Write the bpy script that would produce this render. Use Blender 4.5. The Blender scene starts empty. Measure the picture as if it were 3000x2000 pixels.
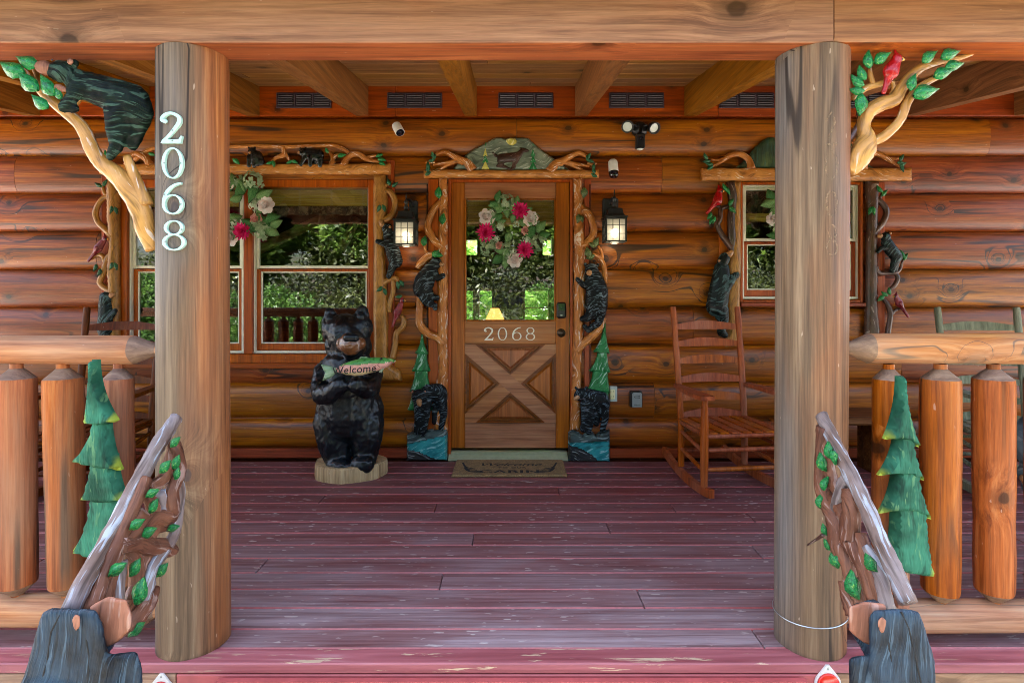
import bpy, bmesh, math, random
import numpy as np
from mathutils import Vector, Matrix, geometry
random.seed(7)
SC = bpy.context.scene
COL = SC.collection
# ------------------------------------------------------------------ camera
F, H, CX, HY = 1641.0, 1.247, 1500.0, 868.0      # focal length in photo pixels, eye height above deck
cam_d = bpy.data.cameras.new('camera'); cam = bpy.data.objects.new('camera', cam_d); COL.objects.link(cam)
cam_d.sensor_width = 36.0; cam_d.sensor_fit = 'HORIZONTAL'; cam_d.lens = 36.0 * F / 3000.0
cam_d.shift_y = -(1000.0 - HY) / 3000.0
cam_d.clip_start = 0.05; cam_d.clip_end = 600
cam.location = (0, 0, H); cam.rotation_euler = (math.radians(90), 0, 0)
SC.camera = cam
# ------------------------------------------------------------------ sky, sun, exposure
SUN_EL, SUN_AZ = math.radians(64), math.radians(28)   # azimuth measured from +Y (behind the cabin) towards -X
world = bpy.data.worlds.new('World'); SC.world = world; world.use_nodes = True
wn = world.node_tree; wn.nodes.clear()
sky = wn.nodes.new('ShaderNodeTexSky'); sky.sky_type = 'NISHITA'; sky.sun_disc = False
sky.sun_elevation = SUN_EL; sky.sun_rotation = -SUN_AZ; sky.air_density = 1.0; sky.dust_density = 6.0; sky.ozone_density = .6
bg = wn.nodes.new('ShaderNodeBackground'); bg.inputs['Strength'].default_value = 0.15
wo = wn.nodes.new('ShaderNodeOutputWorld')
wn.links.new(sky.outputs[0], bg.inputs[0]); wn.links.new(bg.outputs[0], wo.inputs[0])
sun_d = bpy.data.lights.new('sun', 'SUN'); sun_d.energy = 5.0; sun_d.angle = math.radians(0.6); sun_d.color = (1, .97, .9)
sun = bpy.data.objects.new('sun', sun_d); COL.objects.link(sun); sun.location = (-10, 20, 30)
sd = Vector((-math.sin(SUN_AZ) * math.cos(SUN_EL), math.cos(SUN_AZ) * math.cos(SUN_EL), math.sin(SUN_EL)))
sun.rotation_euler = sd.to_track_quat('Z', 'Y').to_euler()
SC.view_settings.view_transform = 'Standard'; SC.view_settings.look = 'None'
SC.view_settings.exposure = 3.15; SC.view_settings.gamma = 1.0
SC.render.engine = 'CYCLES'
SC.cycles.use_denoising = True; SC.cycles.denoising_prefilter = 'NONE'; SC.cycles.filter_width = .9
SC.cycles.max_bounces = 7; SC.cycles.diffuse_bounces = 4; SC.cycles.glossy_bounces = 3; SC.cycles.transparent_max_bounces = 12
SC.cycles.sample_clamp_indirect = 6.0; SC.cycles.caustics_reflective = False; SC.cycles.caustics_refractive = False

# ------------------------------------------------------------------ geometry helpers
def W(px, py, Y): return Vector(((px - CX) * Y / F, Y, H - (py - HY) * Y / F))
def XW(px, Y): return (px - CX) * Y / F
def ZW(py, Y): return H - (py - HY) * Y / F
WL = {}
def catmull(pts, n=6):
    """smooth a list of tuples of any dimension"""
    P = [np.array(p, float) for p in pts]
    if len(P) < 3: return P
    Q = [2 * P[0] - P[1]] + P + [2 * P[-1] - P[-2]]
    out = []
    for i in range(1, len(Q) - 2):
        a, b, c, d = Q[i - 1:i + 3]
        for k in range(n):
            t = k / n
            out.append(.5 * (2 * b + (c - a) * t + (2 * a - 5 * b + 4 * c - d) * t * t + (3 * b - a - 3 * c + d) * t ** 3))
    out.append(P[-1])
    return out

class MB:
    def __init__(s): s.v = []; s.f = []; s.mi = []; s.uv = {}
    def add(s, vs, fs, mi=0):
        o = len(s.v); s.v += [tuple(v) for v in vs]
        for f in fs: s.f.append(tuple(i + o for i in f)); s.mi.append(mi)
        return s
    def box(s, x0, x1, y0, y1, z0, z1, b=0.0, mi=0, mib=None, M=None):
        if mib is None: mib = mi
        c = Vector(((x0 + x1) / 2, (y0 + y1) / 2, (z0 + z1) / 2)); h = ((x1 - x0) / 2, (y1 - y0) / 2, (z1 - z0) / 2)
        if b <= 0:
            vs = [Vector((sx * h[0], sy * h[1], sz * h[2])) for sx in (-1, 1) for sy in (-1, 1) for sz in (-1, 1)]
            fs = [(0, 1, 3, 2), (4, 6, 7, 5), (0, 4, 5, 1), (2, 3, 7, 6), (0, 2, 6, 4), (1, 5, 7, 3)]; ms = [mi] * 6
        else:
            vs = []; idx = {}
            for sx in (-1, 1):
                for sy in (-1, 1):
                    for sz in (-1, 1):
                        for a in range(3):
                            p = [sx * (h[0] - b), sy * (h[1] - b), sz * (h[2] - b)]; p[a] = (sx, sy, sz)[a] * h[a]
                            idx[(sx, sy, sz, a)] = len(vs); vs.append(Vector(p))
            fs = []; ms = []
            def face(keys, m, n):
                q = [idx[k] for k in keys]; A, B, C_ = vs[q[0]], vs[q[1]], vs[q[2]]
                if (B - A).cross(C_ - A).dot(Vector(n)) < 0: q.reverse()
                fs.append(tuple(q)); ms.append(m)
            R = (-1, 1)
            for t in R:
                face([(t, -1, -1, 0), (t, 1, -1, 0), (t, 1, 1, 0), (t, -1, 1, 0)], mi, (t, 0, 0))
                face([(-1, t, -1, 1), (1, t, -1, 1), (1, t, 1, 1), (-1, t, 1, 1)], mib, (0, t, 0))
                face([(-1, -1, t, 2), (1, -1, t, 2), (1, 1, t, 2), (-1, 1, t, 2)], mi, (0, 0, t))
                for u in R:
                    face([(-1, t, u, 1), (1, t, u, 1), (1, t, u, 2), (-1, t, u, 2)], mib, (0, t, u))
                    face([(t, -1, u, 0), (t, 1, u, 0), (t, 1, u, 2), (t, -1, u, 2)], mi, (t, 0, u))
                    face([(t, u, -1, 0), (t, u, 1, 0), (t, u, 1, 1), (t, u, -1, 1)], mib, (t, u, 0))
                    for w in R: face([(t, u, w, 0), (t, u, w, 1), (t, u, w, 2)], mib, (t, u, w))
        if M is not None: vs = [M @ v for v in vs]
        o = len(s.v); s.v += [tuple(v + c) for v in vs]
        for f, m in zip(fs, ms): s.f.append(tuple(i + o for i in f)); s.mi.append(m)
        return s
    def tube(s, pts, rad, seg=8, sq=1.0, sqaxis=1, cap=True, jit=0.0, mi=0):
        """sweep; pts 3D, rad scalar or list; sq flattens the section along a world axis"""
        P = [Vector(p) for p in pts]; n = len(P)
        R = [rad] * n if not hasattr(rad, '__len__') else list(rad)
        rings = []; up = None
        for i in range(n):
            d = (P[min(i + 1, n - 1)] - P[max(i - 1, 0)])
            d = d.normalized() if d.length > 1e-9 else Vector((0, 0, 1))
            if up is None:
                up = Vector((0, 1, 0)) if abs(d.y) < .9 else Vector((1, 0, 0))
            a = (up - d * up.dot(d)).normalized(); b = d.cross(a); up = a
            ring = []
            for k in range(seg):
                t = 2 * math.pi * k / seg; r = R[i] * (1 + (random.random() - .5) * jit)
                o = a * math.cos(t) * r + b * math.sin(t) * r
                o[sqaxis] *= sq
                ring.append(P[i] + o)
            rings.append(ring)
        vs = [v for r in rings for v in r]; fs = []
        for i in range(n - 1):
            for k in range(seg):
                k2 = (k + 1) % seg
                fs.append((i * seg + k, i * seg + k2, (i + 1) * seg + k2, (i + 1) * seg + k))
        if cap: fs.append(tuple(range(seg))[::-1]); fs.append(tuple((n - 1) * seg + k for k in range(seg)))
        o = len(s.v); acc = 0.0
        for i in range(n):
            if i: acc += (P[i] - P[i - 1]).length
            for k in range(seg): s.uv[o + i * seg + k] = (acc, 2 * math.pi * k / seg * R[i])
        return s.add(vs, fs, mi)
    def lathe(s, prof, c=(0, 0, 0), seg=20, axis='Z', mi=0, wob=None, sx=1, sy=1):
        """prof: list of (r, h)"""
        vs = []; fs = []; n = len(prof)
        for i, (r, h) in enumerate(prof):
            for k in range(seg):
                t = 2 * math.pi * k / seg; q = r * (wob(k / seg, i) if wob else 1)
                x, y, z = q * math.cos(t) * sx, q * math.sin(t) * sy, h
                if axis == 'X': x, y, z = z, x, y
                elif axis == 'Y': x, y, z = y, z, x
                vs.append((x + c[0], y + c[1], z + c[2]))
        for i in range(n - 1):
            for k in range(seg):
                k2 = (k + 1) % seg
                fs.append((i * seg + k, i * seg + k2, (i + 1) * seg + k2, (i + 1) * seg + k))
        if prof[0][0] > 1e-6: fs.append(tuple(range(seg))[::-1])
        if prof[-1][0] > 1e-6: fs.append(tuple((n - 1) * seg + k for k in range(seg)))
        return s.add(vs, fs, mi)
    def prism(s, poly, y0, y1, mi=0, mis=None):
        """poly: world (x,z) list, front at y0, back at y1"""
        n = len(poly)
        ar = sum(poly[i][0] * poly[(i + 1) % n][1] - poly[(i + 1) % n][0] * poly[i][1] for i in range(n))
        if ar < 0: poly = poly[::-1]
        vs = [(x, y0, z) for x, z in poly] + [(x, y1, z) for x, z in poly]
        s.add(vs, [tuple(range(n))], mi)
        o = len(s.v) - 2 * n
        for i in range(n):
            j = (i + 1) % n
            s.f.append((o + i, o + n + i, o + n + j, o + j)); s.mi.append(mi if mis is None else mis)
        s.f.append(tuple(o + n + i for i in range(n))[::-1]); s.mi.append(mi)
        return s
    def ppoly(s, pp, y0, y1, mi=0, mis=None):
        return s.prism([(XW(a, y0), ZW(b, y0)) for a, b in pp], y0, y1, mi, mis)
    def strip(s, pts, wid, y0, y1, mi=0):
        """flat lettering stroke in xz with varying width"""
        P = [np.array(p, float) for p in pts]; n = len(P); L = []; R = []
        for i in range(n):
            d = P[min(i + 1, n - 1)] - P[max(i - 1, 0)]; d = d / (np.linalg.norm(d) + 1e-9); nn = np.array((-d[1], d[0]))
            L.append(P[i] + nn * wid[i] / 2); R.append(P[i] - nn * wid[i] / 2)
        for i in range(n - 1):
            q = [L[i], R[i], R[i + 1], L[i + 1]]
            s.prism([tuple(x) for x in q], y0, y1, mi)
        return s
    def ring(s, cx, cz, ro, ri, y0, y1, seg=28, mi=0):
        """elliptic flat ring: ro, ri = (rx, rz)"""
        vs = []; fs = []
        for k in range(seg):
            t = 2 * math.pi * k / seg; c, q = math.cos(t), math.sin(t)
            vs += [(cx + ro[0] * c, y0, cz + ro[1] * q), (cx + ri[0] * c, y0, cz + ri[1] * q),
                   (cx + ro[0] * c, y1, cz + ro[1] * q), (cx + ri[0] * c, y1, cz + ri[1] * q)]
        for k in range(seg):
            a, b = 4 * k, 4 * ((k + 1) % seg)
            fs += [(a, b, b + 1, a + 1), (a, a + 2, b + 2, b), (a + 1, b + 1, b + 3, a + 3), (a + 2, a + 3, b + 3, b + 2)]
        return s.add(vs, fs, mi)
    def ball(s, c, r, seg=12, rings=8, mi=0):
        if not hasattr(r, '__len__'): r = (r, r, r)
        vs = [(c[0], c[1], c[2] - r[2])]; fs = []
        for i in range(1, rings):
            p = math.pi * i / rings - math.pi / 2
            for k in range(seg):
                t = 2 * math.pi * k / seg
                vs.append((c[0] + r[0] * math.cos(p) * math.cos(t), c[1] + r[1] * math.cos(p) * math.sin(t), c[2] + r[2] * math.sin(p)))
        vs.append((c[0], c[1], c[2] + r[2])); L = len(vs) - 1
        for k in range(seg):
            k2 = (k + 1) % seg
            fs.append((0, 1 + k2, 1 + k)); fs.append((L, L - seg + k, L - seg + k2))
            for i in range(rings - 2):
                a, b = 1 + i * seg, 1 + (i + 1) * seg
                fs.append((a + k, a + k2, b + k2, b + k))
        return s.add(vs, fs, mi)
    def hull(s, pts, mi=0):
        bm = bmesh.new()
        for p in pts: bm.verts.new(p)
        bmesh.ops.convex_hull(bm, input=bm.verts, use_existing_faces=False)
        bm.verts.ensure_lookup_table()
        used = [v for v in bm.verts if v.link_faces]; ix = {v: i for i, v in enumerate(used)}
        s.add([v.co.copy() for v in used], [tuple(ix[v] for v in f.verts) for f in bm.faces], mi); bm.free()
        return s
    def build(s, name, mats, parent=None, smooth=False, loc=None):
        V = np.array(s.v, float).reshape(-1, 3)
        c = Vector((V.min(0) + V.max(0)) / 2) if loc is None else Vector(loc)
        me = bpy.data.meshes.new(name)
        me.from_pydata([tuple(v) for v in (V - np.array(c))], [], s.f); 
        if not isinstance(mats, (list, tuple)): mats = [mats]
        for m in mats: me.materials.append(m)
        if len(mats) > 1: me.polygons.foreach_set('material_index', s.mi)
        if smooth: me.polygons.foreach_set('use_smooth', [True] * len(me.polygons))
        if s.uv:
            ul = me.uv_layers.new(name='UVMap'); lv = np.zeros(len(me.loops), int); me.loops.foreach_get('vertex_index', lv)
            ul.data.foreach_set('uv', np.array([s.uv.get(int(i), (0, 0)) for i in lv], float).ravel())
        me.update()
        o = bpy.data.objects.new(name, me); COL.objects.link(o)
        pl = Vector((0, 0, 0))
        if parent is not None: o.parent = parent; pl = WL[parent]
        o.location = c - pl; WL[o] = c
        return o

def tag(o, label=None, cat=None, group=None, kind=None):
    if label: o['label'] = label
    if cat: o['category'] = cat
    if group: o['group'] = group
    if kind: o['kind'] = kind
    return o
def thing(name, label, cat, loc=(0, 0, 0), group=None, kind=None):
    o = bpy.data.objects.new(name, None); COL.objects.link(o); o.location = loc; WL[o] = Vector(loc)
    o.empty_display_size = .1
    return tag(o, label, cat, group, kind)
def copy_tree(o, parent=None):
    c = o.copy(); COL.objects.link(c)
    if parent is not None: c.parent = parent
    WL[c] = WL[o].copy()
    for ch in [x for x in o.children]: copy_tree(ch, c)
    return c
def smooth_by_angle(o, deg=35):
    me = o.data
    me.polygons.foreach_set('use_smooth', [True] * len(me.polygons))
    bm = bmesh.new(); bm.from_mesh(me)
    for e in bm.edges:
        if len(e.link_faces) == 2 and e.calc_face_angle(0) > math.radians(deg): e.smooth = False
    bm.to_mesh(me); bm.free()
    return o

def relief(name, poly, Yb, T, mat, parent, R=None, step=None, hf=None, rim=.3):
    """carved board: outline in photo pixels at depth Yb (its back), thickness T metres, edges rounded over R pixels"""
    poly = [np.array(p, float) for p in poly]; n = len(poly)
    per = sum(np.linalg.norm(poly[(i + 1) % n] - poly[i]) for i in range(n))
    if step is None: step = max(per / 70, 2.0)
    b = []
    for i in range(n):
        a, c = poly[i], poly[(i + 1) % n]; m = max(1, int(round(np.linalg.norm(c - a) / step)))
        for k in range(m): b.append(a + (c - a) * k / m)
    B = np.array(b); nb = len(B)
    xs = np.arange(B[:, 0].min(), B[:, 0].max(), step); ys = np.arange(B[:, 1].min(), B[:, 1].max(), step * .87)
    pts = []; A, C_ = B, np.roll(B, -1, 0); D = C_ - A; L2 = (D ** 2).sum(1) + 1e-9
    def dist(p):
        t = np.clip(((p - A) * D).sum(1) / L2, 0, 1); return np.sqrt((((A + D * t[:, None]) - p) ** 2).sum(1).min())
    def inside(p):
        y1, y2 = A[:, 1], C_[:, 1]; cr = (y1 > p[1]) != (y2 > p[1])
        with np.errstate(divide='ignore', invalid='ignore'):
            xi = A[:, 0] + (p[1] - y1) / (y2 - y1) * D[:, 0]
        return (np.sum(cr & (p[0] < xi)) % 2) == 1
    for j, y in enumerate(ys):
        for x in xs + (step / 2 if j % 2 else 0):
            p = np.array((x, y))
            if inside(p):
                d = dist(p)
                if d > step * .55: pts.append((x, y, d))
    if R is None: R = max([p[2] for p in pts] + [step]) * .8
    co = [Vector((p[0], p[1])) for p in B] + [Vector((p[0], p[1])) for p in pts]
    ov, oe, of, *_ = geometry.delaunay_2d_cdt(co, [], [list(range(nb))], 1, 1e-4)
    dd = [0.0] * nb + [p[2] for p in pts]
    mb = MB(); V = []
    for i, p in enumerate(ov):
        d = dist(np.array((p[0], p[1]))) if i >= len(dd) else dd[i]
        u = min(d / R, 1.0); h = T * (rim + (1 - rim) * math.sqrt(max(0, 1 - (1 - u) ** 2)))
        if hf: h += hf(p[0], p[1], d)
        y = Yb - h
        q = W(p[0], p[1], Yb); V.append((q.x, y, q.z))
    nv = len(V); fs = []
    for f in of:
        a, b_, c = (Vector((ov[i][0], -ov[i][1], 0)) for i in f[:3])
        f = list(f)
        if (b_ - a).cross(c - a).z < 0: f.reverse()
        fs.append(tuple(f))
    back = []
    for i in range(nb):
        q = W(B[i][0], B[i][1], Yb); back.append((q.x, Yb, q.z))
    ar = sum(B[i][0] * -B[(i + 1) % nb][1] + B[(i + 1) % nb][0] * B[i][1] for i in range(nb))
    for i in range(nb):
        j = (i + 1) % nb
        q = (i, nv + i, nv + j, j) if ar > 0 else (j, nv + j, nv + i, i)
        fs.append(q)
    fs.append(tuple(nv + i for i in range(nb)) if ar < 0 else tuple(nv + i for i in range(nb))[::-1])
    mb.add(V + back, fs)
    o = mb.build(name, mat, parent)
    return smooth_by_angle(o, 50)

REMESH = []
class Blob:
    """organic carving grown from overlapping rounded pieces and re-skinned into one surface"""
    def __init__(s, Y, sq=.75): s.mb = MB(); s.Y = Y; s.k = Y / F; s.sq = sq
    def pt(s, p):
        d = p[2] if len(p) > 2 else 0
        return Vector(((p[0] - CX) * s.k, s.Y - d * s.k, H - (p[1] - HY) * s.k))
    def cap(s, p, r, q=None, r2=None, sq=None):
        sq = s.sq if sq is None else sq
        if q is None: q, r2 = p, r
        pts = []
        for P, r_ in ((s.pt(p), r), (s.pt(q), r2)):
            rr = r_ * s.k
            for i in range(7):
                ph = math.pi * (i / 6 - .5)
                for k in range(10):
                    t = 2 * math.pi * k / 10
                    pts.append(P + Vector((rr * math.cos(ph) * math.cos(t), rr * sq * math.cos(ph) * math.sin(t), rr * math.sin(ph))))
            if p is q: break
        s.mb.hull(pts); return s
    def chain(s, L, sq=None):
        for a, b in zip(L[:-1], L[1:]): s.cap(a[0], a[1], b[0], b[1], sq)
        return s
    def build(s, name, mat, parent, voxel=.006, smooth=4, disp=None):
        o = s.mb.build(name, mat, parent, smooth=True)
        m = o.modifiers.new('remesh', 'REMESH'); m.mode = 'VOXEL'; m.voxel_size = voxel; m.use_smooth_shade = True
        if smooth: q = o.modifiers.new('smooth', 'SMOOTH'); q.factor = .5; q.iterations = smooth
        if disp:
            tx = bpy.data.textures.new(name + '_chisel', 'CLOUDS'); tx.noise_scale = disp[1]; tx.noise_depth = 1
            d = o.modifiers.new('chisel', 'DISPLACE'); d.texture = tx; d.strength = disp[0]; d.mid_level = .5; d.texture_coords = 'LOCAL'
        REMESH.append(o); return o
def apply_modifiers():
    dg = bpy.context.evaluated_depsgraph_get(); dg.update()
    for o in REMESH:
        me = bpy.data.meshes.new_from_object(o.evaluated_get(dg)); old = o.data
        o.modifiers.clear(); o.data = me; me.name = o.name
        me.polygons.foreach_set('use_smooth', [True] * len(me.polygons))
        bpy.data.meshes.remove(old)

def branch(name, pts, mat, parent, Y, sq=.8, seg=8, n=5, lift=0.0, jit=.08):
    """carved limb: pts = (px, py, radius px[, lift px])"""
    k = Y / F
    P = catmull([(p[0], p[1], p[2], (p[3] if len(p) > 3 else lift)) for p in pts], n)
    V = [((p[0] - CX) * k, Y - p[3] * k - p[2] * k * sq * .6, H - (p[1] - HY) * k) for p in P]
    mb = MB(); mb.tube(V, [max(p[2], .8) * k for p in P], seg, sq, 1, True, jit)
    return mb.build(name, mat, parent, smooth=True)

LEAF = {}
def leaf_mesh(key, L, wd, th, mat, fold=.25):
    """leaf lying in xz, stem at origin, tip at +x, front towards -y"""
    if key in LEAF: return LEAF[key]
    xs = [0, .12, .32, .55, .78, 1.0]; ws = [.06, .3, .5, .46, .26, .0]
    vs = []; fs = []
    for x, w_ in zip(xs, ws):
        cz = math.sin(x * math.pi) * .06 * L
        vs += [(x * L, 0, cz + w_ * wd), (x * L, -th * (1 if 0 < x < 1 else .5) * (1 + fold), cz), (x * L, 0, cz - w_ * wd),
               (x * L, th * .3, cz + w_ * wd * .95), (x * L, th * .3, cz - w_ * wd * .95)]
    for i in range(5):
        a, b = 5 * i, 5 * i + 5
        fs += [(a, b, b + 1, a + 1)[::-1], (a + 1, b + 1, b + 2, a + 2)[::-1], (a, a + 3, b + 3, b)[::-1], (a + 2, b + 2, b + 4, a + 4)[::-1], (a + 3, a + 4, b + 4, b + 3)[::-1]]
    me = bpy.data.meshes.new('leaf'); me.from_pydata(vs, [], fs); me.materials.append(mat); me.polygons.foreach_set('use_smooth', [True] * len(me.polygons)); me.update()
    LEAF[key] = me; return me
def leaf(parent, px, py, L, ang, Y, mat, key, wd=None, th=.008, tilt=0.0):
    """(px,py) = leaf centre in the photo, L its length in pixels, ang in degrees counter-clockwise"""
    me = leaf_mesh(key, 1.0, .52 if wd is None else wd, .16, mat)
    o = bpy.data.objects.new('leaf', me); COL.objects.link(o); o.parent = parent
    k = Y / F; a = math.radians(ang); l = L * k
    c = W(px, py, Y) - Vector((math.cos(a), 0, math.sin(a))) * l * .5
    o.location = c - WL[parent]; o.rotation_euler = (tilt, -a, 0); o.scale = (l, l * (.9 if th < .02 else 1.4), l)
    WL[o] = c
    return o
# ------------------------------------------------------------------ materials
def C(r, g, b, k=1.0):
    f = lambda u: ((u / 255.0) / 12.92 if u / 255.0 <= .04045 else ((u / 255.0 + .055) / 1.055) ** 2.4) * k
    return (f(r), f(g), f(b), 1.0)
class G:
    def __init__(s, name):
        s.m = bpy.data.materials.new(name); s.m.use_nodes = True; s.t = s.m.node_tree; s.t.nodes.clear()
    def n(s, typ, ins=None, **pr):
        nd = s.t.nodes.new('ShaderNode' + typ)
        for k, v in pr.items(): setattr(nd, k, v)
        for k, v in (ins or {}).items():
            sk = nd.inputs[k]
            if isinstance(v, bpy.types.NodeSocket): s.t.links.new(v, sk)
            else: sk.default_value = v
        return nd
    def mix(s, f, a, b, bl='MIX'):
        return s.n('Mix', {0: f, 6: a, 7: b}, data_type='RGBA', blend_type=bl).outputs[2]
    def mt(s, op, a, b=0.0, c=0.0, clamp=False):
        return s.n('Math', {0: a, 1: b, 2: c}, operation=op, use_clamp=clamp).outputs[0]
    def vm(s, op, a, b=(0, 0, 0)):
        return s.n('VectorMath', {0: a, 1: b}, operation=op).outputs[0]
    def ramp(s, f, stops, interp='LINEAR'):
        nd = s.n('ValToRGB', {0: f}); cr = nd.color_ramp; cr.interpolation = interp
        while len(cr.elements) < len(stops): cr.elements.new(.5)
        for e, (p, c) in zip(cr.elements, stops):
            e.position = p; e.color = c if hasattr(c, '__len__') else (c, c, c, 1)
        return nd.outputs[0]
    def noise(s, v, sc=1.0, det=3.0, rough=.55, dist=0.0):
        return s.n('TexNoise', {'Vector': v, 'Scale': sc, 'Detail': det, 'Roughness': rough, 'Distortion': dist}).outputs[0]
    def coords(s, rnd=True):
        tc = s.n('TexCoord').outputs['Object']
        if not rnd: return tc
        r = s.n('ObjectInfo').outputs['Random']
        return s.vm('ADD', tc, s.n('CombineXYZ', {0: s.mt('MULTIPLY', r, 37.3), 1: s.mt('MULTIPLY', r, 11.7), 2: s.mt('MULTIPLY', r, 23.9)}).outputs[0])
    def rand(s): return s.n('ObjectInfo').outputs['Random']
    def bump(s, h, st=.3, dist=.01, nrm=None):
        ins = {'Height': h, 'Strength': st, 'Distance': dist}
        if nrm is not None: ins['Normal'] = nrm
        return s.n('Bump', ins).outputs[0]
    def pbr(s, col, rough=.5, nrm=None, **kw):
        ins = {'Base Color': col, 'Roughness': rough}
        if nrm is not None: ins['Normal'] = nrm
        ins.update(kw)
        p = s.n('BsdfPrincipled', ins); s.out(p.outputs[0]); return s.m
    def out(s, sh): s.n('OutputMaterial', {0: sh})

def wood(name, dark, mid, light, axis='X', cross='Z', rough=.45, knot=.35, knotsize=1.0, bump=.3, wear=None, check=0.0, tone=.5, coat=0.0, grain=1.0, kscale=3.0, hue=.25, spec=.22, sat=1.18):
    g = G(name); v = g.coords()
    ax = 'XYZ'.index(axis); cr = 'XYZ'.index(cross)
    sep = g.n('SeparateXYZ', {0: v}); al, cc = sep.outputs[ax], sep.outputs[cr]
    kv = g.n('CombineXYZ', {0: g.mt('MULTIPLY', al, kscale * .8), 1: g.mt('MULTIPLY', cc, kscale), 2: 0.0}).outputs[0]
    kv = g.vm('ADD', kv, g.n('CombineXYZ', {0: g.mt('MULTIPLY', g.noise(v, 9.0), .12), 1: 0.0, 2: 0.0}).outputs[0])
    vo = g.n('TexVoronoi', {'Vector': kv, 'Scale': 1.0, 'Randomness': 1.0}, voronoi_dimensions='2D')
    kd = vo.outputs['Distance']; keep = g.mt('GREATER_THAN', g.n('SeparateColor', {0: vo.outputs['Color']}).outputs[0], 1 - knot)
    def sc(a, c):
        q = [c, c, c]; q[ax] = a; return g.vm('MULTIPLY', v, tuple(q))
    # grain bends round the knots
    swirl = g.mt('MULTIPLY', g.mt('POWER', g.mt('SUBTRACT', 1.0, g.mt('MULTIPLY', kd, 2.2), clamp=True), 2.0), keep)
    off = [0.0, 0.0, 0.0]
    bend = g.n('CombineXYZ', {cr: g.mt('MULTIPLY', swirl, 2.2), (cr + 1) % 3 if (cr + 1) % 3 != ax else (cr + 2) % 3: swirl}).outputs[0]
    gr = g.noise(g.vm('ADD', sc(1.3 * grain, 34 * grain), g.vm('MULTIPLY', bend, (.9, .9, .9))), 1.0, 6, .68, .4)
    fine = g.noise(g.vm('ADD', sc(4, 110), bend), 1.0, 3, .7)
    broad = g.noise(sc(.9, 3.4), 1.0, 3, .6, .3)
    col = g.ramp(gr, [(.34, dark), (.5, mid), (.66, light)])
    col = g.mix(g.mt('MULTIPLY', g.ramp(broad, [(.35, 0), (.65, 1)]), tone), col, g.mix(.5, dark, mid))
    col = g.mix(.55, col, g.ramp(fine, [(.3, tuple(x * .45 for x in dark[:3]) + (1,)), (.6, light)]), 'SOFT_LIGHT')
    rv = g.rand()
    col = g.n('HueSaturation', {'Color': col, 'Hue': g.mt('ADD', .5 - .03 * hue, g.mt('MULTIPLY', rv, .06 * hue)), 'Saturation': g.mt('ADD', sat - .08, g.mt('MULTIPLY', rv, .16)),
                                 'Value': g.mt('ADD', 1 - .45 * hue, g.mt('MULTIPLY', rv, .9 * hue))}).outputs[0]
    kdark = tuple(x * .22 for x in dark[:3]) + (1,)
    kring = g.mt('MULTIPLY', g.ramp(kd, [(.05 * knotsize, 1), (.16 * knotsize, 0)]), keep)
    kcore = g.mt('MULTIPLY', g.ramp(kd, [(.045 * knotsize, 1), (.06 * knotsize, 0)]), keep)
    col = g.mix(g.mt('MULTIPLY', kring, .55), col, kdark); col = g.mix(g.mt('MULTIPLY', kcore, .75), col, kdark)
    h = g.noise(sc(3, 70), 1.0, 3, .65)
    rg = g.mt('ADD', rough - .1, g.mt('MULTIPLY', fine, .2))
    if check > 0:
        ck = g.noise(g.vm('ADD', sc(.35, 5.5), bend), 1.0, 2, .5, .15)
        d = g.mt('ABSOLUTE', g.mt('SUBTRACT', ck, .5))
        gate = g.ramp(g.noise(sc(1.2, 1.5), 1.0, 1), [(.48, 0), (.56, 1)])
        line = g.mt('MULTIPLY', g.ramp(d, [(.003 * check, 1), (.007 * check, 0)]), gate)
        col = g.mix(g.mt('MULTIPLY', line, .85), col, (.012, .008, .006, 1))
    if wear:
        wm = g.mt('MULTIPLY', g.ramp(broad, [(.5 - wear[1] * .25, 0), (.8 - wear[1] * .25, 1)]), g.ramp(gr, [(.3, .4), (.6, 1)]))
        col = g.mix(g.mt('MULTIPLY', wm, wear[2] if len(wear) > 2 else .8), col, wear[0])
    # a few scuffs
    sp = g.noise(sc(22, 75), 1.0, 2, .5)
    col = g.mix(g.mt('MULTIPLY', g.ramp(sp, [(.74, 0), (.78, 1)]), .35), col, C(205, 180, 160))
    return g.pbr(col, rg, g.bump(h, bump, .006), **{'Specular IOR Level': spec, 'Coat Weight': coat, 'Coat Roughness': .3})

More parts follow.
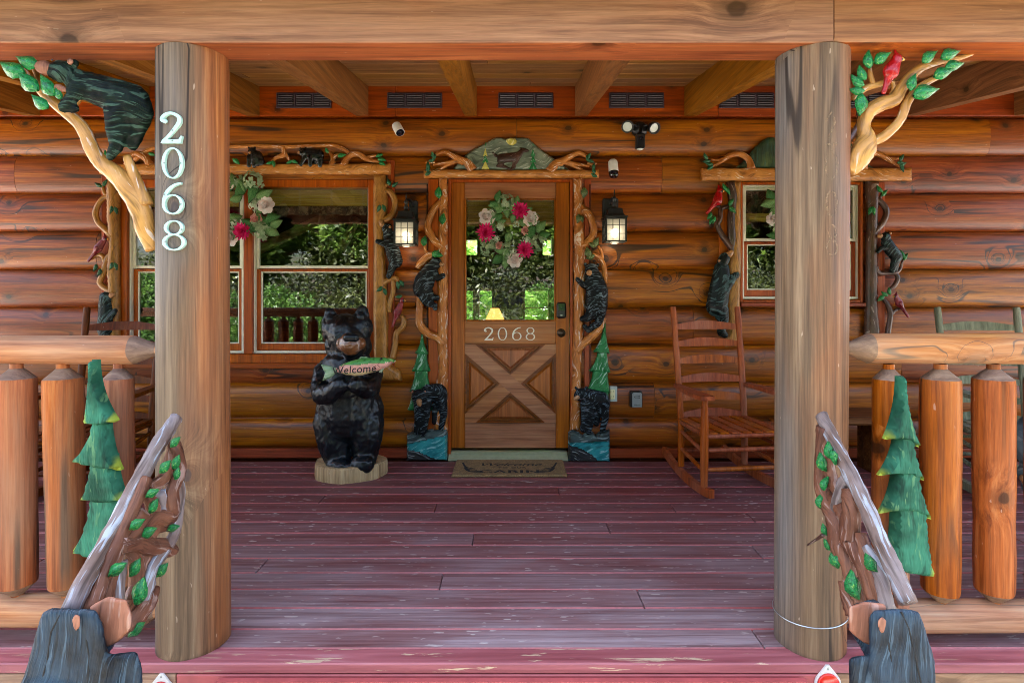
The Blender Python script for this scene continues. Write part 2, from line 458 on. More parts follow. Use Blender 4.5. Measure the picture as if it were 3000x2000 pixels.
def hatch(name, base, base2, stroke, ang=90, along=11, across=55, thr=(.56, .64), amt=.9, rough=.42, bump=.8, swirl=.9, coat=.25, dist=.008, uv=False, spec=.25):
    """gouged and dry-brushed carving: short strokes that follow a wandering direction"""
    g = G(name); v = g.coords(); raw = g.coords(False)
    w0 = g.noise(v, 5.0, 1)
    a = g.mt('ADD', math.radians(ang), g.mt('MULTIPLY', g.mt('SUBTRACT', w0, .5), 2.4 * swirl))
    rv = g.n('VectorRotate', {'Vector': raw, 'Axis': (0, 1, 0), 'Angle': a}, rotation_type='AXIS_ANGLE').outputs[0]
    of = g.vm('SUBTRACT', v, raw)
    if uv:
        u = g.n('SeparateXYZ', {0: g.n('TexCoord').outputs['UV']}); wv = g.mt('MULTIPLY', g.mt('SUBTRACT', w0, .5), .05)
        rv = g.n('CombineXYZ', {0: u.outputs[0], 1: 0.0, 2: g.mt('ADD', u.outputs[1], wv)}).outputs[0]
    s = g.noise(g.vm('ADD', g.vm('MULTIPLY', rv, (along, 12, across)), of), 1.0, 2.5, .55)
    s2 = g.noise(v, 22.0, 3)
    col = g.mix(g.ramp(g.noise(v, 9.0, 3), [(.35, 0), (.65, 1)]), base, base2)
    col = g.mix(g.ramp(s, [(.3, .7), (.46, 0)]), col, tuple(x * .3 for x in base[:3]) + (1,))
    thr = ((thr[0] * .55 + thr[1] * .45) - .012, (thr[0] * .55 + thr[1] * .45) + .022)
    f = g.mt('MULTIPLY', g.ramp(s, [(thr[0], 0), (thr[1], 1)]), g.ramp(s2, [(.35, .35), (.6, 1)]))
    col = g.mix(g.mt('MULTIPLY', f, amt), col, stroke)
    return g.pbr(col, rough, g.bump(s, bump, dist), **{'Coat Weight': coat, 'Coat Roughness': .2, 'Specular IOR Level': spec})

def plain(name, col, rough=.5, metal=0.0, var=.12, bump=0.0, scale=30, coat=0.0, spec=.5, sat=None):
    g = G(name); v = g.coords(); nz = g.noise(v, scale, 4)
    c2 = g.mix(1.0, col, g.ramp(nz, [(.3, 1 - var), (.7, 1 + var)]), 'MULTIPLY')
    return g.pbr(c2, g.mt('ADD', rough - .06, g.mt('MULTIPLY', nz, .12)), g.bump(nz, bump, .004) if bump else None,
                 **{'Metallic': metal, 'Coat Weight': coat, 'Coat Roughness': .15, 'Specular IOR Level': spec})

M = {}
# siding and structure
M['log'] = wood('stained_log', C(84, 46, 19), C(156, 94, 43), C(190, 132, 73), 'X', 'Z', rough=.44, knot=.5, bump=.55, check=3.2, tone=.7, coat=.30, kscale=3.6, hue=.42, knotsize=1.2, spec=.35, sat=1.08)
M['frieze'] = wood('stained_frieze', C(110, 54, 24), C(156, 84, 40), C(180, 106, 58), 'X', 'Z', rough=.42, knot=.2, bump=.25, coat=.3, sat=1.05)
M['beam'] = wood('weathered_cedar_beam', C(118, 80, 48), C(156, 112, 70), C(178, 134, 92), 'X', 'Z', rough=.55, knot=.34, bump=.25, tone=.35, hue=.05, kscale=2.2, knotsize=1.1, sat=.9)
M['beam_under'] = wood('orange_cedar_soffit', C(116, 60, 16), C(160, 92, 26), C(182, 116, 44), 'X', 'Y', rough=.5, knot=.3, bump=.25, tone=.35, hue=.05, sat=.98)
M['rafter'] = wood('rafter_pine', C(108, 72, 28), C(146, 102, 46), C(168, 124, 64), 'Y', 'Z', rough=.5, knot=.25, bump=.25, tone=.4, hue=.15, sat=0.98)
M['ceiling'] = wood('ceiling_pine', C(126, 92, 48), C(166, 128, 74), C(188, 152, 98), 'X', 'Y', rough=.5, knot=.22, bump=.2, tone=.4, hue=.3, sat=0.95)
M['rail'] = wood('rail_log', C(128, 78, 40), C(174, 118, 72), C(200, 154, 110), 'X', 'Z', rough=.55, knot=.25, bump=.4, wear=(C(170, 148, 126), .5, .75), tone=.2, check=1.0, hue=.12, sat=1.0)
M['baluster'] = wood('baluster_log', C(118, 66, 32), C(168, 104, 58), C(194, 134, 86), 'Z', 'X', rough=.5, knot=.4, bump=.4, wear=(C(150, 122, 98), .4, .65), tone=.4, check=6.0, hue=.1, kscale=3.6, sat=1.02)
M['endgrain'] = wood('cut_log_end', C(112, 96, 86), C(140, 120, 108), C(160, 142, 128), 'X', 'Z', rough=.65, knot=0, bump=.4, tone=.3)
M['fascia_wood'] = wood('bare_fascia', C(120, 84, 52), C(164, 122, 82), C(190, 152, 112), 'X', 'Z', rough=.6, knot=.2, bump=.25, wear=(C(160, 140, 116), .4, .5), sat=0.8)
M['casing'] = wood('window_casing', C(128, 64, 22), C(170, 96, 40), C(190, 116, 56), 'Z', 'X', rough=.4, knot=0, bump=.15, tone=.3, coat=.3, sat=1.05)
M['door'] = wood('varnished_door', C(124, 72, 32), C(162, 102, 54), C(186, 128, 78), 'Z', 'X', rough=.38, knot=0, bump=.15, tone=.35, coat=.3, hue=.1, sat=1.0)
M['door_h'] = wood('varnished_door_rail', C(128, 80, 46), C(164, 110, 68), C(188, 138, 94), 'X', 'Z', rough=.38, knot=0, bump=.15, tone=.35, coat=.3, hue=.1, wear=(C(182, 146, 114), .2, .4), sat=0.98)
M['door_dark'] = wood('door_moulding', C(96, 54, 26), C(130, 80, 42), C(150, 98, 56), 'X', 'Z', rough=.4, knot=0, bump=.1, coat=.2)
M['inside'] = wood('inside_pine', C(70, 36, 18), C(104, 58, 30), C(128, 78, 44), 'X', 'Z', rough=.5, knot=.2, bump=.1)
M['chair'] = wood('chair_redbrown', C(118, 64, 30), C(158, 92, 47), C(180, 114, 68), 'Z', 'X', rough=.45, knot=0, bump=.15, tone=.3, wear=(C(170, 120, 100), .2, .5), hue=.2, sat=1.05)
M['chair_dark'] = wood('chair_darkbrown', C(78, 44, 26), C(110, 66, 42), C(136, 92, 64), 'Z', 'X', rough=.5, knot=0, bump=.15, tone=.3, hue=.2)
M['chair_grey'] = wood('chair_weathered', C(96, 98, 84), C(138, 140, 122), C(168, 168, 150), 'Z', 'X', rough=.75, knot=0, bump=.4, tone=.3, hue=.15)
M['rustic'] = wood('rustic_slab', C(70, 44, 34), C(110, 78, 62), C(140, 108, 90), 'X', 'Y', rough=.6, knot=.2, bump=.35)
M['stump'] = wood('stump_side', C(128, 100, 66), C(178, 148, 104), C(204, 178, 136), 'Z', 'X', rough=.7, knot=.1, bump=.5, tone=.4, sat=0.8)

def post_mat(name, seed):
    g = G(name); raw = g.n('SeparateXYZ', {0: g.coords(False)}); v = g.vm('ADD', g.coords(False), (seed, seed * .3, 0))
    sc = lambda a, c: g.vm('MULTIPLY', v, (c, c, a))
    sep = g.n('SeparateXYZ', {0: v})
    kv = g.n('CombineXYZ', {0: g.mt('MULTIPLY', sep.outputs[0], 4.2), 1: g.mt('MULTIPLY', sep.outputs[2], 2.6), 2: 0.0}).outputs[0]
    vo = g.n('TexVoronoi', {'Vector': kv, 'Scale': 1.0}, voronoi_dimensions='2D'); kd = vo.outputs['Distance']
    keep = g.mt('GREATER_THAN', g.n('SeparateColor', {0: vo.outputs['Color']}).outputs[0], .55)
    sw = g.mt('MULTIPLY', g.mt('POWER', g.mt('SUBTRACT', 1.0, g.mt('MULTIPLY', kd, 2.0), clamp=True), 2.0), keep)
    bend = g.n('CombineXYZ', {0: g.mt('MULTIPLY', sw, 2.5), 1: sw, 2: 0.0}).outputs[0]
    gr = g.noise(g.vm('ADD', sc(.8, 30), g.vm('MULTIPLY', bend, (2, 2, 2))), 1.0, 6, .68, .5)
    fine = g.noise(g.vm('ADD', sc(3, 130), bend), 1.0, 3, .7)
    broad = g.noise(sc(.7, 4.0), 1.0, 3, .6, .5)
    warm = g.ramp(gr, [(.26, C(100, 54, 24)), (.5, C(146, 84, 40)), (.74, C(172, 112, 62))])
    grey = g.ramp(gr, [(.26, C(74, 58, 44)), (.5, C(116, 94, 72)), (.74, C(146, 124, 98))])
    # the weather has bleached the stain on the face and left it on the flanks
    side = g.ramp(g.mt('ADD', g.mt('MULTIPLY', raw.outputs[0], 3.6 if seed < 5 else 1.6), broad), [(.58 if seed < 5 else .42, 0), (.98 if seed < 5 else .85, 1)])
    col = g.mix(side, g.mix(g.mt('MULTIPLY', g.ramp(g.noise(sc(.5, 3.0), 1.0, 2), [(.45, 0), (.6, 1)]), .6), grey, C(104, 108, 112)), warm)
    col = g.mix(.5, col, g.ramp(fine, [(.3, (.08, .07, .06, 1)), (.65, (.66, .62, .58, 1))]), 'SOFT_LIGHT')
    kr = g.mt('MULTIPLY', g.ramp(kd, [(.04, 1), (.14, 0)]), keep); kc = g.mt('MULTIPLY', g.ramp(kd, [(.05, 1), (.065, 0)]), keep)
    col = g.mix(g.mt('MULTIPLY', kr, .45), col, C(84, 50, 36)); col = g.mix(g.mt('MULTIPLY', kc, .65), col, C(66, 60, 60))
    ck = g.noise(g.vm('ADD', sc(.18, 6.5), bend), 1.0, 2, .5, .12); d = g.mt('ABSOLUTE', g.mt('SUBTRACT', ck, .5))
    gate = g.ramp(g.noise(sc(.8, 2.0), 1.0, 1), [(.44, 0), (.52, 1)])
    line = g.mt('MULTIPLY', g.ramp(d, [(.007, 1), (.016, 0)]), gate)
    col = g.mix(g.mt('MULTIPLY', line, .85), col, (.015, .01, .008, 1))
    sp = g.noise(sc(18, 60), 1.0, 2, .5)
    col = g.mix(g.mt('MULTIPLY', g.ramp(sp, [(.73, 0), (.76, 1)]), .4), col, C(200, 176, 152))
    # splash-back and flaking at the foot
    ft = g.mt('MULTIPLY', g.ramp(raw.outputs[2], [(0.0, 1), (.28, 0)]) , g.ramp(g.noise(v, 26, 4), [(.5, 0), (.62, 1)]))
    h = g.noise(sc(2, 80), 1.0, 3, .65)
    return g.pbr(col, g.mt('ADD', .48, g.mt('MULTIPLY', fine, .2)), g.bump(h, .5, .006), **{'Specular IOR Level': .25})
M['post_a'] = post_mat('weathered_post_warm', 2.3)
M['post_b'] = post_mat('weathered_post_grey', 8.6)

def deck_mat():
    g = G('worn_maroon_paint_and_sheen'); v = g.coords(); pos = g.n('NewGeometry').outputs['Position']
    sc = lambda a, c: g.vm('MULTIPLY', v, (a, c, c))
    gr = g.noise(sc(1.1, 52), 1.0, 6, .7, .7); fine = g.noise(sc(6, 150), 1.0, 3, .7)
    broad = g.noise(sc(1.1, 4.5), 1.0, 4, .6, .4)
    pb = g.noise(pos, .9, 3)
    col = g.ramp(gr, [(.28, C(80, 32, 31)), (.5, C(108, 48, 45)), (.72, C(134, 72, 67))])
    col = g.mix(g.mt('MULTIPLY', g.ramp(broad, [(.4, 0), (.65, 1)]), .6), col, C(86, 48, 48))
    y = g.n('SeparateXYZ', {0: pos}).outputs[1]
    foot = g.ramp(g.mt('MULTIPLY', g.mt('SUBTRACT', y, 1.85), .55), [(0.0, 1), (.35, .75), (.8, .2)])   # trodden wear by the steps, plus pale sky sheen painted into it
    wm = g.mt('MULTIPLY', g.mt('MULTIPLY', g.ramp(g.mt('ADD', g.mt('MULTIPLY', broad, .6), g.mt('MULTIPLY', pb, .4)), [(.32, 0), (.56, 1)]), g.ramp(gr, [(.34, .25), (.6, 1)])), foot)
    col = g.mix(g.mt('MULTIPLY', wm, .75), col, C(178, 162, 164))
    chips = g.mt('MULTIPLY', g.ramp(g.noise(sc(16, 60), 1.0, 2, .5), [(.66, 0), (.69, 1)]), g.ramp(pb, [(.4, .3), (.6, 1)]))
    col = g.mix(g.mt('MULTIPLY', chips, .7), col, C(206, 196, 186))
    edge = g.mt('MULTIPLY', g.ramp(y, [(0.0, 1), (1.0, 1)]), 0.0)
    rg = g.mt('ADD', .4, g.mt('MULTIPLY', g.mt('ADD', wm, fine), .2))
    return g.pbr(col, rg, g.bump(fine, .4, .005), **{'Specular IOR Level': .25})
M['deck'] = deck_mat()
M['deck_edge'] = plain('maroon_paint_edge', C(168, 90, 88), .4, var=.18, scale=40, bump=.1)
def nosing_mat():
    g = G('worn_nosing'); v = g.coords(); pos = g.n('NewGeometry').outputs['Position']
    gr = g.noise(g.vm('MULTIPLY', v, (1.2, 24, 24)), 1.0, 5, .6, .8)
    col = g.ramp(gr, [(.3, C(128, 62, 66)), (.6, C(170, 98, 102)), (.8, C(190, 140, 142))])
    x = g.n('SeparateXYZ', {0: pos})
    b = g.noise(g.vm('MULTIPLY', pos, (3.2, 34, 34)), 1.0, 6, .68, .3)
    bare = g.ramp(b, [(.6, 0), (.615, 1)])
    mid = g.ramp(g.mt('ABSOLUTE', x.outputs[0]), [(.0, 1), (.9, .9), (1.0, .3)])
    col = g.mix(g.mt('MULTIPLY', g.mt('MULTIPLY', bare, mid), .85), col, C(206, 186, 150))
    return g.pbr(col, .5, g.bump(gr, .35, .005))
M['nosing'] = nosing_mat()
M['deck_face'] = plain('red_fascia_paint', C(178, 86, 84), .5, var=.14, scale=14, bump=.12)
# carved pieces
M['bark'] = hatch('carved_bark_orange', C(166, 94, 34), C(194, 122, 56), C(226, 212, 196), 88, 12, 75, (.57, .65), .9, swirl=.22)
M['bark_h'] = hatch('carved_bark_beam', C(174, 108, 44), C(200, 134, 64), C(230, 214, 190), 0, 12, 95, (.6, .68), .85, swirl=.15)
M['bark_gold'] = hatch('carved_bark_golden', C(150, 98, 36), C(178, 124, 58), C(104, 64, 24), 90, 9, 70, (.56, .66), .7, swirl=.2, coat=.5)
M['bark_brown'] = hatch('carved_bark_brown', C(64, 40, 30), C(92, 58, 40), C(160, 140, 128), 88, 9, 70, (.6, .7), .7, swirl=.25, coat=.5)
M['limb'] = hatch('carved_limb_tan', C(168, 116, 52), C(196, 144, 76), C(216, 204, 190), 100, 8, 60, (.58, .7), .75, uv=True)
M['limb_weathered'] = hatch('carved_limb_weathered', C(112, 90, 80), C(142, 130, 128), C(172, 182, 194), 60, 6, 60, (.5, .64), .8, rough=.6, coat=0, uv=True)
M['limb_red'] = hatch('carved_limb_redbrown', C(98, 60, 44), C(130, 86, 64), C(170, 146, 136), 60, 9, 70, (.56, .66), .7, rough=.55, coat=0, uv=True)
M['bark_u'] = hatch('carved_branch_orange', C(166, 96, 36), C(194, 124, 58), C(228, 214, 198), 0, 14, 100, (.58, .66), .9, uv=True)
M['bark_gold_u'] = hatch('carved_branch_golden', C(150, 98, 36), C(178, 124, 58), C(96, 58, 22), 0, 12, 90, (.56, .66), .7, coat=.5, uv=True)
M['bark_brown_u'] = hatch('carved_branch_brown', C(60, 38, 30), C(88, 56, 42), C(164, 146, 134), 0, 12, 90, (.6, .7), .7, coat=.5, uv=True)
M['bear'] = hatch('carved_black_bear', C(9, 11, 12), C(16, 20, 22), C(112, 130, 138), 20, 20, 105, (.53, .61), .7, rough=.5, swirl=1.1, coat=.06, spec=.15)
M['bear_green'] = hatch('carved_black_bear_teal', C(8, 12, 12), C(16, 28, 28), C(84, 112, 112), 40, 16, 90, (.51, .62), .7, rough=.45, swirl=1.0, coat=.12, spec=.15)
M['bear_rim'] = hatch('carved_bear_greenstripe', C(7, 10, 8), C(16, 30, 20), C(74, 100, 84), -20, 13, 95, (.51, .59), .6, rough=.55, swirl=.6, coat=.04, spec=.1)
M['bear_plain'] = hatch('painted_small_bear', C(10, 12, 14), C(16, 22, 26), C(90, 100, 106), 30, 12, 60, (.66, .74), .5, rough=.25, swirl=1.0, coat=.7)
M['statue'] = hatch('glossy_black_statue', C(7, 9, 11), C(12, 20, 26), C(50, 72, 84), 60, 9, 60, (.6, .7), .25, rough=.38, bump=.8, swirl=.4, coat=.3, dist=.006)
M['newel'] = hatch('weathered_newel_sky_tint', C(12, 17, 22), C(40, 60, 76), C(92, 118, 136), 88, 6, 150, (.54, .62), .38, rough=.55, bump=1.0, swirl=.05, coat=0)  # blue patches paint sky reflection onto the black wood
M['tan'] = hatch('carved_tan_muzzle', C(150, 104, 64), C(176, 128, 84), C(206, 186, 160), 40, 12, 50, (.6, .7), .5, rough=.4, coat=.3)
M['brown_muzzle'] = hatch('weathered_brown_muzzle', C(134, 86, 66), C(158, 108, 86), C(182, 150, 134), 84, 7, 55, (.56, .68), .55, rough=.6, coat=0, swirl=.15)
M['muzzle'] = hatch('statue_muzzle', C(92, 54, 28), C(128, 80, 46), C(170, 156, 150), 10, 8, 24, (.5, .66), .6, rough=.3, coat=.6)
M['leaf'] = hatch('carved_leaf_green', C(12, 108, 54), C(34, 138, 68), C(156, 204, 84), 25, 3, 8, (.58, .68), .6, rough=.35, coat=.4)
M['leaf_dark'] = hatch('carved_leaf_dark', C(20, 74, 48), C(42, 110, 70), C(140, 184, 130), 25, 3, 8, (.58, .68), .6, rough=.35, coat=.4)
M['leaf_sage'] = hatch('carved_leaf_sage', C(66, 84, 46), C(96, 116, 64), C(176, 186, 130), 25, 3, 8, (.56, .66), .6, rough=.4, coat=.3)
M['pine'] = hatch('carved_pine_green', C(26, 104, 54), C(40, 128, 68), C(180, 212, 190), 60, 12, 62, (.57, .65), .75, rough=.42, swirl=1.0)
M['pine_tall'] = hatch('carved_pine_weathered', C(16, 66, 46), C(52, 120, 92), C(116, 156, 104), 90, 12, 60, (.58, .66), .5, rough=.65, bump=1.0, swirl=.3, coat=0)
def lime_tips(m):
    t = m.node_tree; b = [n for n in t.nodes if n.type == 'BSDF_PRINCIPLED'][0]; src = b.inputs['Base Color'].links[0].from_socket
    g = G.__new__(G); g.m = m; g.t = t
    c = g.n('SeparateXYZ', {0: g.n('TexCoord').outputs['Generated']}); nz = g.noise(g.coords(), 16, 3)
    ed = g.ramp(g.mt('ADD', g.mt('ABSOLUTE', g.mt('SUBTRACT', c.outputs[0], .5)), g.mt('MULTIPLY', nz, .3)), [(.46, 0), (.56, 1)])
    lo = g.ramp(g.mt('ADD', c.outputs[2], g.mt('MULTIPLY', nz, .3)), [(.28, 1), (.42, 0)])
    t.links.new(g.mix(g.mt('MULTIPLY', g.mt('MULTIPLY', ed, lo), .8), src, C(164, 176, 54)), b.inputs['Base Color'])
lime_tips(M['pine_tall'])
M['water'] = hatch('carved_water', C(24, 112, 116), C(52, 150, 148), C(160, 204, 200), 22, 10, 60, (.55, .63), .7, rough=.35, swirl=.25, coat=.4)
M['rock'] = hatch('carved_rock', C(48, 60, 58), C(80, 94, 88), C(150, 164, 158), 12, 10, 60, (.55, .63), .7, rough=.45, swirl=.4)
M['rock_dark'] = hatch('carved_dark_bank', C(24, 24, 26), C(44, 44, 44), C(150, 154, 150), -24, 10, 62, (.55, .62), .7, rough=.45, swirl=.25)
M['mountain'] = hatch('carved_mountain', C(84, 96, 82), C(126, 136, 116), C(186, 192, 178), 10, 8, 60, (.56, .66), .7, rough=.45, swirl=.5)
M['mountain_green'] = hatch('carved_mountain_dark', C(40, 60, 44), C(80, 96, 56), C(40, 80, 76), 90, 5, 70, (.5, .6), .7, rough=.35, swirl=.3, coat=.6)
M['sun_paint'] = hatch('carved_sun', C(176, 164, 60), C(196, 188, 96), C(220, 214, 160), 60, 10, 50, rough=.5)
M['deer'] = hatch('carved_deer', C(50, 30, 22), C(78, 48, 36), C(190, 176, 160), 20, 18, 70, (.66, .72), .6, rough=.4)
M['cardinal'] = hatch('carved_cardinal', C(160, 6, 12), C(186, 14, 20), C(220, 120, 110), 60, 20, 90, (.6, .68), .3, rough=.3, coat=.5)
M['cardinal_dark'] = hatch('carved_cardinal_dark', C(104, 20, 28), C(136, 36, 46), C(206, 150, 150), 60, 14, 60, (.6, .7), .5, rough=.35, coat=.4)
M['beak'] = plain('orange_beak', C(210, 150, 60), .4)
M['fish_back'] = hatch('fish_green_back', C(62, 132, 62), C(92, 160, 80), C(30, 52, 34), 0, 40, 60, (.6, .66), .8, rough=.3, bump=.2, coat=.5)
M['fish_side'] = plain('fish_pink_side', C(206, 150, 136), .3, var=.2, coat=.5)
M['fish_belly'] = plain('fish_cream_belly', C(206, 186, 140), .3, var=.15, coat=.5)
M['fish_fin'] = hatch('fish_fin', C(110, 148, 110), C(150, 176, 140), C(196, 200, 170), 20, 6, 90, (.5, .6), .6, rough=.35)
# small hard things
M['black'] = plain('black_metal', C(24, 28, 32), .4, var=.2, scale=60)
M['black_plastic'] = plain('black_plastic', C(18, 20, 22), .35)
M['white_plastic'] = plain('white_plastic', C(214, 212, 206), .4, var=.05)
M['vinyl'] = plain('cream_window_frame', C(232, 229, 212), .4, var=.06)
M['brass_dark'] = plain('aged_bronze', C(88, 74, 58), .35, .8)
M['mint'] = plain('mint_metal_numerals', C(176, 214, 200), .4, var=.04, spec=.6)
M['silver'] = plain('pale_metal_numerals', C(222, 218, 200), .35, var=.05)
def ghost():
    g = G('old_glue_line'); v = g.coords(); nz = g.noise(v, 70, 3); d = g.n('BsdfDiffuse', {0: C(168, 138, 108)})
    g.out(g.n('MixShader', {0: g.mt('MULTIPLY', g.ramp(nz, [(.4, 0), (.6, 1)]), .4), 1: g.n('BsdfTransparent').outputs[0], 2: d.outputs[0]}).outputs[0]); return g.m
M['ghost'] = ghost()
M['vent'] = plain('brown_vent_metal', C(34, 18, 22), .4, var=.1)
M['vent_rim'] = plain('brown_vent_rim', C(66, 54, 62), .3, var=.1)
M['lens'] = plain('dark_glass_lens', C(14, 20, 34), .08, spec=.8)
M['led'] = plain('led_diffuser', C(222, 228, 220), .3, var=.04)
M['ivory'] = plain('ivory_outlet', C(226, 216, 160), .4, var=.04)
M['outlet_box'] = plain('grey_cover_plate', C(180, 188, 176), .45, var=.08)
M['lockbox'] = plain('lockbox_silver', C(150, 158, 156), .35, .4, var=.06)
M['threshold'] = plain('aluminium_threshold', C(170, 172, 140), .35, .5, var=.12)
M['red_refl'] = plain('red_reflector', C(214, 36, 26), .18, var=.04, spec=.8)
M['wire'] = plain('steel_wire', C(190, 194, 196), .3, .8)
M['screw'] = plain('steel_screw', C(150, 156, 150), .3, .8)
M['rubber'] = plain('black_cable', C(8, 7, 7), .8)
M['bamboo'] = wood('bamboo_blind', C(160, 134, 88), C(200, 176, 126), C(220, 202, 158), 'X', 'Z', rough=.6, knot=0, bump=.3, grain=2.0)
M['cord'] = plain('blind_cord', C(196, 190, 168), .7)
M['valance'] = hatch('woven_valance', C(40, 36, 30), C(96, 80, 62), C(150, 130, 100), 45, 40, 40, (.5, .56), .8, rough=.9, bump=.1, coat=0)
M['bluegrey'] = hatch('weathered_blue_carving', C(70, 92, 106), C(108, 132, 146), C(160, 176, 184), 70, 6, 30, (.55, .7), .6, rough=.6, coat=0)
M['twig'] = plain('vine_twigs', C(74, 48, 38), .8, var=.3)
def petal(name, a, b, var=.1):
    g = G(name); v = g.coords(); nz = g.noise(v, 26, 3)
    col = g.mix(g.ramp(nz, [(.35, 0), (.65, 1)]), a, b)
    d = g.n('BsdfDiffuse', {0: col}); t = g.n('BsdfTranslucent', {0: col})
    g.out(g.n('MixShader', {0: .25, 1: d.outputs[0], 2: t.outputs[0]}).outputs[0]); return g.m
M['dahlia'] = petal('magenta_petals', C(228, 30, 112), C(240, 70, 146))
M['rose'] = petal('white_rose_petals', C(236, 232, 232), C(240, 220, 214))
M['pink'] = petal('pink_rose_petals', C(222, 150, 146), C(232, 180, 168))
M['hydrangea'] = petal('sage_florets', C(140, 166, 130), C(178, 196, 160))
M['wleaf'] = petal('silk_leaf', C(96, 142, 86), C(146, 178, 122))
M['wleaf_dark'] = petal('silk_leaf_dark', C(60, 112, 66), C(104, 148, 92))
M['berry'] = petal('white_filler', C(214, 222, 206), C(186, 204, 176))
def foliage(name, a, b, tr=.35):
    g = G(name); r = g.n('NewGeometry').outputs['Random Per Island']
    col = g.ramp(r, [(0, a), (1, b)])
    d = g.n('BsdfPrincipled', {'Base Color': col, 'Roughness': .4}); t = g.n('BsdfTranslucent', {0: col})
    g.out(g.n('MixShader', {0: tr, 1: d.outputs[0], 2: t.outputs[0]}).outputs[0]); return g.m
M['shrub'] = foliage('shrub_leaves', C(58, 92, 40), C(110, 146, 66))
M['tree_leaf'] = foliage('tree_leaves', C(62, 92, 36), C(122, 150, 60), .45)
M['tree_bright'] = foliage('leaves_painted_backlit', C(110, 160, 60), C(176, 206, 104), .6)  # lighter leaf colour paints in the backlight, along with extra translucency
M['trunk'] = wood('tree_bark', C(44, 36, 30), C(78, 66, 56), C(108, 96, 84), 'Z', 'X', rough=.9, knot=0, bump=.8)
def mat_coir():
    g = G('coir_mat'); v = g.coords(); a = g.noise(v, 220, 2); b = g.noise(v, 30, 3)
    col = g.mix(g.ramp(a, [(.3, 0), (.7, 1)]), C(104, 80, 46), C(172, 142, 92)); col = g.mix(g.mt('MULTIPLY', g.ramp(b, [(.4, 0), (.7, 1)]), .5), col, C(92, 72, 46))
    return g.pbr(col, .95, g.bump(a, 1.0, .006))
M['coir'] = mat_coir()
M['coir_ink'] = plain('coir_black_print', C(34, 32, 28), .95, var=.5, scale=160, bump=.8)
def glass():
    g = G('window_glass'); f = g.n('LayerWeight', {0: .5}).outputs['Facing']
    fac = g.mt('ADD', .085, g.mt('MULTIPLY', g.mt('POWER', f, 4.0), .8), clamp=True)
    nz = g.noise(g.coords(), 1.6, 1)
    gl = g.n('BsdfGlossy', {'Color': (1, 1, 1, 1), 'Roughness': .003, 'Normal': g.bump(nz, .04, .02)}); t = g.n('BsdfTransparent', {0: (.86, .9, .88, 1)})
    g.out(g.n('MixShader', {0: fac, 1: t.outputs[0], 2: gl.outputs[0]}).outputs[0]); return g.m
M['glass'] = glass()
def frosted():
    g = G('seeded_lantern_glass'); nz = g.noise(g.coords(), 60, 2)
    t = g.n('BsdfTranslucent', {0: (.8, .78, .72, 1)}); d = g.n('BsdfGlossy', {0: (.7, .72, .72, 1), 1: .25}); tr = g.n('BsdfTransparent', {0: (.9, .88, .84, 1)})
    a = g.n('MixShader', {0: .5, 1: t.outputs[0], 2: tr.outputs[0]}); b = g.n('MixShader', {0: .18, 1: a.outputs[0], 2: d.outputs[0]})
    g.out(b.outputs[0]); return g.m
M['frosted'] = frosted()
def emit(name, col, st):
    g = G(name); g.out(g.n('Emission', {0: col, 1: st}).outputs[0]); return g.m
M['bulb'] = emit('lit_bulb', (1, .86, .62, 1), 2.6)
M['shade'] = emit('lit_parchment_shade', (1, .42, .1, 1), .32)
def ground_mat():
    g = G('gravel_and_leaf_litter'); v = g.coords(False)
    a = g.noise(v, 28, 5, .7); b = g.noise(v, .6, 4)
    gravel = g.ramp(a, [(.3, C(120, 114, 108)), (.5, C(166, 160, 152)), (.72, C(200, 196, 188))])
    grass = g.ramp(a, [(.3, C(24, 36, 14)), (.7, C(48, 62, 26))]); litter = g.ramp(a, [(.3, C(30, 22, 14)), (.7, C(62, 46, 32))])
    y = g.n('SeparateXYZ', {0: v}).outputs[1]
    far = g.ramp(g.mt('MULTIPLY', g.mt('ADD', g.mt('MULTIPLY', y, -1.0), g.mt('MULTIPLY', b, 1.2)), .2), [(.56, 0), (.68, 1)])
    col = g.mix(far, gravel, g.mix(g.ramp(b, [(.42, 0), (.6, 1)]), grass, litter))
    return g.pbr(col, .95, g.bump(a, .8, .02))
M['ground'] = ground_mat()
M['shingle'] = plain('roof_shingle', C(66, 60, 56), .9, var=.3)
M['dark_skirt'] = plain('dark_skirt_boards', C(60, 40, 34), .7, var=.2)
# ------------------------------------------------------------------ the setting
GZ = -0.62                       # ground below the deck
YW, BULGE = 4.36, 0.052          # siding joint plane and log bulge
YC = 4.30                        # face the trim is fixed to
XL, XR = -5.2, 5.2
def terrain():
    n = 90; xs = np.sign(np.linspace(-1, 1, n)) * np.abs(np.linspace(-1, 1, n)) ** 2.2 * 160; vs = []; fs = []
    for y in xs:
        for x in xs:
            d = math.hypot(x * .7, y + 2) - 9
            front = max(0.0, -y - 5.5)
            z = GZ + (min(front * .13, 7) if y < -5.5 else 0) + (.25 * math.sin(x * .35) * math.cos(y * .3) if d > 0 else 0) - .01
            vs.append((x, y, z))
    for j in range(n - 1):
        for i in range(n - 1): fs.append((j * n + i, j * n + i + 1, (j + 1) * n + i + 1, (j + 1) * n + i))
    mb = MB(); mb.add(vs, fs); o = mb.build('ground', M['ground'], None, True, loc=(0, 0, 0)); tag(o, kind='structure')
terrain()

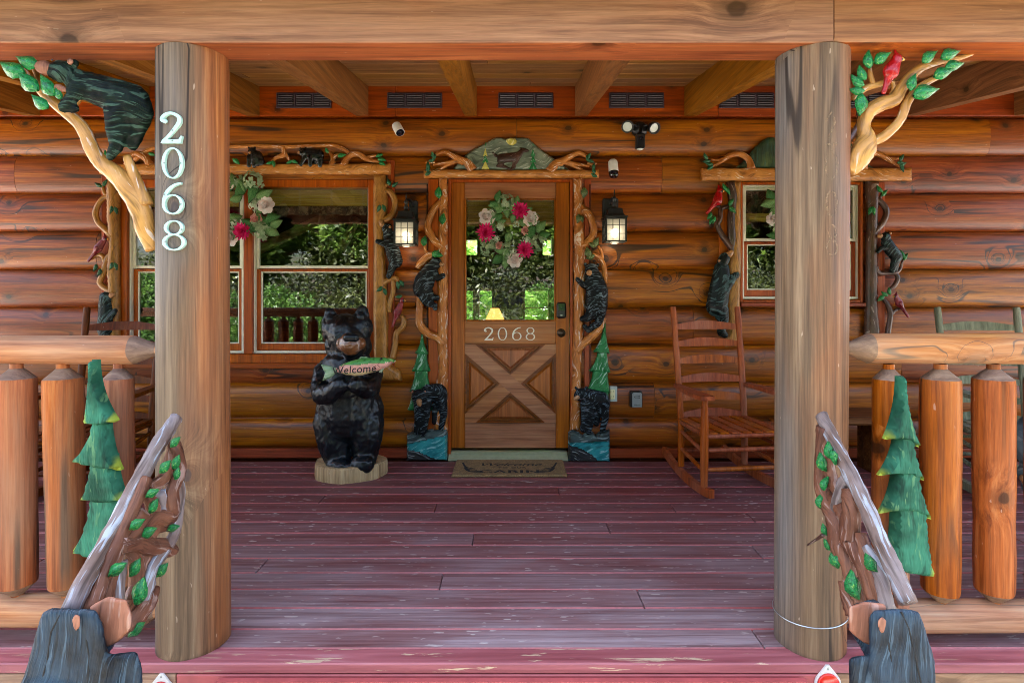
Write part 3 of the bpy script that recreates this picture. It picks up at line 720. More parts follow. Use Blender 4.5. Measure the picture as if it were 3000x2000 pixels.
# deck ------------------------------------------------------------
deck = thing('deck', 'worn maroon painted plank porch floor', 'floor', (0, 3.1, -.05), kind='structure')
seams = [1.903, 1.99] + [2.105 + .1427 * k for k in range(16)]
joints = {1: [.9], 2: [-1.3, 1.4], 3: [.533], 4: [-.31, 2.3], 5: [-1.16, 1.9], 6: [1.2], 7: [-.2, 2.6], 8: [.52], 9: [1.35], 10: [-.45, .95], 11: [-1.17, 2.1], 12: [.3]}
for i in range(len(seams) - 1):
    y0, y1 = seams[i], min(seams[i + 1], 4.36)
    if y1 - y0 < .03: continue
    js = [XL] + sorted(joints.get(i, []) + ([random.uniform(-3.6, -2.0)] if i % 2 else [random.uniform(2.4, 4)])) + [XR]
    if i == 0: js = [XL, -2.4, 2.6, XR]
    for a, b in zip(js[:-1], js[1:]):
        dz = random.uniform(-.0012, .0012) - (.001 if i else 0)
        mb = MB(); mb.box(a + .0012, b - .0012, y0 + .0018, y1 - .0018, -.036 + dz, dz, .0042, 0, 1)
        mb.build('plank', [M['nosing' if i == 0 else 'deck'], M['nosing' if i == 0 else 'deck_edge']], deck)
mb = MB(); mb.box(XL, XR, 1.98, 4.36, -.10, -.04); mb.build('subfloor', M['dark_skirt'], deck)
mb = MB(); mb.box(-1.143, 1.078, 1.906, 1.94, -.25, -.039, .003); mb.build('fascia_board', M['deck_face'], deck)
mb = MB(); mb.box(XL, -1.147, 1.909, 1.94, -.25, -.039, .003); mb.build('fascia_board', M['fascia_wood'], deck)
mb = MB(); mb.box(1.082, XR, 1.909, 1.94, -.25, -.039, .003); mb.build('fascia_board', M['fascia_wood'], deck)
mb = MB(); mb.box(XL, XR, 1.95, 1.98, GZ - .05, -.1); mb.build('skirt', M['dark_skirt'], deck)
# steps down to the ground
steps = thing('porch_steps', 'maroon porch steps below the deck edge', 'steps', (0, 1.5, GZ), kind='structure')
for k in range(3):
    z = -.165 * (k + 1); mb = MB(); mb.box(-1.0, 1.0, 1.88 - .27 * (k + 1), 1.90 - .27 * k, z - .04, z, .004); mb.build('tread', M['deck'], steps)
    mb = MB(); mb.box(-.99, .99, 1.875 - .27 * k, 1.895 - .27 * k, z, z + .123); mb.build('riser', M['deck_face'], steps)
for sx in (-1, 1):
    mb = MB(); mb.hull([(sx * x, y, z) for x in (.94, .985) for y, z in ((1.88, -.21), (1.88, -.5), (1.1, GZ), (1.08, -.55 - .1), (1.35, GZ))]); mb.build('stringer', M['fascia_wood'], steps)

# front wall of round-faced logs -----------------------------------
wall = thing('log_wall', 'red brown half round log siding wall behind the porch', 'wall', (0, YW, 0))
# openings (x0,x1,z0,z1)
OP = [(XW(1312, YC), XW(1679, YC), -.05, ZW(523, YC)),
      (XW(352, YC), XW(1100, YC), ZW(1066, YC), ZW(526, YC)),
      (XW(2166, YC), XW(2530, YC), ZW(888, YC), ZW(533, YC))]
rows_px = [342, 453, 565, 677, 789, 901, 1012, 1124, 1228, 1315]
zs = [ZW(p, 4.31) for p in rows_px]; zs[-1] = .075
jn = {0: [XW(1513, 4.31), XW(2902, 4.31)], 1: [XW(42, 4.31), XW(1940, 4.31)], 2: [1.9], 3: [-3.2], 4: [2.95], 5: [-2.9, 1.4], 6: [3.0], 7: [-3.0, 1.1], 8: [2.0]}
def prof(z, z0, z1):
    t = (z - z0) / (z1 - z0); u = 2 * t - 1
    return YW - BULGE * math.sqrt(max(0, 1 - (abs(u) ** 2.3))) ** .9
def log_piece(a, b, z0, z1, c0, c1):
    N = 12; pz = [c0 + (c1 - c0) * (.5 - .5 * math.cos(math.pi * k / N)) for k in range(N + 1)]
    P = [(prof(z, z0 + .004, z1 - .004) if z0 + .004 < z < z1 - .004 else YW, z) for z in pz]
    n = len(P); segs = max(1, int((b - a) / .5)); vs = []; fs = []
    w = [random.uniform(-.003, .003) for _ in range(segs + 1)]
    for s in range(segs + 1):
        x = a + (b - a) * s / segs
        vs += [(x, y + w[s] * (1 if 0 < i < n - 1 else 0), z) for i, (y, z) in enumerate(P)] + [(x, YW + .04, c1), (x, YW + .04, c0)]
    m = n + 2
    for s in range(segs):
        for i in range(m):
            j = (i + 1) % m; fs.append((s * m + i, (s + 1) * m + i, (s + 1) * m + j, s * m + j)[::-1])
    fs.append(tuple(range(m))[::-1]); fs.append(tuple(segs * m + i for i in range(m)))
    mb = MB(); mb.add(vs, fs); o = mb.build('log', M['log'], wall)
    smooth_by_angle(o, 40)
for r in range(len(zs) - 1):
    z1, z0 = zs[r], zs[r + 1]
    cuts = sorted(set([XL, XR] + [q for o in OP if o[2] < z1 - .01 and o[3] > z0 + .01 for q in o[:2]] + jn.get(r, [])))
    for a, b in zip(cuts[:-1], cuts[1:]):
        bands = [(z0, z1)]
        for o in OP:
            if a >= o[0] - 1e-4 and b <= o[1] + 1e-4:
                nb = []
                for c0, c1 in bands:
                    if o[2] > c0 + .008: nb.append((c0, min(c1, o[2])))
                    if o[3] < c1 - .008: nb.append((max(c0, o[3]), c1))
                bands = nb
        for c0, c1 in bands:
            if c1 - c0 > .008: log_piece(a + (.0015 if a in jn.get(r, []) else 0), b - (.0015 if b in jn.get(r, []) else 0), z0, z1, c0, c1)
# base trim and the frieze board with its vents
for a, b in ((XL, OP[0][0]), (OP[0][1], XR)):
    mb = MB(); mb.box(a, b, 4.318, 4.40, 0.0, .073, .004); mb.build('base_trim', M['frieze'], wall)
zf0, zf1 = ZW(341, 4.335), ZW(250, 4.335)
for a, b in ((XL, -.9), (-.898, 1.6), (1.602, XR)):
    mb = MB(); mb.box(a, b, 4.335, 4.40, zf0 + .002, zf1, .003); mb.build('frieze_board', M['frieze'], wall)
# wall body behind the siding, with the same openings
xs = sorted([XL, XR] + [q for o in OP for q in o[:2]])
mb = MB()
for a, b in zip(xs[:-1], xs[1:]):
    o = [q for q in OP if a >= q[0] - 1e-4 and b <= q[1] + 1e-4]
    if not o: mb.box(a, b, 4.407, 4.52, -.1, 3.4)
    else:
        mb.box(a, b, 4.407, 4.52, -.1, o[0][2]); mb.box(a, b, 4.407, 4.52, o[0][3], 3.4)
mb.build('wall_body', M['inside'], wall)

def vent(px):
    Y = 4.333; x0, x1 = XW(px, Y), XW(px + 161, Y); z0, z1 = ZW(318, Y), ZW(273, Y)
    t = thing('soffit_vent', None, 'vent', ((x0 + x1) / 2, Y, z0), 'vents along the frieze board')
    mb = MB(); mb.box(x0, x1, Y - .006, Y, z0, z1, .003); mb.build('plate', M['vent'], t)
    mb = MB(); mb.box(x0, x1, Y - .014, Y - .006, z0, z0 + .012, .003); mb.box(x0, x1, Y - .012, Y - .006, z1 - .008, z1, .003)
    for q in (0, 1): mb.box((x0, x1 - .009)[q], (x0 + .009, x1)[q], Y - .012, Y - .006, z0 + .012, z1 - .008, .002)
    w = (x1 - x0) / 3
    for k in (1, 2): mb.box(x0 + w * k - .007, x0 + w * k + .007, Y - .012, Y - .006, z0 + .012, z1 - .008, .002)
    mb.build('frame', M['vent_rim'], t)
    for c in range(3):
        for r in range(5):
            z = z0 + .022 + r * (z1 - z0 - .04) / 4.4; mb = MB()
            mb.box(x0 + w * c + .013, x0 + w * (c + 1) - .013, Y - .018, Y - .006, z, z + .006, .0, M=Matrix.Rotation(math.radians(28), 3, 'X'))
            mb.build('louvre', M['vent'], t)
    return t
vl = ['dark brown louvred vent nearest the log post with the numerals', 'dark louvred vent above the pale bullet camera', 'dark louvred vent straight above the deer carving', 'dark louvred vent above the black floodlight', 'dark louvred vent beside the grey log post', 'dark louvred vent behind the cardinal bracket']
for px, lb in zip((811, 1135, 1460, 1784, 2106, 2430), vl): vent(px)['label'] = lb

# porch roof --------------------------------------------------------
SL = .15
roof = thing('porch_roof', 'sloping plank porch ceiling carried on pine rafters', 'roof', (0, 3.0, 2.5))
zc = lambda y: ZW(254, 4.335) - SL * (4.335 - y)
zb = lambda y: ZW(339, 4.32) - SL * (4.32 - y)
for k, x in enumerate([-4.55, -3.70, -2.85, -2.0, -1.158, -.319, .534, 1.38, 2.23, 3.08, 3.93, 4.78]):
    mb = MB(); hw = .047; Y0, Y1 = 1.72, 4.333
    mb.add([(x - hw, Y0, zb(Y0)), (x + hw, Y0, zb(Y0)), (x + hw, Y1, zb(Y1)), (x - hw, Y1, zb(Y1)), (x - hw, Y0, zc(Y0) - .001), (x + hw, Y0, zc(Y0) - .001), (x + hw, Y1, zc(Y1) - .001), (x - hw, Y1, zc(Y1) - .001)],
           [(0, 3, 2, 1), (4, 5, 6, 7), (0, 1, 5, 4), (1, 2, 6, 5), (2, 3, 7, 6), (3, 0, 4, 7)])
    mb.build('rafter', M['rafter'], roof)
y = 4.333; pitch = .132; i = 0
Ms = Matrix.Rotation(math.atan(SL), 3, 'X')
while y > 1.75:
    y0 = max(y - pitch, 1.70); js = [XL] + sorted([random.uniform(-3, 3) for _ in range(2 if i % 2 else 1)]) + [XR]
    for a, b in zip(js[:-1], js[1:]):
        mb = MB(); ym = (y + y0) / 2; zm = zc(ym)
        mb.box(a + .0008, b - .0008, y0 + .0015, y - .0015, zm, zm + .018, .003, M=Ms); mb.build('plank', M['ceiling'], roof)
    y = y0; i += 1
mb = MB()
Y0, Y1, T = 1.55, 4.52, .03
mb.add([(x, yy, zc(yy) + d) for x in (XL - .2, XR + .2) for yy in (Y0, Y1) for d in (T, T + .12)], [(0, 1, 3, 2), (4, 6, 7, 5), (0, 4, 5, 1), (2, 3, 7, 6), (0, 2, 6, 4), (1, 5, 7, 3)])
mb.build('roof_deck', M['shingle'], roof)
mb = MB(); mb.box(XL, XR, 1.66, 1.70, zc(1.68) - .16, zc(1.68) + .02, .004); mb.build('sky_block_board', M['beam'], roof)  # unseen board added above the beam to block sky light

# header beams ------------------------------------------------------
BZ = 2.117
xj = XW(2445, 1.92)
mb = MB(); mb.box(XL, xj - .001, 1.92, 2.072, BZ, 2.292, .004)
b1 = mb.build('header_beam', [M['beam'], M['beam_under']]); tag(b1, 'long tan cedar header beam resting on both log posts', 'beam')
mb = MB()
pf = [(1.922, 2.292), (1.922, 2.134), (1.932, 2.122), (1.962, 2.110), (1.985, 2.108), (2.072, 2.118), (2.072, 2.292)]
n = len(pf); vs = [(x, a, b) for x in (xj + .001, XR) for a, b in pf]; fs = [(i, (i + 1) % n, n + (i + 1) % n, n + i) for i in range(n)] + [tuple(range(n))[::-1], tuple(range(n, 2 * n))]
mb.add(vs, fs); mb.mi = [0, 0, 0, 0, 1, 0, 0, 0, 0]
b2 = mb.build('header_beam', [M['beam'], M['beam_under']]); tag(b2, 'tan header beam with rounded lower edge above the cardinal bracket', 'beam')
# underside faces take the orange stain
for o in (b1, b2):
    for p in o.data.polygons:
        if p.normal.z < -.9: p.material_index = 1

# posts ---------------------------------------------------------------
PY = 2.035
def post(x, r0, r1, mat, lab, lean=0.0):
    mb = MB(); N = 40; ph = random.uniform(0, 6)
    vs = []; fs = []; Z = [0, .02, .3, .6, .9, 1.2, 1.5, 1.8, BZ - .001]
    for i, z in enumerate(Z):
        r = r0 + (r1 - r0) * z / BZ
        for k in range(N):
            t = 2 * math.pi * k / N; q = r * (1 + .012 * math.sin(2 * t + ph + z) + .010 * math.sin(3 * t + 1.7 * z) + .006 * math.sin(7 * t + ph * 2 + .6 * z))
            vs.append((q * math.cos(t) + lean * z / BZ, q * math.sin(t), z))
    for i in range(len(Z) - 1):
        for k in range(N):
            k2 = (k + 1) % N; fs.append((i * N + k, i * N + k2, (i + 1) * N + k2, (i + 1) * N + k))
    fs += [tuple(range(N))[::-1], tuple((len(Z) - 1) * N + k for k in range(N))]
    vs = [(a + x, b + PY, c) for a, b, c in vs]
    mb.add(vs, fs); o = mb.build('log_post', mat, None, loc=(x, PY, 0)); smooth_by_angle(o, 50); return tag(o, lab, 'post')
PXL, PXR = -1.156, 1.081
post(PXL, .121, .118, M['post_a'], 'thick log porch post carrying pale mint numerals 2068', .0)
postb = post(PXR, .119, .121, M['post_b'], 'thick grey weathered log post with faint marks of removed numerals', .008)

# numerals -------------------------------------------------------------
def digit(mb, ch, x, z, w, h, y0, y1):
    X = lambda u: x + u * w; Z = lambda v: z + v * h
    if ch == '0': mb.ring(X(.5), Z(.5), (.5 * w, .5 * h), (.35 * w, .46 * h), y0, y1)
    elif ch == '8':
        mb.ring(X(.5), Z(.755), (.42 * w, .245 * h), (.28 * w, .205 * h), y0, y1); mb.ring(X(.5), Z(.275), (.5 * w, .275 * h), (.35 * w, .228 * h), y0 + .0004, y1)
    elif ch == '6':
        mb.ring(X(.5), Z(.32), (.5 * w, .32 * h), (.35 * w, .277 * h), y0, y1)
        p = catmull([(.08, .30, .15), (.1, .5, .15), (.25, .74, .15), (.55, .92, .12), (.9, 1.0, .08)], 5)
        mb.strip([(X(a), Z(b)) for a, b, c in p], [c * w for a, b, c in p], y0 + .0004, y1)
    elif ch == '2':
        p = catmull([(.2, .70, .16), (.08, .78, .2), (.2, .92, .14), (.5, .975, .12), (.82, .86, .16), (.85, .68, .18), (.62, .44, .15), (.34, .2, .14), (.1, .06, .1)], 5)
        mb.strip([(X(a), Z(b)) for a, b, c in p], [c * w for a, b, c in p], y0 + .0004, y1)
        mb.prism([(X(.02), Z(0)), (X(.93), Z(0)), (X(1.0), Z(.23)), (X(.93), Z(.23)), (X(.84), Z(.12)), (X(.1), Z(.11))], y0, y1)
        mb.ball((X(.2), (y0 + y1) / 2, Z(.72)), (.1 * w, (y1 - y0) / 2, .07 * h), 12, 6)
Yn = 1.912
hn = thing('house_numerals', 'pale mint metal numerals 2068 running down a log post', 'numerals', (XW(505, Yn), Yn, ZW(734, Yn)))
for ch, (a, b, c, d) in zip('2068', ((469, 533, 329, 419), (473, 536, 432, 523), (474, 536, 536, 628), (474, 542, 645, 734))):
    mb = MB(); y0 = Yn - .006; digit(mb, ch, XW(a, y0), ZW(d, y0), XW(b, y0) - XW(a, y0), ZW(c, y0) - ZW(d, y0), y0, Yn + .006)
    o = mb.build('numeral', M['mint'], hn)
    for k in (-1, 1):
        mb = MB(); e = -.35 * (b - a) * k if ch != '2' else 0
        pp = {'2': ((a + b) / 2 + 4, 412 - (k + 1) * 30 + (0 if k < 0 else 30)), '0': ((a + b) / 2 + k * 24, (c + d) / 2), '6': ((a + b) / 2 + 24 * k, d - 30 - (28 if k < 0 else 0)), '8': ((a + b) / 2 + 24 * k, d - 26 - (36 if k > 0 else 0))}[ch]
        mb.ball(tuple(W(pp[0], pp[1], y0)), (.0035, .002, .0035), 8, 4); mb.build('screw', M['screw'], o)
# faint glue lines where numerals were taken off the other post
Yg = 1.9165
for ch, (a, b, c, d) in zip('2068', ((2417, 2453, 330, 425), (2415, 2456, 440, 528), (2418, 2454, 556, 636), (2420, 2454, 655, 750))):
    mb = MB(); w, h = XW(b, Yg) - XW(a, Yg), ZW(c, Yg) - ZW(d, Yg); x, z = XW(a, Yg), ZW(d, Yg)
    if ch == '2': mb.strip([(x + w * u, z + h * v) for u, v in ((.1, .75), (.5, 1), (.85, .75), (.3, .2))], [.007] * 4, Yg - .0012, Yg + .01); mb.strip([(x, z), (x + w, z + .006)], [.007] * 2, Yg - .0012, Yg + .01)
    elif ch == '8': mb.ring(x + w / 2, z + h * .74, (w * .45, h * .24), (w * .3, h * .17), Yg - .0012, Yg + .01); mb.ring(x + w / 2, z + h * .26, (w * .52, h * .26), (w * .36, h * .19), Yg - .0012, Yg + .01)
    else: mb.ring(x + w / 2, z + h / 2, (w / 2, h / 2), (w / 2 - .008, h / 2 - .008), Yg - .0012, Yg + .01)
    mb.build('glue_mark', M['ghost'], postb)
# wire loop round the foot of the grey post
mb = MB(); mb.tube([(PXR + .1225 * math.cos(t), PY + .1225 * math.sin(t), .115 + .012 * math.cos(t)) for t in np.linspace(0, 2 * math.pi, 40)], .0017, 5, cap=False)
tag(mb.build('wire_loop', M['wire']), 'thin steel wire looped round the foot of grey post', 'wire')

# railings ---------------------------------------------------------------
def turned(name, p, q, r, mats, parent, tip=.05, neck=.35, seg=18):
    """a peeled log with pencil-cut ends: p to q"""
    p, q = Vector(p), Vector(q); d = (q - p); L = d.length; d.normalize()
    a = Vector((0, 1, 0)); b = d.cross(a).normalized(); mb = MB()
    prof_ = [(0, neck * r), (.018, neck * r), (tip * .99, r * .97), (tip + .012, r)] + [(L * t, r * (1 + random.uniform(-.03, .03))) for t in (.2, .35, .5, .65, .8)] + [(L - tip - .012, r), (L - tip * .99, r * .97), (L - .018, neck * r), (L, neck * r)]
    vs = []; fs = []; ph = random.uniform(0, 6)
    for h, rr in prof_:
        for k in range(seg):
            t = 2 * math.pi * k / seg; w_ = rr * (1 + (.035 * math.sin(2 * t + ph + h * 3) + .025 * math.sin(5 * t + ph + h)) * (1 if rr > r * .6 else 0))
            vs.append(p + d * h + a * math.cos(t) * w_ + b * math.sin(t) * w_)
    n = len(prof_)
    for i in range(n - 1):
        for k in range(seg):
            k2 = (k + 1) % seg; fs.append((i * seg + k, i * seg + k2, (i + 1) * seg + k2, (i + 1) * seg + k))
    fs += [tuple(range(seg))[::-1], tuple((n - 1) * seg + k for k in range(seg))]
    mb.add(vs, fs); mi = []
    for i in range(n - 1): mi += [1 if i in (1, n - 3) else 0] * seg
    mb.mi = mi + [0, 0]
    o = mb.build(name, mats, parent); return smooth_by_angle(o, 32)
RY = 2.035
def railing(side, label):
    s = -1 if side == 'l' else 1
    t = thing('log_railing', label, 'railing', (s * 2.3, RY, 0))
    if side == 'l':
        x0 = PXL - .115; x1 = XL
        turned('top_rail', (x0, RY, ZW(1024, RY)), (x1, RY, ZW(1016, RY)), .053, [M['rail'], M['endgrain']], t, .1, .38)
        turned('bottom_rail', (x0, RY, ZW(1784, RY)), (x1, RY, ZW(1786, RY)), .056, [M['rail'], M['endgrain']], t, .06, .5)
        cs = [(48, 52, 50), (-135, -135, 50), (184, 199, 50), (348, 348, 41)]
        cs += [(-135 - 142 * k, -135 - 142 * k, 49) for k in (1, 2, 3, 4, 5, 6)]
        z0, z1 = ZW(1752, RY), ZW(1064, RY)
    else:
        x0 = PXR + .115; x1 = XR
        turned('top_rail', (x0, RY, ZW(1020, RY)), (x1, RY, ZW(1018, RY)), .056, [M['rail'], M['endgrain']], t, .1, .36)
        turned('bottom_rail', (x0, RY, ZW(1800, RY)), (x1, RY, ZW(1804, RY)), .056, [M['rail'], M['endgrain']], t, .06, .5)
        cs = [(2603, 2603, 45), (2755, 2756, 51), (2910, 2913, 51)] + [(3062 + 150 * k, 3062 + 150 * k, 50) for k in range(7)]
        z0, z1 = ZW(1772, RY), ZW(1066, RY)
    for a, b, r in cs:
        xa, xb = XW(a, RY), XW(b, RY)
        if abs(xa) > 4.9: continue
        turned('baluster', (xb, RY, z0), (xa, RY, z1), r * RY / F * .97, [M['baluster'], M['endgrain']], t, .055, .34)
    return t
railing('l', 'peeled log railing with pointed balusters beside the numbered post')
railing('r', 'peeled log railing with pointed balusters beside the grey post')
# ------------------------------------------------------------------ windows and door
def frame_box(mb, x0, x1, z0, z1, w, y0, y1, b=.003, wb=None, wt=None):
    wb = w if wb is None else wb; wt = w if wt is None else wt
    mb.box(x0, x0 + w, y0, y1, z0, z1, b); mb.box(x1 - w, x1, y0, y1, z0, z1, b)
    mb.box(x0 + w + .0005, x1 - w - .0005, y0 + .001, y1, z0, z0 + wb, b); mb.box(x0 + w + .0005, x1 - w - .0005, y0 + .001, y1, z1 - wt, z1, b)
def px_rect(a, b, c, d, Y): return XW(a, Y), XW(b, Y), ZW(d, Y), ZW(c, Y)
def sash_unit(t, a, b, c, mid, d):
    """double-hung unit between photo columns a..b, rows c (top), mid, d (bottom)"""
    x0, x1, z0, z1 = px_rect(a, b, c, d, 4.335); zm = ZW(mid, 4.335)
    mb = MB(); frame_box(mb, x0, x1, z0, z1, .018, 4.325, 4.40); mb.build('jamb_liner', M['vinyl'], t)
    # upper sash sits in front
    u = MB(); frame_box(u, x0 + .02, x1 - .02, zm, z1 - .02, .022, 4.345, 4.372); s1 = u.build('sash', M['vinyl'], t)
    g = MB(); g.box(x0 + .042, x1 - .042, 4.356, 4.360, zm + .022, z1 - .042); g.build('pane', M['glass'], s1)
    l = MB(); frame_box(l, x0 + .02, x1 - .02, z0 + .02, zm - .004, .03, 4.352, 4.385, wb=.05, wt=.018); s2 = l.build('sash', M['casing'], t)
    v = MB(); frame_box(v, x0 + .0505, x1 - .0505, z0 + .0705, zm - .0225, .011, 4.357, 4.372); v.build('glazing_bead', M['vinyl'], s2)
    g = MB(); g.box(x0 + .0615, x1 - .0615, 4.366, 4.370, z0 + .0815, zm - .0335); g.build('pane', M['glass'], s2)
lw = thing('window', 'wide double window with cream sashes behind the standing bear statue', 'window', (XW(725, YC), YC, ZW(1064, YC)))
x0, x1, z0, z1 = px_rect(354, 1098, 526, 1064, 4.30)
mb = MB(); frame_box(mb, x0, x1, z0, z1, .05, 4.292, 4.405, .005, wb=.07, wt=.06)
mb.build('casing', M['casing'], lw)
mb = MB(); mb.box(XW(716, 4.31), XW(741, 4.31), 4.30, 4.40, z0 + .0705, z1 - .0605, .004); mb.build('mullion', M['casing'], lw)
mb = MB(); mb.box(x0 - .02, x1 + .02, 4.262, 4.292, z0 - .035, z0 + .004, .004); mb.build('sill', M['frieze'], lw)
sash_unit(lw, 379, 716, 532, 786, 1034); sash_unit(lw, 742, 1092, 532, 786, 1034)
rw = thing('window', 'small double hung window partly hidden by the grey post', 'window', (XW(2347, YC), YC, ZW(885, YC)))
x0, x1, z0, z1 = px_rect(2167, 2528, 533, 886, 4.30)
mb = MB(); frame_box(mb, x0, x1, z0, z1, .022, 4.292, 4.405, .004, wb=.02, wt=.022); mb.build('casing', M['casing'], rw)
mb = MB(); mb.box(x0 - .0, x1 + .02, 4.27, 4.292, z0 - .03, z0 - .002, .004); mb.build('sill', M['frieze'], rw)
sash_unit(rw, 2172, 2518, 541, 706, 876)
for t, a, b, c, d, nm in ((lw, 300, 322, 515, 1064, 1), (lw, 1136, 1156, 470, 1090, 1), (rw, 2107, 2136, 535, 905, 1), (rw, 2568, 2590, 535, 975, 1)):
    x0, x1, z0, z1 = px_rect(a, b, c, d, 4.302); mb = MB(); mb.box(x0, x1, 4.290, 4.33, z0, z1, .003); mb.build('side_casing', M['casing'], t)

def blind(name, label, a, b, c, d, Y, drop=5):
    x0, x1, z0, z1 = px_rect(a, b, c, d, Y); t = thing(name, label, 'blind', ((x0 + x1) / 2, Y, z1))
    n = max(6, int((z1 - z0) / .0085))
    for k in range(n):
        z = z0 + (z1 - z0) * (k + .5) / n; mb = MB(); r = .0042
        mb.box(x0, x1, Y - r + random.uniform(-.003, .003), Y + r, z - r, z + r, .0015); mb.build('slat', M['bamboo'], t)
    mb = MB()
    m = 4 if x1 - x0 > .5 else 2
    for k in range(m):
        x = x0 + (x1 - x0) * (k + .12 + .76 * k / (m - 1) - .0) / m if False else x0 + .03 + (x1 - x0 - .06) * k / (m - 1)
        pts = [(x + (.012 if i % 2 else -.012), Y - .009, z0 + (z1 + .02 - z0) * i / 18) for i in range(19)]
        mb.tube(pts, .0016, 4)
    mb.build('cord', M['cord'], t); return t
blind('bamboo_blind', 'bamboo slat blind rolled up beside the left over bear header', 776, 1076, 556, 603, 4.46)['label'] = 'bamboo slat blind rolled up inside the wide window'
blind('bamboo_blind', 'x', 400, 700, 560, 606, 4.46)['label'] = 'bamboo slat blind behind the numbered post'
blind('bamboo_blind', 'x', 1360, 1630, 583, 664, 4.46)['label'] = 'bamboo slat blind behind the wreath on the door glass'
blind('bamboo_blind', 'x', 2180, 2510, 626, 650, 4.46)['label'] = 'narrow bamboo slat blind inside the small window'
for a, b, c, d, lab in ((770, 1088, 603, 628, 'dark patterned valance hanging under the wide window blind'), (2178, 2512, 560, 640, 'dark patterned valance inside the small window')):
    x0, x1, z0, z1 = px_rect(a, b, c, d, 4.53); vs = []; fs = []; N = 40
    for k in range(N + 1):
        x = x0 + (x1 - x0) * k / N; y = 4.56 + .012 * math.sin(k * 1.3)
        vs += [(x, y, z0 + .006 * math.sin(k * .8)), (x, y, z1), (x, y + .004, z1), (x, y + .004, z0 + .006 * math.sin(k * .8))]
    for k in range(N):
        a_, b_ = 4 * k, 4 * k + 4; fs += [(a_, b_, b_ + 1, a_ + 1), (a_ + 2, b_ + 2, b_ + 3, a_ + 3), (a_ + 1, b_ + 1, b_ + 2, a_ + 2), (a_ + 3, b_ + 3, b_, a_)]
    mb = MB(); mb.add(vs, fs); tag(mb.build('valance', M['valance']), lab, 'valance')

# door ------------------------------------------------------------------
YD = 4.318
door = thing('front_door', 'brown wooden half glass door with crossed lower panel', 'door', (XW(1495, YD), YD, .03))
def dbox(name, a, b, c, d, y0, y1, mat, parent=None, bev=.003):
    x0, x1, z0, z1 = px_rect(a, b, c, d, y0); mb = MB(); mb.box(x0, x1, y0, y1, z0, z1, bev); return mb.build(name, mat, parent or door)
dbox('stile', 1322, 1361.6, 535, 1312, YD, YD + .045, M['door']); dbox('stile', 1628.4, 1668, 535, 1312, YD, YD + .045, M['door'])
dbox('rail', 1362, 1628, 535, 582, YD + .0005, YD + .045, M['door_h']); dbox('rail', 1362, 1628, 941, 1008, YD + .0005, YD + .045, M['door_h']); dbox('rail', 1362, 1628, 1239, 1312, YD + .0005, YD + .045, M['door_h'])
x0, x1, z0, z1 = px_rect(1362, 1628, 582, 941, YD)
mb = MB(); frame_box(mb, x0, x1, z0, z1, .011, YD - .008, YD + .03, .004); mb.build('glass_moulding', M['door'], door)
mb = MB(); mb.box(x0 + .011, x1 - .011, YD + .016, YD + .022, z0 + .011, z1 - .011); mb.build('pane', M['glass'], door)
# crossed brace, four recessed triangles with raised fields
A, B, Cc, D = 1362, 1628, 1009, 1238; mx, my = (A + B) / 2, (Cc + D) / 2; hw = 27
def line(p, q, w, y0, y1, nm, m):
    p, q = np.array(p, float), np.array(q, float); d = (q - p) / np.linalg.norm(q - p); n = np.array((-d[1], d[0])) * w / 2
    mb = MB(); mb.ppoly([tuple(p + n), tuple(p - n), tuple(q - n), tuple(q + n)], y0, y1); return mb.build(nm, m, door)
mbx = MB(); w = 23
s_ = w * 1.32
for P in ([(A, Cc), (A + s_, Cc), (B, D - s_ * .86), (B, D), (B - s_, D), (A, Cc + s_ * .86)],):
    mbx.ppoly(P, YD + .001, YD + .04)
mbx.build('brace', M['door_h'], door)
mbx = MB(); mbx.ppoly([(B, Cc), (B - s_, Cc), (A, D - s_ * .86), (A, D), (A + s_, D), (B, Cc + s_ * .86)], YD + .0016, YD + .04); mbx.build('brace', M['door_h'], door)
dbox('panel_back', A + .5, B - .5, Cc + .5, D - .5, YD + .022, YD + .04, M['door_dark'], bev=0)
def tri_panel(P):
    P = [np.array(p, float) for p in P]; c = sum(P) / 3
    def inset(d):
        out = []
        for i in range(3):
            a, b, e = P[i - 1], P[i], P[(i + 1) % 3]; u = (a - b) / np.linalg.norm(a - b); v = (e - b) / np.linalg.norm(e - b)
            bis = (u + v); bis /= np.linalg.norm(bis); sn = abs(u[0] * v[1] - u[1] * v[0]); cs = u.dot(v); half = math.acos(max(-1, min(1, cs))) / 2
            out.append(b + bis * d / math.sin(half))
        return out
    o0, i0 = inset(0), inset(5.0); mb = MB()
    for i in range(3):
        j = (i + 1) % 3; mb.ppoly([tuple(o0[i]), tuple(o0[j]), tuple(i0[j]), tuple(i0[i])], YD - .004, YD + .03)
    mb.build('moulding', M['door_dark'], door)
    q1, q2 = inset(11), inset(17); vs = []; fs = []
    for q, y in ((q1, YD + .0215), (q2, YD + .006)):
        for p in q: w_ = W(p[0], p[1], YD); vs.append((w_.x, y, w_.z))
    for i in range(3): fs.append((i, (i + 1) % 3, 3 + (i + 1) % 3, 3 + i))
    fs.append((3, 4, 5)); mb = MB(); mb.add(vs, fs)
    o = mb.build('panel', M['door'], door)
    bm = bmesh.new(); bm.from_mesh(o.data); bmesh.ops.recalc_face_normals(bm, faces=bm.faces)
    if sum(f.normal.y for f in bm.faces) > 0: bmesh.ops.reverse_faces(bm, faces=bm.faces)
    bm.to_mesh(o.data); bm.free()
e = s_; f_ = s_ * .86
tri_panel([(A + e, Cc), (B - e, Cc), (mx, my - f_)]); tri_panel([(A + e, D), (B - e, D), (mx, my + f_)])
tri_panel([(A, Cc + f_), (A, D - f_), (mx - e, my)]); tri_panel([(B, Cc + f_), (B, D - f_), (mx + e, my)])
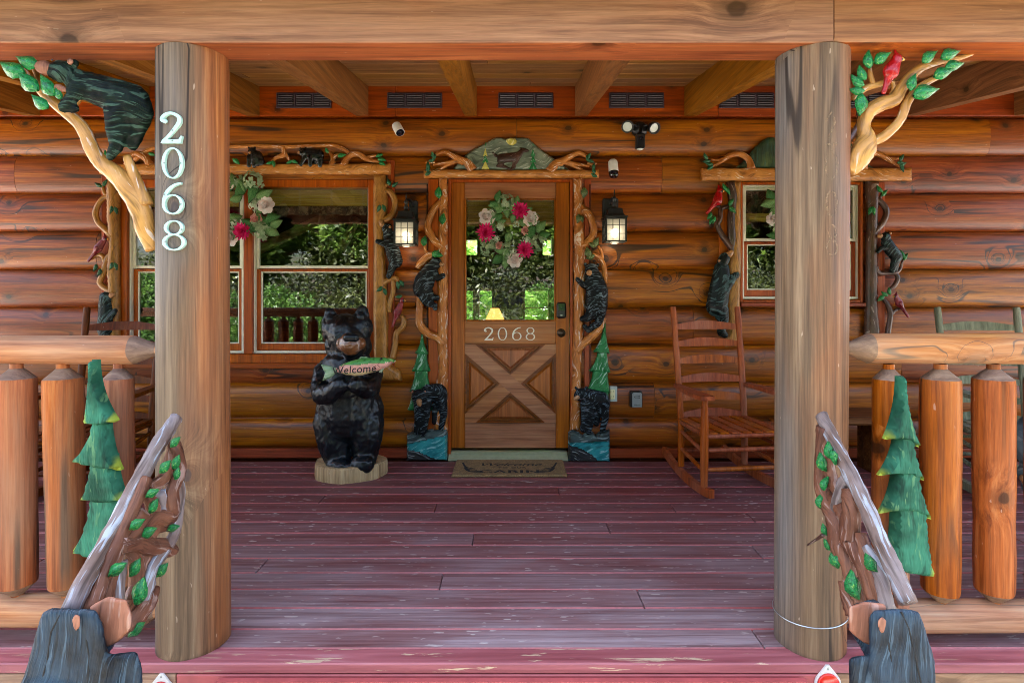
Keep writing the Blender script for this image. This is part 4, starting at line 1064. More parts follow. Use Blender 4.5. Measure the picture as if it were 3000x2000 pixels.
# frame, casing and threshold
x0, x1, z0, z1 = px_rect(1312.5, 1678.5, 524, 1336, 4.298)
mb = MB(); yj0 = 4.298
mb.box(x0, x0 + .021, yj0, 4.40, .012, z1, .003); mb.box(x1 - .021, x1, yj0, 4.40, .012, z1, .003); mb.box(x0 + .0215, x1 - .0215, yj0, 4.40, z1 - .024, z1, .003)
mb.build('jamb', M['casing'], door)
for a, b in ((1255, 1284), (1712, 1732)):
    dbox('side_casing', a, b, 524, 1338, 4.288, 4.33, M['casing'])
mb = MB(); x0, x1 = XW(1313, 4.26), XW(1664, 4.26)
for k in range(5): mb.box(x0, x1, 4.245 + .012 * k, 4.2565 + .012 * k, .0, .014 + .006 * k, .002)
mb.box(x0, x1, 4.306, 4.36, 0.0, .052, .004); mb.build('threshold', M['threshold'], door)
# numerals, lock and deadbolt
for i, ch in enumerate('2068'):
    a = (1418, 1458, 1500, 1540)[i]; y0 = YD - .006; mb = MB()
    digit(mb, ch, XW(a, y0), ZW(997, y0), XW(a + 28, y0) - XW(a, y0), ZW(959, y0) - ZW(997, y0), y0, YD + .002); mb.build('numeral', M['silver'], door)
lk = dbox('keypad_lock', 1631, 1659, 886, 932, YD - .03, YD, M['black_plastic'], bev=.012)
dbox('cover', 1635, 1655, 889, 910, YD - .034, YD - .0305, M['lens'], lk, bev=.0015)
dbox('key_slot', 1642, 1648, 921, 926, YD - .033, YD - .0305, M['screw'], lk, bev=.001)
c = W(1644, 975, YD); mb = MB(); mb.lathe([(.033, 0), (.033, -.008), (.024, -.016), (.018, -.017), (.017, -.026), (.0, -.027)], c, 20, 'Y'); kb = mb.build('deadbolt', M['brass_dark'], door, True)
for px in (1251.5, 1728.5):   # black cable tacked along the casing
    mb = MB(); pts = [W(px, y_, 4.283) for y_ in (540, 700, 860, 1000, 1125)]; mb.tube(pts, .0045, 6)
    tag(mb.build('cable', M['rubber'], None, True), 'thin black cable run down the door casing beside the ' + ('head down climbing bear' if px < 1500 else 'upright climbing bear'), 'cable')
# ------------------------------------------------------------------ carved pieces on the wall
LF = 'leaf_dark'
def leaves(t, L, Y, mat='leaf_dark', ln=24, wd=None):
    for q in L:
        px, py, ang = q[:3]; l = q[3] if len(q) > 3 else ln
        leaf(t, px, py, l, ang, Y - .02, M[mat], mat + str(wd), wd)
def bird(t, body, head, tail, Y, mat, beakdir=1, r=13, parent_name='bird'):
    """carved bird: crest, wing, tail"""
    b = Blob(Y, .6); k = r / 13
    bx, by = body; hx, hy = head; tx, ty = tail
    b.cap((bx, by, 6), r, ((bx * .35 + hx * .65), (by * .35 + hy * .65), 6), r * .7); b.cap((hx, hy, 7), r * .66)
    b.cap((hx, hy, 7), r * .5, (hx - beakdir * r * .25, hy - r * 1.15, 6), r * .12)
    b.cap((bx, by, 5), r * .72, ((bx + tx) / 2, (by + ty) / 2, 5), r * .45); b.cap(((bx + tx) / 2, (by + ty) / 2, 5), r * .4, (tx, ty, 4), r * .34)
    o = b.build(parent_name, M[mat], t, .0045, 2)
    w = Blob(Y, .5); w.cap((bx - beakdir * r * .1, by + r * .1, 12), r * .62, ((bx * .6 + tx * .4), (by * .6 + ty * .4), 9), r * .25); w.build('wing', M[mat], o, .0045, 1)
    m = Blob(Y, .7); m.cap((hx + beakdir * r * .5, hy + r * .05, 8), r * .3, (hx + beakdir * r * .95, hy + r * .12, 8), r * .08); m.build('beak', M['beak'], o, .004, 0)
    m = Blob(Y, .5); m.cap((hx + beakdir * r * .35, hy + r * .1, 11), r * .28); m.build('mask', M['black_plastic'], o, .004, 0)
    return o
def board(name, a, b, c, d, Yb, T, mat, t, wav=2.0, n=16):
    top = [(a + (b - a) * k / n, c + random.uniform(-wav, wav)) for k in range(n + 1)]; bot = [(b - (b - a) * k / n, d + random.uniform(-wav * .5, wav * .5)) for k in range(n + 1)]
    return relief(name, top + bot, Yb, T, mat, t, R=8, step=7, rim=.7)
def trunk_board(name, cols, Yb, T, mat, t, R=12):
    """cols: list of (y, xleft, xright)"""
    c = catmull(cols, 4); poly = [(p[1] + random.uniform(-1.2, 1.2), p[0]) for p in c] + [(p[2] + random.uniform(-1.2, 1.2), p[0]) for p in c[::-1]]
    return relief(name, poly, Yb, T, mat, t, R=R, step=7, rim=.4)
def ear(t, o, px, py, r, Y, d=10, mat='tan'):
    m = Blob(Y, .5); m.cap((px, py, d), r); m.build('ear', M[mat], o, .0045, 0)

Y0 = 4.286           # back plane of the carvings
# --- wide window: header ------------------------------------------------
t = thing('carved_window_header', 'carved header with two small black bears under a branch', 'carving', (XW(720, Y0), Y0, ZW(512, Y0)))
board('beam', 300, 1146, 483, 513, Y0, .05, M['bark_h'], t, 1.6, 24)
B_ = lambda pts, m='bark_u', nm='branch', **k: branch(nm, pts, M[m], t, Y0 - .012, **k)
B_([(396, 470, 7), (450, 436, 6), (560, 432, 6), (680, 431, 6), (760, 429, 6), (832, 431, 6), (885, 430, 6), (948, 427, 6), (983, 429, 6), (1007, 438, 6), (1030, 454, 5)])
B_([(831, 432, 8), (834, 453, 8), (812, 462, 6), (797, 474, 4)]); B_([(833, 446, 6), (842, 460, 5), (850, 472, 3)])
B_([(1010, 487, 13), (1018, 466, 9), (1036, 453, 9), (1056, 455, 8), (1077, 468, 7), (1112, 475, 4)]); B_([(1070, 463, 5), (1088, 459, 4), (1106, 455, 3)])
B_([(974, 487, 11), (975, 466, 7), (966, 446, 3)]); B_([(975, 470, 6), (986, 456, 5), (998, 453, 3)])
B_([(446, 488, 12), (430, 466, 10), (413, 455, 10), (395, 452, 8), (382, 470, 8), (372, 486, 9)]); B_([(415, 454, 5), (440, 440, 4), (456, 430, 3)]); B_([(330, 486, 8), (318, 466, 6), (308, 456, 3)])
leaves(t, [(958, 440, 110, 20), (1002, 456, 10, 26), (1112, 456, 20, 24), (1119, 469, -10, 26), (1120, 481, -20, 22), (788, 477, 200, 20), (801, 481, 280, 22), (847, 474, 210, 20), (863, 475, -20, 22), (692, 474, -40, 28), (445, 453, -20, 22), (310, 450, 100, 22)], Y0 - .03, 'leaf')
def small_bear(kind):
    b = Blob(Y0 - .03, .55)
    if kind == 0:
        b.cap((741, 446, 6), 13).cap((732, 435, 6), 4).cap((750, 435, 6), 4).cap((752, 462, 3), 21, (758, 474, 2), 19); b.chain([((735, 462, 8), 9), ((733, 488, 8), 6)]); b.chain([((748, 465, 9), 9), ((748, 489, 9), 6)]); b.cap((768, 482, 4), 8)
        mz = (740, 452, 18)
    else:
        b.cap((890, 448, 8), 13).cap((882, 437, 6), 4).cap((898, 436, 6), 4).cap((908, 452, 3), 18, (932, 456, 3), 20); b.chain([((896, 462, 7), 9), ((884, 484, 7), 6)]); b.chain([((912, 462, 9), 9), ((912, 486, 9), 6)]); b.chain([((938, 466, 7), 11), ((940, 487, 7), 7)]); b.cap((926, 470, 1), 8, (924, 484, 1), 6)
        mz = (882, 452, 17)
    o = b.build('bear', M['bear_plain'], t, .0045, 2); m = Blob(Y0 - .03, .7); m.cap(mz, 4.5); m.build('muzzle', M['tan'], o, .004, 0)
small_bear(0); small_bear(1)

# --- wide window: trim beside the bear statue ---------------------------
t = thing('carved_window_trim', 'carved trunk trim with small climbing bear and cardinal behind the statue', 'carving', (XW(1118, Y0), Y0, ZW(1115, Y0)))
trunk_board('trunk', [(513, 1096, 1130), (600, 1095, 1136), (700, 1096, 1126), (800, 1096, 1132), (900, 1095, 1137), (1000, 1096, 1138), (1060, 1097, 1142), (1085, 1100, 1172), (1114, 1108, 1179)], Y0, .05, M['bark_gold'], t)
BR = lambda pts, m='bark_gold_u', **k: branch('branch', pts, M[m], t, Y0 - .012, **k)
BR([(1120, 566, 8), (1138, 560, 8), (1152, 574, 9), (1158, 598, 9), (1150, 628, 9), (1128, 645, 10), (1112, 650, 8)])
BR([(1130, 545, 6), (1140, 538, 4), (1148, 532, 3)])
BR([(1112, 850, 12), (1130, 824, 10), (1158, 816, 8), (1166, 826, 5)]); BR([(1152, 820, 8), (1153, 850, 8), (1142, 890, 8), (1142, 915, 7)])
BR([(1150, 1052, 10), (1158, 1010, 9), (1162, 976, 9), (1180, 958, 9), (1184, 938, 8), (1174, 922, 6)])
b = Blob(Y0 - .035, .6); b.cap((1136, 671, 8), 16).cap((1144, 662, 9), 6); b.cap((1140, 688, 5), 17, (1150, 730, 5), 22).cap((1150, 730, 5), 22, (1160, 764, 4), 22); b.chain([((1142, 704, 10), 11), ((1128, 716, 12), 9), ((1108, 708, 10), 7)]); b.chain([((1156, 770, 7), 16), ((1146, 796, 8), 10), ((1140, 810, 8), 8)])
o = b.build('bear', M['bear'], t, .005, 2); m = Blob(Y0 - .035, .7); m.cap((1122, 658, 10), 9, (1118, 652, 10), 7); m.build('muzzle', M['tan'], o, .0045, 1); ear(t, o, 1146, 667, 5, Y0 - .035, 16)
bird(t, (1165, 915), (1180, 880), (1151, 956), Y0 - .03, 'cardinal_dark', 1, 12, 'cardinal')
leaves(t, [(1140, 533, 110), (1158, 541, 40), (1109, 611, 250), (1124, 611, 290), (1111, 847, 220), (1127, 855, 290), (1165, 836, 280), (1177, 832, 300), (1168, 868, 190, 22)], Y0 - .03)
# --- wide window: trim beyond the numbered post -------------------------
t = thing('carved_window_trim', 'carved trunk trim with red bird and curling vine', 'carving', (XW(336, Y0), Y0, ZW(1060, Y0)))
trunk_board('trunk', [(513, 318, 352), (620, 318, 353), (700, 324, 352), (800, 320, 353), (900, 326, 354), (1000, 326, 354), (1060, 318, 356)], Y0, .05, M['bark_gold'], t)
BR([(303, 540, 4), (306, 560, 6), (318, 574, 8), (334, 578, 9)]); BR([(336, 575, 9), (305, 582, 8), (284, 618, 9), (290, 650, 9), (312, 672, 10), (336, 695, 12)])
BR([(268, 758, 5), (285, 748, 6), (303, 750, 7), (309, 768, 6)]); BR([(338, 742, 9), (318, 755, 8), (306, 800, 9), (296, 828, 9), (314, 846, 9), (338, 858, 11)])
b = Blob(Y0 - .035, .6); b.cap((314, 872, 8), 18, (312, 895, 6), 19); b.cap((314, 900, 6), 20, (312, 960, 5), 24); b.chain([((318, 925, 10), 11), ((330, 930, 12), 10), ((345, 910, 11), 8)]); b.chain([((308, 965, 8), 18), ((320, 1005, 8), 11)])
o = b.build('bear', M['bear_green'], t, .005, 2); m = Blob(Y0 - .035, .7); m.cap((333, 866, 10), 8, (338, 862, 10), 6); m.build('muzzle', M['tan'], o, .0045, 1)
bird(t, (292, 728), (313, 700), (262, 764), Y0 - .03, 'cardinal_dark', 1, 13, 'red_bird')
leaves(t, [(288, 541, 150), (308, 536, 60), (325, 615, 260), (339, 617, 290), (278, 785, 250), (290, 798, 250), (325, 780, 250), (339, 781, 290)], Y0 - .03)

# --- door: header ---------------------------------------------------------
t = thing('carved_door_header', 'carved door header with leaping deer before a mountain', 'carving', (XW(1497, Y0), Y0, ZW(523, Y0)))
z5 = lambda L: [(1180 + a / 2.53, 380 + b / 2.53) + tuple(r) for a, b, *r in L]
board('beam', 1243, 1753, 501, 523, Y0, .05, M['bark_h'], t, 1.5, 20)
relief('mountain', z5([(365, 306), (400, 262), (440, 215), (500, 165), (560, 130), (620, 100), (655, 78), (690, 62), (730, 64), (765, 70), (800, 62), (850, 64), (890, 62), (930, 68), (965, 100), (1000, 132), (1050, 170), (1100, 202), (1150, 240), (1200, 275), (1240, 306)]), Y0, .028, M['mountain'], t, R=5, step=6)
relief('sun', z5([(765, 90), (770, 70), (800, 62), (830, 68), (848, 85), (840, 105), (815, 120), (785, 112)]), Y0 - .024, .012, M['sun_paint'], t, R=6, step=4)
for sx in (0, 1):
    cx = 612 if sx == 0 else 965
    for k in range(4):
        y_ = 110 + k * 48; w_ = 10 + k * 7
        relief('carved_pine_tier', z5([(cx, y_ - 20), (cx - w_, y_ + 42), (cx - w_ * .3, y_ + 36), (cx, y_ + 48), (cx + w_ * .3, y_ + 36), (cx + w_, y_ + 42)]), Y0 - .025 - .002 * k, .008, M['sun_paint' if sx == 0 and k % 2 else 'pine'], t, R=4, step=4)
d = Blob(Y0 - .03, .5)
dz = lambda a, b: (1180 + a / 2.53, 380 + b / 2.53, 4)
d.cap(dz(730, 215), 13, dz(830, 205), 14).cap(dz(850, 200), 11, dz(880, 165), 7).cap(dz(892, 155), 7, dz(925, 158), 4).cap(dz(880, 145), 3, dz(868, 138), 2)
d.chain([(dz(720, 235), 9), (dz(735, 268), 5), (dz(790, 292), 3.5)]); d.chain([(dz(740, 240), 8), (dz(700, 272), 4), (dz(760, 285), 3)]); d.chain([(dz(835, 225), 8), (dz(820, 265), 4.5), (dz(800, 320), 3.5)]); d.chain([(dz(850, 220), 7), (dz(830, 262), 4), (dz(828, 290), 3)]); d.cap(dz(690, 195), 5, dz(665, 172), 2)
d.build('deer', M['deer'], t, .004, 1)
BH = lambda L, **k: branch('branch', z5(L), M['bark_u'], t, Y0 - .016, **k)
for mir in (0, 1):
    fx = lambda L: [((1608 - a) if mir else a, b + (10 if mir else 0), r) for a, b, r in L]
    BH(fx([(520, 306, 15), (475, 245, 12), (420, 222, 10), (360, 190, 8), (305, 166, 7), (245, 190, 5)])); BH(fx([(455, 250, 8), (400, 236, 7), (330, 246, 6), (225, 262, 4)])); BH(fx([(390, 242, 6), (330, 265, 5), (270, 298, 5), (205, 318, 4)])); BH(fx([(240, 240, 4), (200, 248, 4), (172, 240, 3)]))
    L = []
    for a, b, g_ in ((225, 185, 110), (212, 225, 200), (190, 262, 100), (190, 290, 80), (190, 326, 30), (235, 205, 60)):
        q = fx([(a, b, 0)])[0]; L.append((1180 + q[0] / 2.53, 380 + q[1] / 2.53, (180 - g_) if mir else g_, 22))
    leaves(t, L, Y0 - .03)

# --- door: trims -------------------------------------------------------------
z6 = lambda L: [(1180 + a / 2.903, 880 + b / 2.903) + tuple(r) for a, b, *r in L]
def pine_tiers(t, tiers, Yb, T, mat, nm='bough'):
    """tiers from top to bottom: (apex/top x, top y, top halfwidth, left x, left y, right x, right y, sag)"""
    for i, (tx, ty, th, lx, ly, rx, ry, sag) in enumerate(tiers):
        n = 10; poly = [(tx + th, ty), (tx - th, ty)]
        for k in range(1, 7): u = k / 7; poly.append((tx - th + (lx - tx + th) * u ** 2.1, ty + (ly - ty) * u))
        for k in range(n + 1):
            u = k / n; poly.append((lx + (rx - lx) * u, ly + (ry - ly) * u + sag * math.sin(math.pi * u) + (1.2 if k % 2 else -1.2)))
        for k in range(6, 0, -1): u = k / 7; poly.append((tx + th + (rx - tx - th) * u ** 2.1, ty + (ry - ty) * u))
        relief(nm, poly, Yb - .006 * (len(tiers) - i) * (T / .03), T, M[mat], t, R=max(4, (rx - lx) * .12), step=max(3, (rx - lx) / 14))
t = thing('carved_door_trim', 'carved door trim with bear climbing head in, pine and standing bear', 'carving', (XW(1262, Y0), Y0, 0.0))
t['label'] = 'carved door trim with hunched climbing bear, beside the bear statue'
trunk_board('trunk', [(523, 1286, 1310), (580, 1288, 1312), (660, 1284, 1312), (720, 1286, 1312), (800, 1282, 1312), (900, 1283, 1312), (990, 1282, 1312), (1080, 1285, 1313), (1130, 1278, 1313), (1260, 1270, 1313)], Y0, .045, M['bark'], t)
BD = lambda L, **k: branch('branch', L, M['bark_u'], t, Y0 - .012, **k)
BD([(1292, 590, 8), (1272, 614, 10), (1256, 650, 11), (1255, 672, 11), (1272, 703, 11), (1300, 726, 10)]); BD([(1246, 705, 4), (1247, 735, 5), (1262, 748, 6)])
BD([(1296, 756, 9), (1265, 748, 11), (1238, 766, 11), (1224, 786, 9)]); BD([(1230, 862, 10), (1230, 905, 11), (1230, 948, 12), (1254, 976, 12), (1280, 988, 11), (1304, 1010, 12)])
b = Blob(Y0 - .03, .62); b.cap((1280, 770, 8), 16, (1268, 782, 6), 18).cap((1262, 790, 6), 22, (1244, 826, 6), 31).cap((1244, 826, 6), 31, (1238, 846, 6), 28)
b.chain([((1272, 796, 10), 11), ((1284, 816, 12), 9), ((1300, 808, 11), 8)]); b.chain([((1252, 850, 9), 18), ((1262, 870, 10), 12), ((1282, 872, 10), 8)]); b.chain([((1236, 858, 8), 16), ((1252, 888, 9), 11), ((1276, 894, 9), 8), ((1276, 904, 9), 7)]); b.cap((1270, 756, 10), 5)
o = b.build('bear', M['bear'], t, .0055, 2); m = Blob(Y0 - .03, .7); m.cap((1293, 774, 11), 7, (1299, 776, 11), 5); m.build('muzzle', M['tan'], o, .0045, 1)
pine_tiers(t, [(1237, 980, 3, 1216, 1034, 1256, 1036, 4), (1236, 1030, 14, 1206, 1086, 1262, 1086, 4), (1234, 1080, 18, 1200, 1146, 1266, 1140, 4), (1230, 1136, 22, 1194, 1200, 1270, 1200, 4)], Y0, .028, 'pine')
b = Blob(Y0 - .04, .6); b.cap((1231, 1160, 14), 24).cap((1211, 1144, 12), 6).cap((1248, 1144, 12), 7).cap((1256, 1148, 4), 24, (1284, 1150, 3), 28).cap((1284, 1150, 3), 28, (1292, 1168, 3), 20)
b.chain([((1232, 1176, 8), 20), ((1228, 1224, 8), 13), ((1222, 1262, 8), 10)]); b.chain([((1250, 1176, 8), 18), ((1248, 1224, 10), 12), ((1240, 1268, 10), 10)]); b.chain([((1294, 1176, 5), 18), ((1301, 1214, 5), 11), ((1293, 1252, 6), 9)]); b.chain([((1276, 1186, 0), 10), ((1272, 1236, 0), 8)])
o = b.build('bear', M['bear'], t, .0055, 2); m = Blob(Y0 - .04, .8); m.cap((1233, 1170, 30), 9, (1234, 1178, 31), 7); m.build('muzzle', M['tan'], o, .0045, 1); ear(t, o, 1211, 1145, 4, Y0 - .04, 16, 'brown_muzzle'); ear(t, o, 1247, 1145, 5, Y0 - .04, 16, 'brown_muzzle')
relief('rock_ledge', [(1193, 1272), (1204, 1264), (1230, 1262), (1260, 1256), (1290, 1250), (1311, 1252), (1311, 1280), (1193, 1300)], Y0, .05, M['rock'], t, R=5, step=5)
relief('water', [(1193, 1296), (1230, 1284), (1262, 1276), (1311, 1266), (1311, 1346), (1193, 1346)], Y0 - .006, .05, M['water'], t, R=3, step=6)
relief('bank', [(1193, 1312), (1215, 1310), (1240, 1318), (1270, 1332), (1304, 1344), (1193, 1346.5)], Y0 - .012, .05, M['rock_dark'], t, R=3, step=5)
leaves(t, [(1286, 563, 90, 36), (1298, 640, 80, 34), (1244, 705, 80, 32), (1277, 743, 50, 30), (1286, 748, -10, 26)], Y0 - .03, 'leaf', wd=.62)

t = thing('carved_door_trim', 'carved door trim with upright climbing bear, pine and walking bear', 'carving', (XW(1725, Y0), Y0, 0.0))
t['label'] = 'carved door trim with upright climbing bear, beside the outlet'
trunk_board('trunk', [(523, 1681, 1703), (600, 1681, 1706), (660, 1682, 1708), (720, 1681, 1712), (800, 1681, 1712), (900, 1681, 1712), (1000, 1678, 1706), (1100, 1676, 1702), (1180, 1672, 1700), (1258, 1668, 1700)], Y0, .045, M['bark'], t)
BD([(1694, 634, 7), (1708, 616, 9), (1726, 630, 11), (1738, 664, 11), (1736, 690, 11), (1718, 712, 11), (1692, 728, 10)]); BD([(1704, 600, 7), (1712, 620, 8), (1722, 634, 8)])
BD([(1722, 748, 5), (1742, 748, 6), (1762, 764, 7), (1770, 790, 8), (1772, 830, 8)]); BD([(1752, 720, 4), (1762, 742, 5), (1764, 760, 5)])
BD([(1768, 930, 9), (1756, 960, 12), (1732, 986, 13), (1706, 1008, 12), (1688, 1030, 12)])
b = Blob(Y0 - .03, .62); b.cap((1732, 792, 8), 21).cap((1714, 775, 8), 6).cap((1750, 776, 8), 6).cap((1738, 812, 6), 25, (1748, 852, 6), 33).cap((1748, 852, 6), 33, (1746, 900, 6), 33)
b.chain([((1726, 838, 10), 14), ((1708, 836, 12), 9), ((1690, 818, 10), 7)]); b.chain([((1738, 912, 9), 20), ((1720, 930, 10), 13), ((1704, 934, 10), 8)]); b.chain([((1758, 915, 8), 18), ((1752, 945, 9), 11), ((1722, 966, 9), 9), ((1712, 956, 9), 7)])
o = b.build('bear', M['bear'], t, .0055, 2); m = Blob(Y0 - .03, .8); m.cap((1723, 800, 22), 9); m.build('muzzle', M['tan'], o, .0045, 1)
pine_tiers(t, [(1771, 945, 3, 1738, 1030, 1786, 1034, 4), (1764, 1026, 14, 1724, 1086, 1788, 1090, 4), (1758, 1080, 22, 1718, 1146, 1788, 1150, 4), (1756, 1140, 26, 1716, 1190, 1788, 1190, 3)], Y0, .028, 'pine')
b = Blob(Y0 - .04, .6); b.cap((1700, 1152, 12), 18, (1692, 1158, 13), 14).cap((1686, 1134, 10), 5).cap((1716, 1134, 10), 6).cap((1722, 1160, 4), 24, (1758, 1172, 4), 28).cap((1758, 1172, 4), 28, (1766, 1180, 4), 22)
b.chain([((1716, 1180, 8), 18), ((1714, 1222, 8), 13), ((1708, 1256, 8), 10)]); b.chain([((1730, 1186, 9), 16), ((1730, 1228, 9), 12), ((1722, 1262, 10), 9)]); b.chain([((1768, 1190, 6), 17), ((1772, 1226, 6), 11), ((1764, 1256, 7), 9)]); b.chain([((1750, 1196, 0), 12), ((1748, 1240, 0), 9)])
o = b.build('bear', M['bear'], t, .0055, 2); m = Blob(Y0 - .04, .8); m.cap((1690, 1160, 20), 7, (1684, 1164, 18), 6); m.build('muzzle', M['tan'], o, .0045, 1)
relief('rock_ledge', [(1664, 1264), (1676, 1258), (1694, 1264), (1706, 1274), (1716, 1264), (1734, 1262), (1744, 1272), (1760, 1260), (1785, 1256), (1785, 1292), (1664, 1296)], Y0, .055, M['rock'], t, R=6, step=5)
relief('water', [(1664, 1288), (1700, 1286), (1740, 1292), (1785, 1280), (1785, 1350), (1664, 1346)], Y0 - .006, .05, M['water'], t, R=3, step=6)
relief('bank', [(1664, 1296), (1690, 1300), (1716, 1312), (1742, 1330), (1764, 1349.5), (1664, 1347)], Y0 - .012, .05, M['rock_dark'], t, R=3, step=5)
leaves(t, [(1710, 566, 265, 34), (1694, 641, 260, 28), (1703, 641, 290, 24), (1748, 708, 70, 30), (1736, 716, 160, 26), (1724, 738, 110, 34), (1728, 752, 200, 30)], Y0 - .03, 'leaf_sage', wd=.62)

# --- small window ---------------------------------------------------------------
t = thing('carved_window_header', 'carved header with dark green mountain behind the grey post', 'carving', (XW(2357, Y0), Y0, ZW(532, Y0)))
board('beam', 2052, 2662, 495, 532, Y0, .05, M['bark_h'], t, 1.2, 22)
relief('mountain', [(2150, 497), (2178, 472), (2204, 440), (2228, 416), (2246, 404), (2270, 404), (2300, 420), (2350, 400), (2400, 412), (2450, 420), (2480, 408), (2500, 430), (2530, 470), (2560, 497)], Y0, .03, M['mountain_green'], t, R=5, step=8)
B_([(2199, 497, 13), (2190, 468, 10), (2164, 452, 9), (2134, 458, 8), (2112, 474, 6), (2080, 492, 4)]); B_([(2128, 462, 5), (2108, 470, 4), (2084, 468, 3)])
B_([(2524, 497, 13), (2536, 464, 10), (2560, 450, 9), (2594, 464, 8), (2614, 476, 6), (2636, 488, 4)]); B_([(2594, 464, 5), (2616, 466, 4), (2636, 464, 3)])
leaves(t, [(2068, 458, 120), (2070, 472, 190), (2080, 490, 220), (2078, 480, 170), (2643, 462, 60), (2640, 478, -10), (2643, 494, -70), (2646, 482, 30)], Y0 - .03)
t = thing('carved_window_trim', 'carved trunk trim with black bear reaching up behind the rocking chair', 'carving', (XW(2145, Y0), Y0, ZW(1016, Y0)))
trunk_board('trunk', [(532, 2134, 2167), (620, 2132, 2168), (700, 2134, 2168), (780, 2130, 2168), (860, 2126, 2166), (960, 2126, 2164), (1016, 2124, 2163)], Y0, .045, M['bark_gold'], t)
BB = lambda L, m='bark_brown_u', **k: branch('branch', L, M[m], t, Y0 - .014, **k)
BB([(2138, 534, 12), (2142, 570, 14), (2144, 600, 12), (2140, 640, 12), (2142, 700, 12), (2144, 740, 8)])
BB([(2134, 606, 6), (2112, 612, 7), (2108, 640, 8), (2101, 660, 8), (2114, 690, 9), (2138, 722, 11), (2146, 740, 8)]); BB([(2118, 610, 5), (2100, 604, 4), (2084, 604, 3)])
b = Blob(Y0 - .03, .62); b.cap((2120, 757, 8), 17, (2114, 768, 8), 17).cap((2102, 764, 9), 6).cap((2112, 790, 6), 24, (2106, 844, 6), 31).cap((2106, 844, 6), 31, (2098, 896, 6), 33)
b.chain([((2118, 800, 12), 15), ((2122, 846, 16), 12), ((2144, 812, 15), 11), ((2152, 806, 14), 10)]); b.chain([((2106, 905, 8), 26), ((2116, 936, 9), 17), ((2110, 972, 9), 13), ((2120, 980, 9), 10)])
o = b.build('bear', M['bear_green'], t, .0055, 2); m = Blob(Y0 - .03, .75); m.cap((2132, 746, 10), 10, (2138, 740, 10), 8); m.build('muzzle', M['tan'], o, .0045, 1); ear(t, o, 2101, 764, 5, Y0 - .03, 15, 'tan')
bird(t, (2100, 588), (2106, 560), (2070, 624), Y0 - .03, 'cardinal', 1, 15, 'cardinal')
leaves(t, [(2124, 548, 120, 26), (2132, 560, 300, 26), (2144, 592, 60, 28), (2146, 616, -40, 28), (2078, 633, 240, 26), (2090, 644, 260, 26), (2082, 648, 250, 24)], Y0 - .03, 'leaf')
t = thing('carved_window_trim', 'carved dark trunk trim with small bear on a branch beyond the grey post', 'carving', (XW(2556, Y0), Y0, ZW(1010, Y0)))
trunk_board('trunk', [(532, 2534, 2570), (600, 2536, 2568), (700, 2535, 2566), (800, 2534, 2566), (900, 2532, 2566), (1010, 2530, 2576)], Y0, .045, M['bark_brown'], t)
BB([(2552, 548, 8), (2556, 580, 9), (2576, 592, 9), (2594, 618, 9), (2584, 652, 9), (2562, 676, 10), (2550, 690, 8)]); BB([(2574, 592, 5), (2580, 572, 4), (2586, 562, 3)])
BB([(2560, 780, 9), (2572, 800, 8), (2596, 800, 7), (2622, 798, 7), (2636, 786, 5), (2644, 760, 3)]); BB([(2620, 800, 6), (2628, 814, 7), (2618, 836, 7), (2602, 850, 5)])
BB([(2592, 1006, 10), (2600, 962, 8), (2606, 920, 8), (2598, 892, 7), (2584, 874, 5)]); BB([(2606, 922, 6), (2622, 908, 5), (2640, 902, 4)]); BB([(2562, 820, 7), (2556, 850, 8), (2566, 870, 5)])
b = Blob(Y0 - .03, .62); b.cap((2589, 696, 8), 15).cap((2598, 684, 9), 5).cap((2594, 712, 6), 17, (2604, 730, 6), 19).cap((2604, 730, 6), 19, (2622, 752, 6), 18)
b.chain([((2592, 726, 10), 10), ((2574, 728, 11), 7), ((2566, 738, 10), 6)]); b.chain([((2620, 758, 8), 15), ((2610, 782, 9), 10), ((2608, 792, 9), 9)]); b.cap((2626, 762, 3), 10, (2622, 790, 3), 7)
o = b.build('bear', M['bear_green'], t, .005, 2); m = Blob(Y0 - .03, .75); m.cap((2574, 692, 10), 7, (2568, 693, 10), 6); m.build('muzzle', M['tan'], o, .0045, 1); ear(t, o, 2599, 685, 4, Y0 - .03, 15)
bird(t, (2630, 888), (2620, 868), (2658, 928), Y0 - .03, 'cardinal_dark', -1, 12, 'red_bird')
leaves(t, [(2577, 553, 130, 26), (2592, 566, 50, 26), (2548, 618, 250, 26), (2559, 618, 280, 26), (2645, 744, 120, 26), (2654, 752, 60, 24), (2580, 873, 220, 28), (2592, 860, 150, 24), (2606, 852, 100, 24)], Y0 - .03, 'leaf')
# ------------------------------------------------------------------ brackets on the posts
t = thing('carved_post_bracket', 'carved branch bracket with black bear climbing by the numbered post', 'carving', tuple(W(446, 716, 2.0)))
YB = 2.0
BK = lambda L, m='limb', **k: branch('branch', L, M[m], t, YB, sq=.9, seg=12, n=6, **k)
BK([(452, 735, 17), (438, 680, 26), (424, 620, 29), (392, 560, 30), (352, 516, 26), (306, 480, 22), (276, 436, 20), (258, 392, 19), (232, 358, 18), (180, 314, 17), (136, 276, 15), (102, 238, 11), (66, 206, 7), (20, 190, 5)])
BK([(444, 606, 20), (424, 560, 17), (398, 500, 14), (382, 462, 11)], lift=10)
BK([(120, 252, 9), (110, 222, 7), (96, 196, 5)]); BK([(200, 330, 10), (230, 300, 8), (250, 270, 8)])
leaves(t, [(80, 179, 160, 68), (36, 200, 155, 80), (84, 238, 135, 78), (140, 250, 120, 70), (118, 298, 140, 60), (172, 274, 110, 38)], YB - .035, 'leaf', wd=.6)
b = Blob(YB - .035, .62)
b.cap((196, 216, 12), 34, (176, 214, 12), 28).cap((228, 190, 12), 13).cap((182, 190, 10), 10).cap((236, 246, 6), 40, (312, 272, 6), 48).cap((312, 272, 6), 48, (386, 300, 4), 56).cap((386, 300, 4), 56, (406, 330, 2), 46)
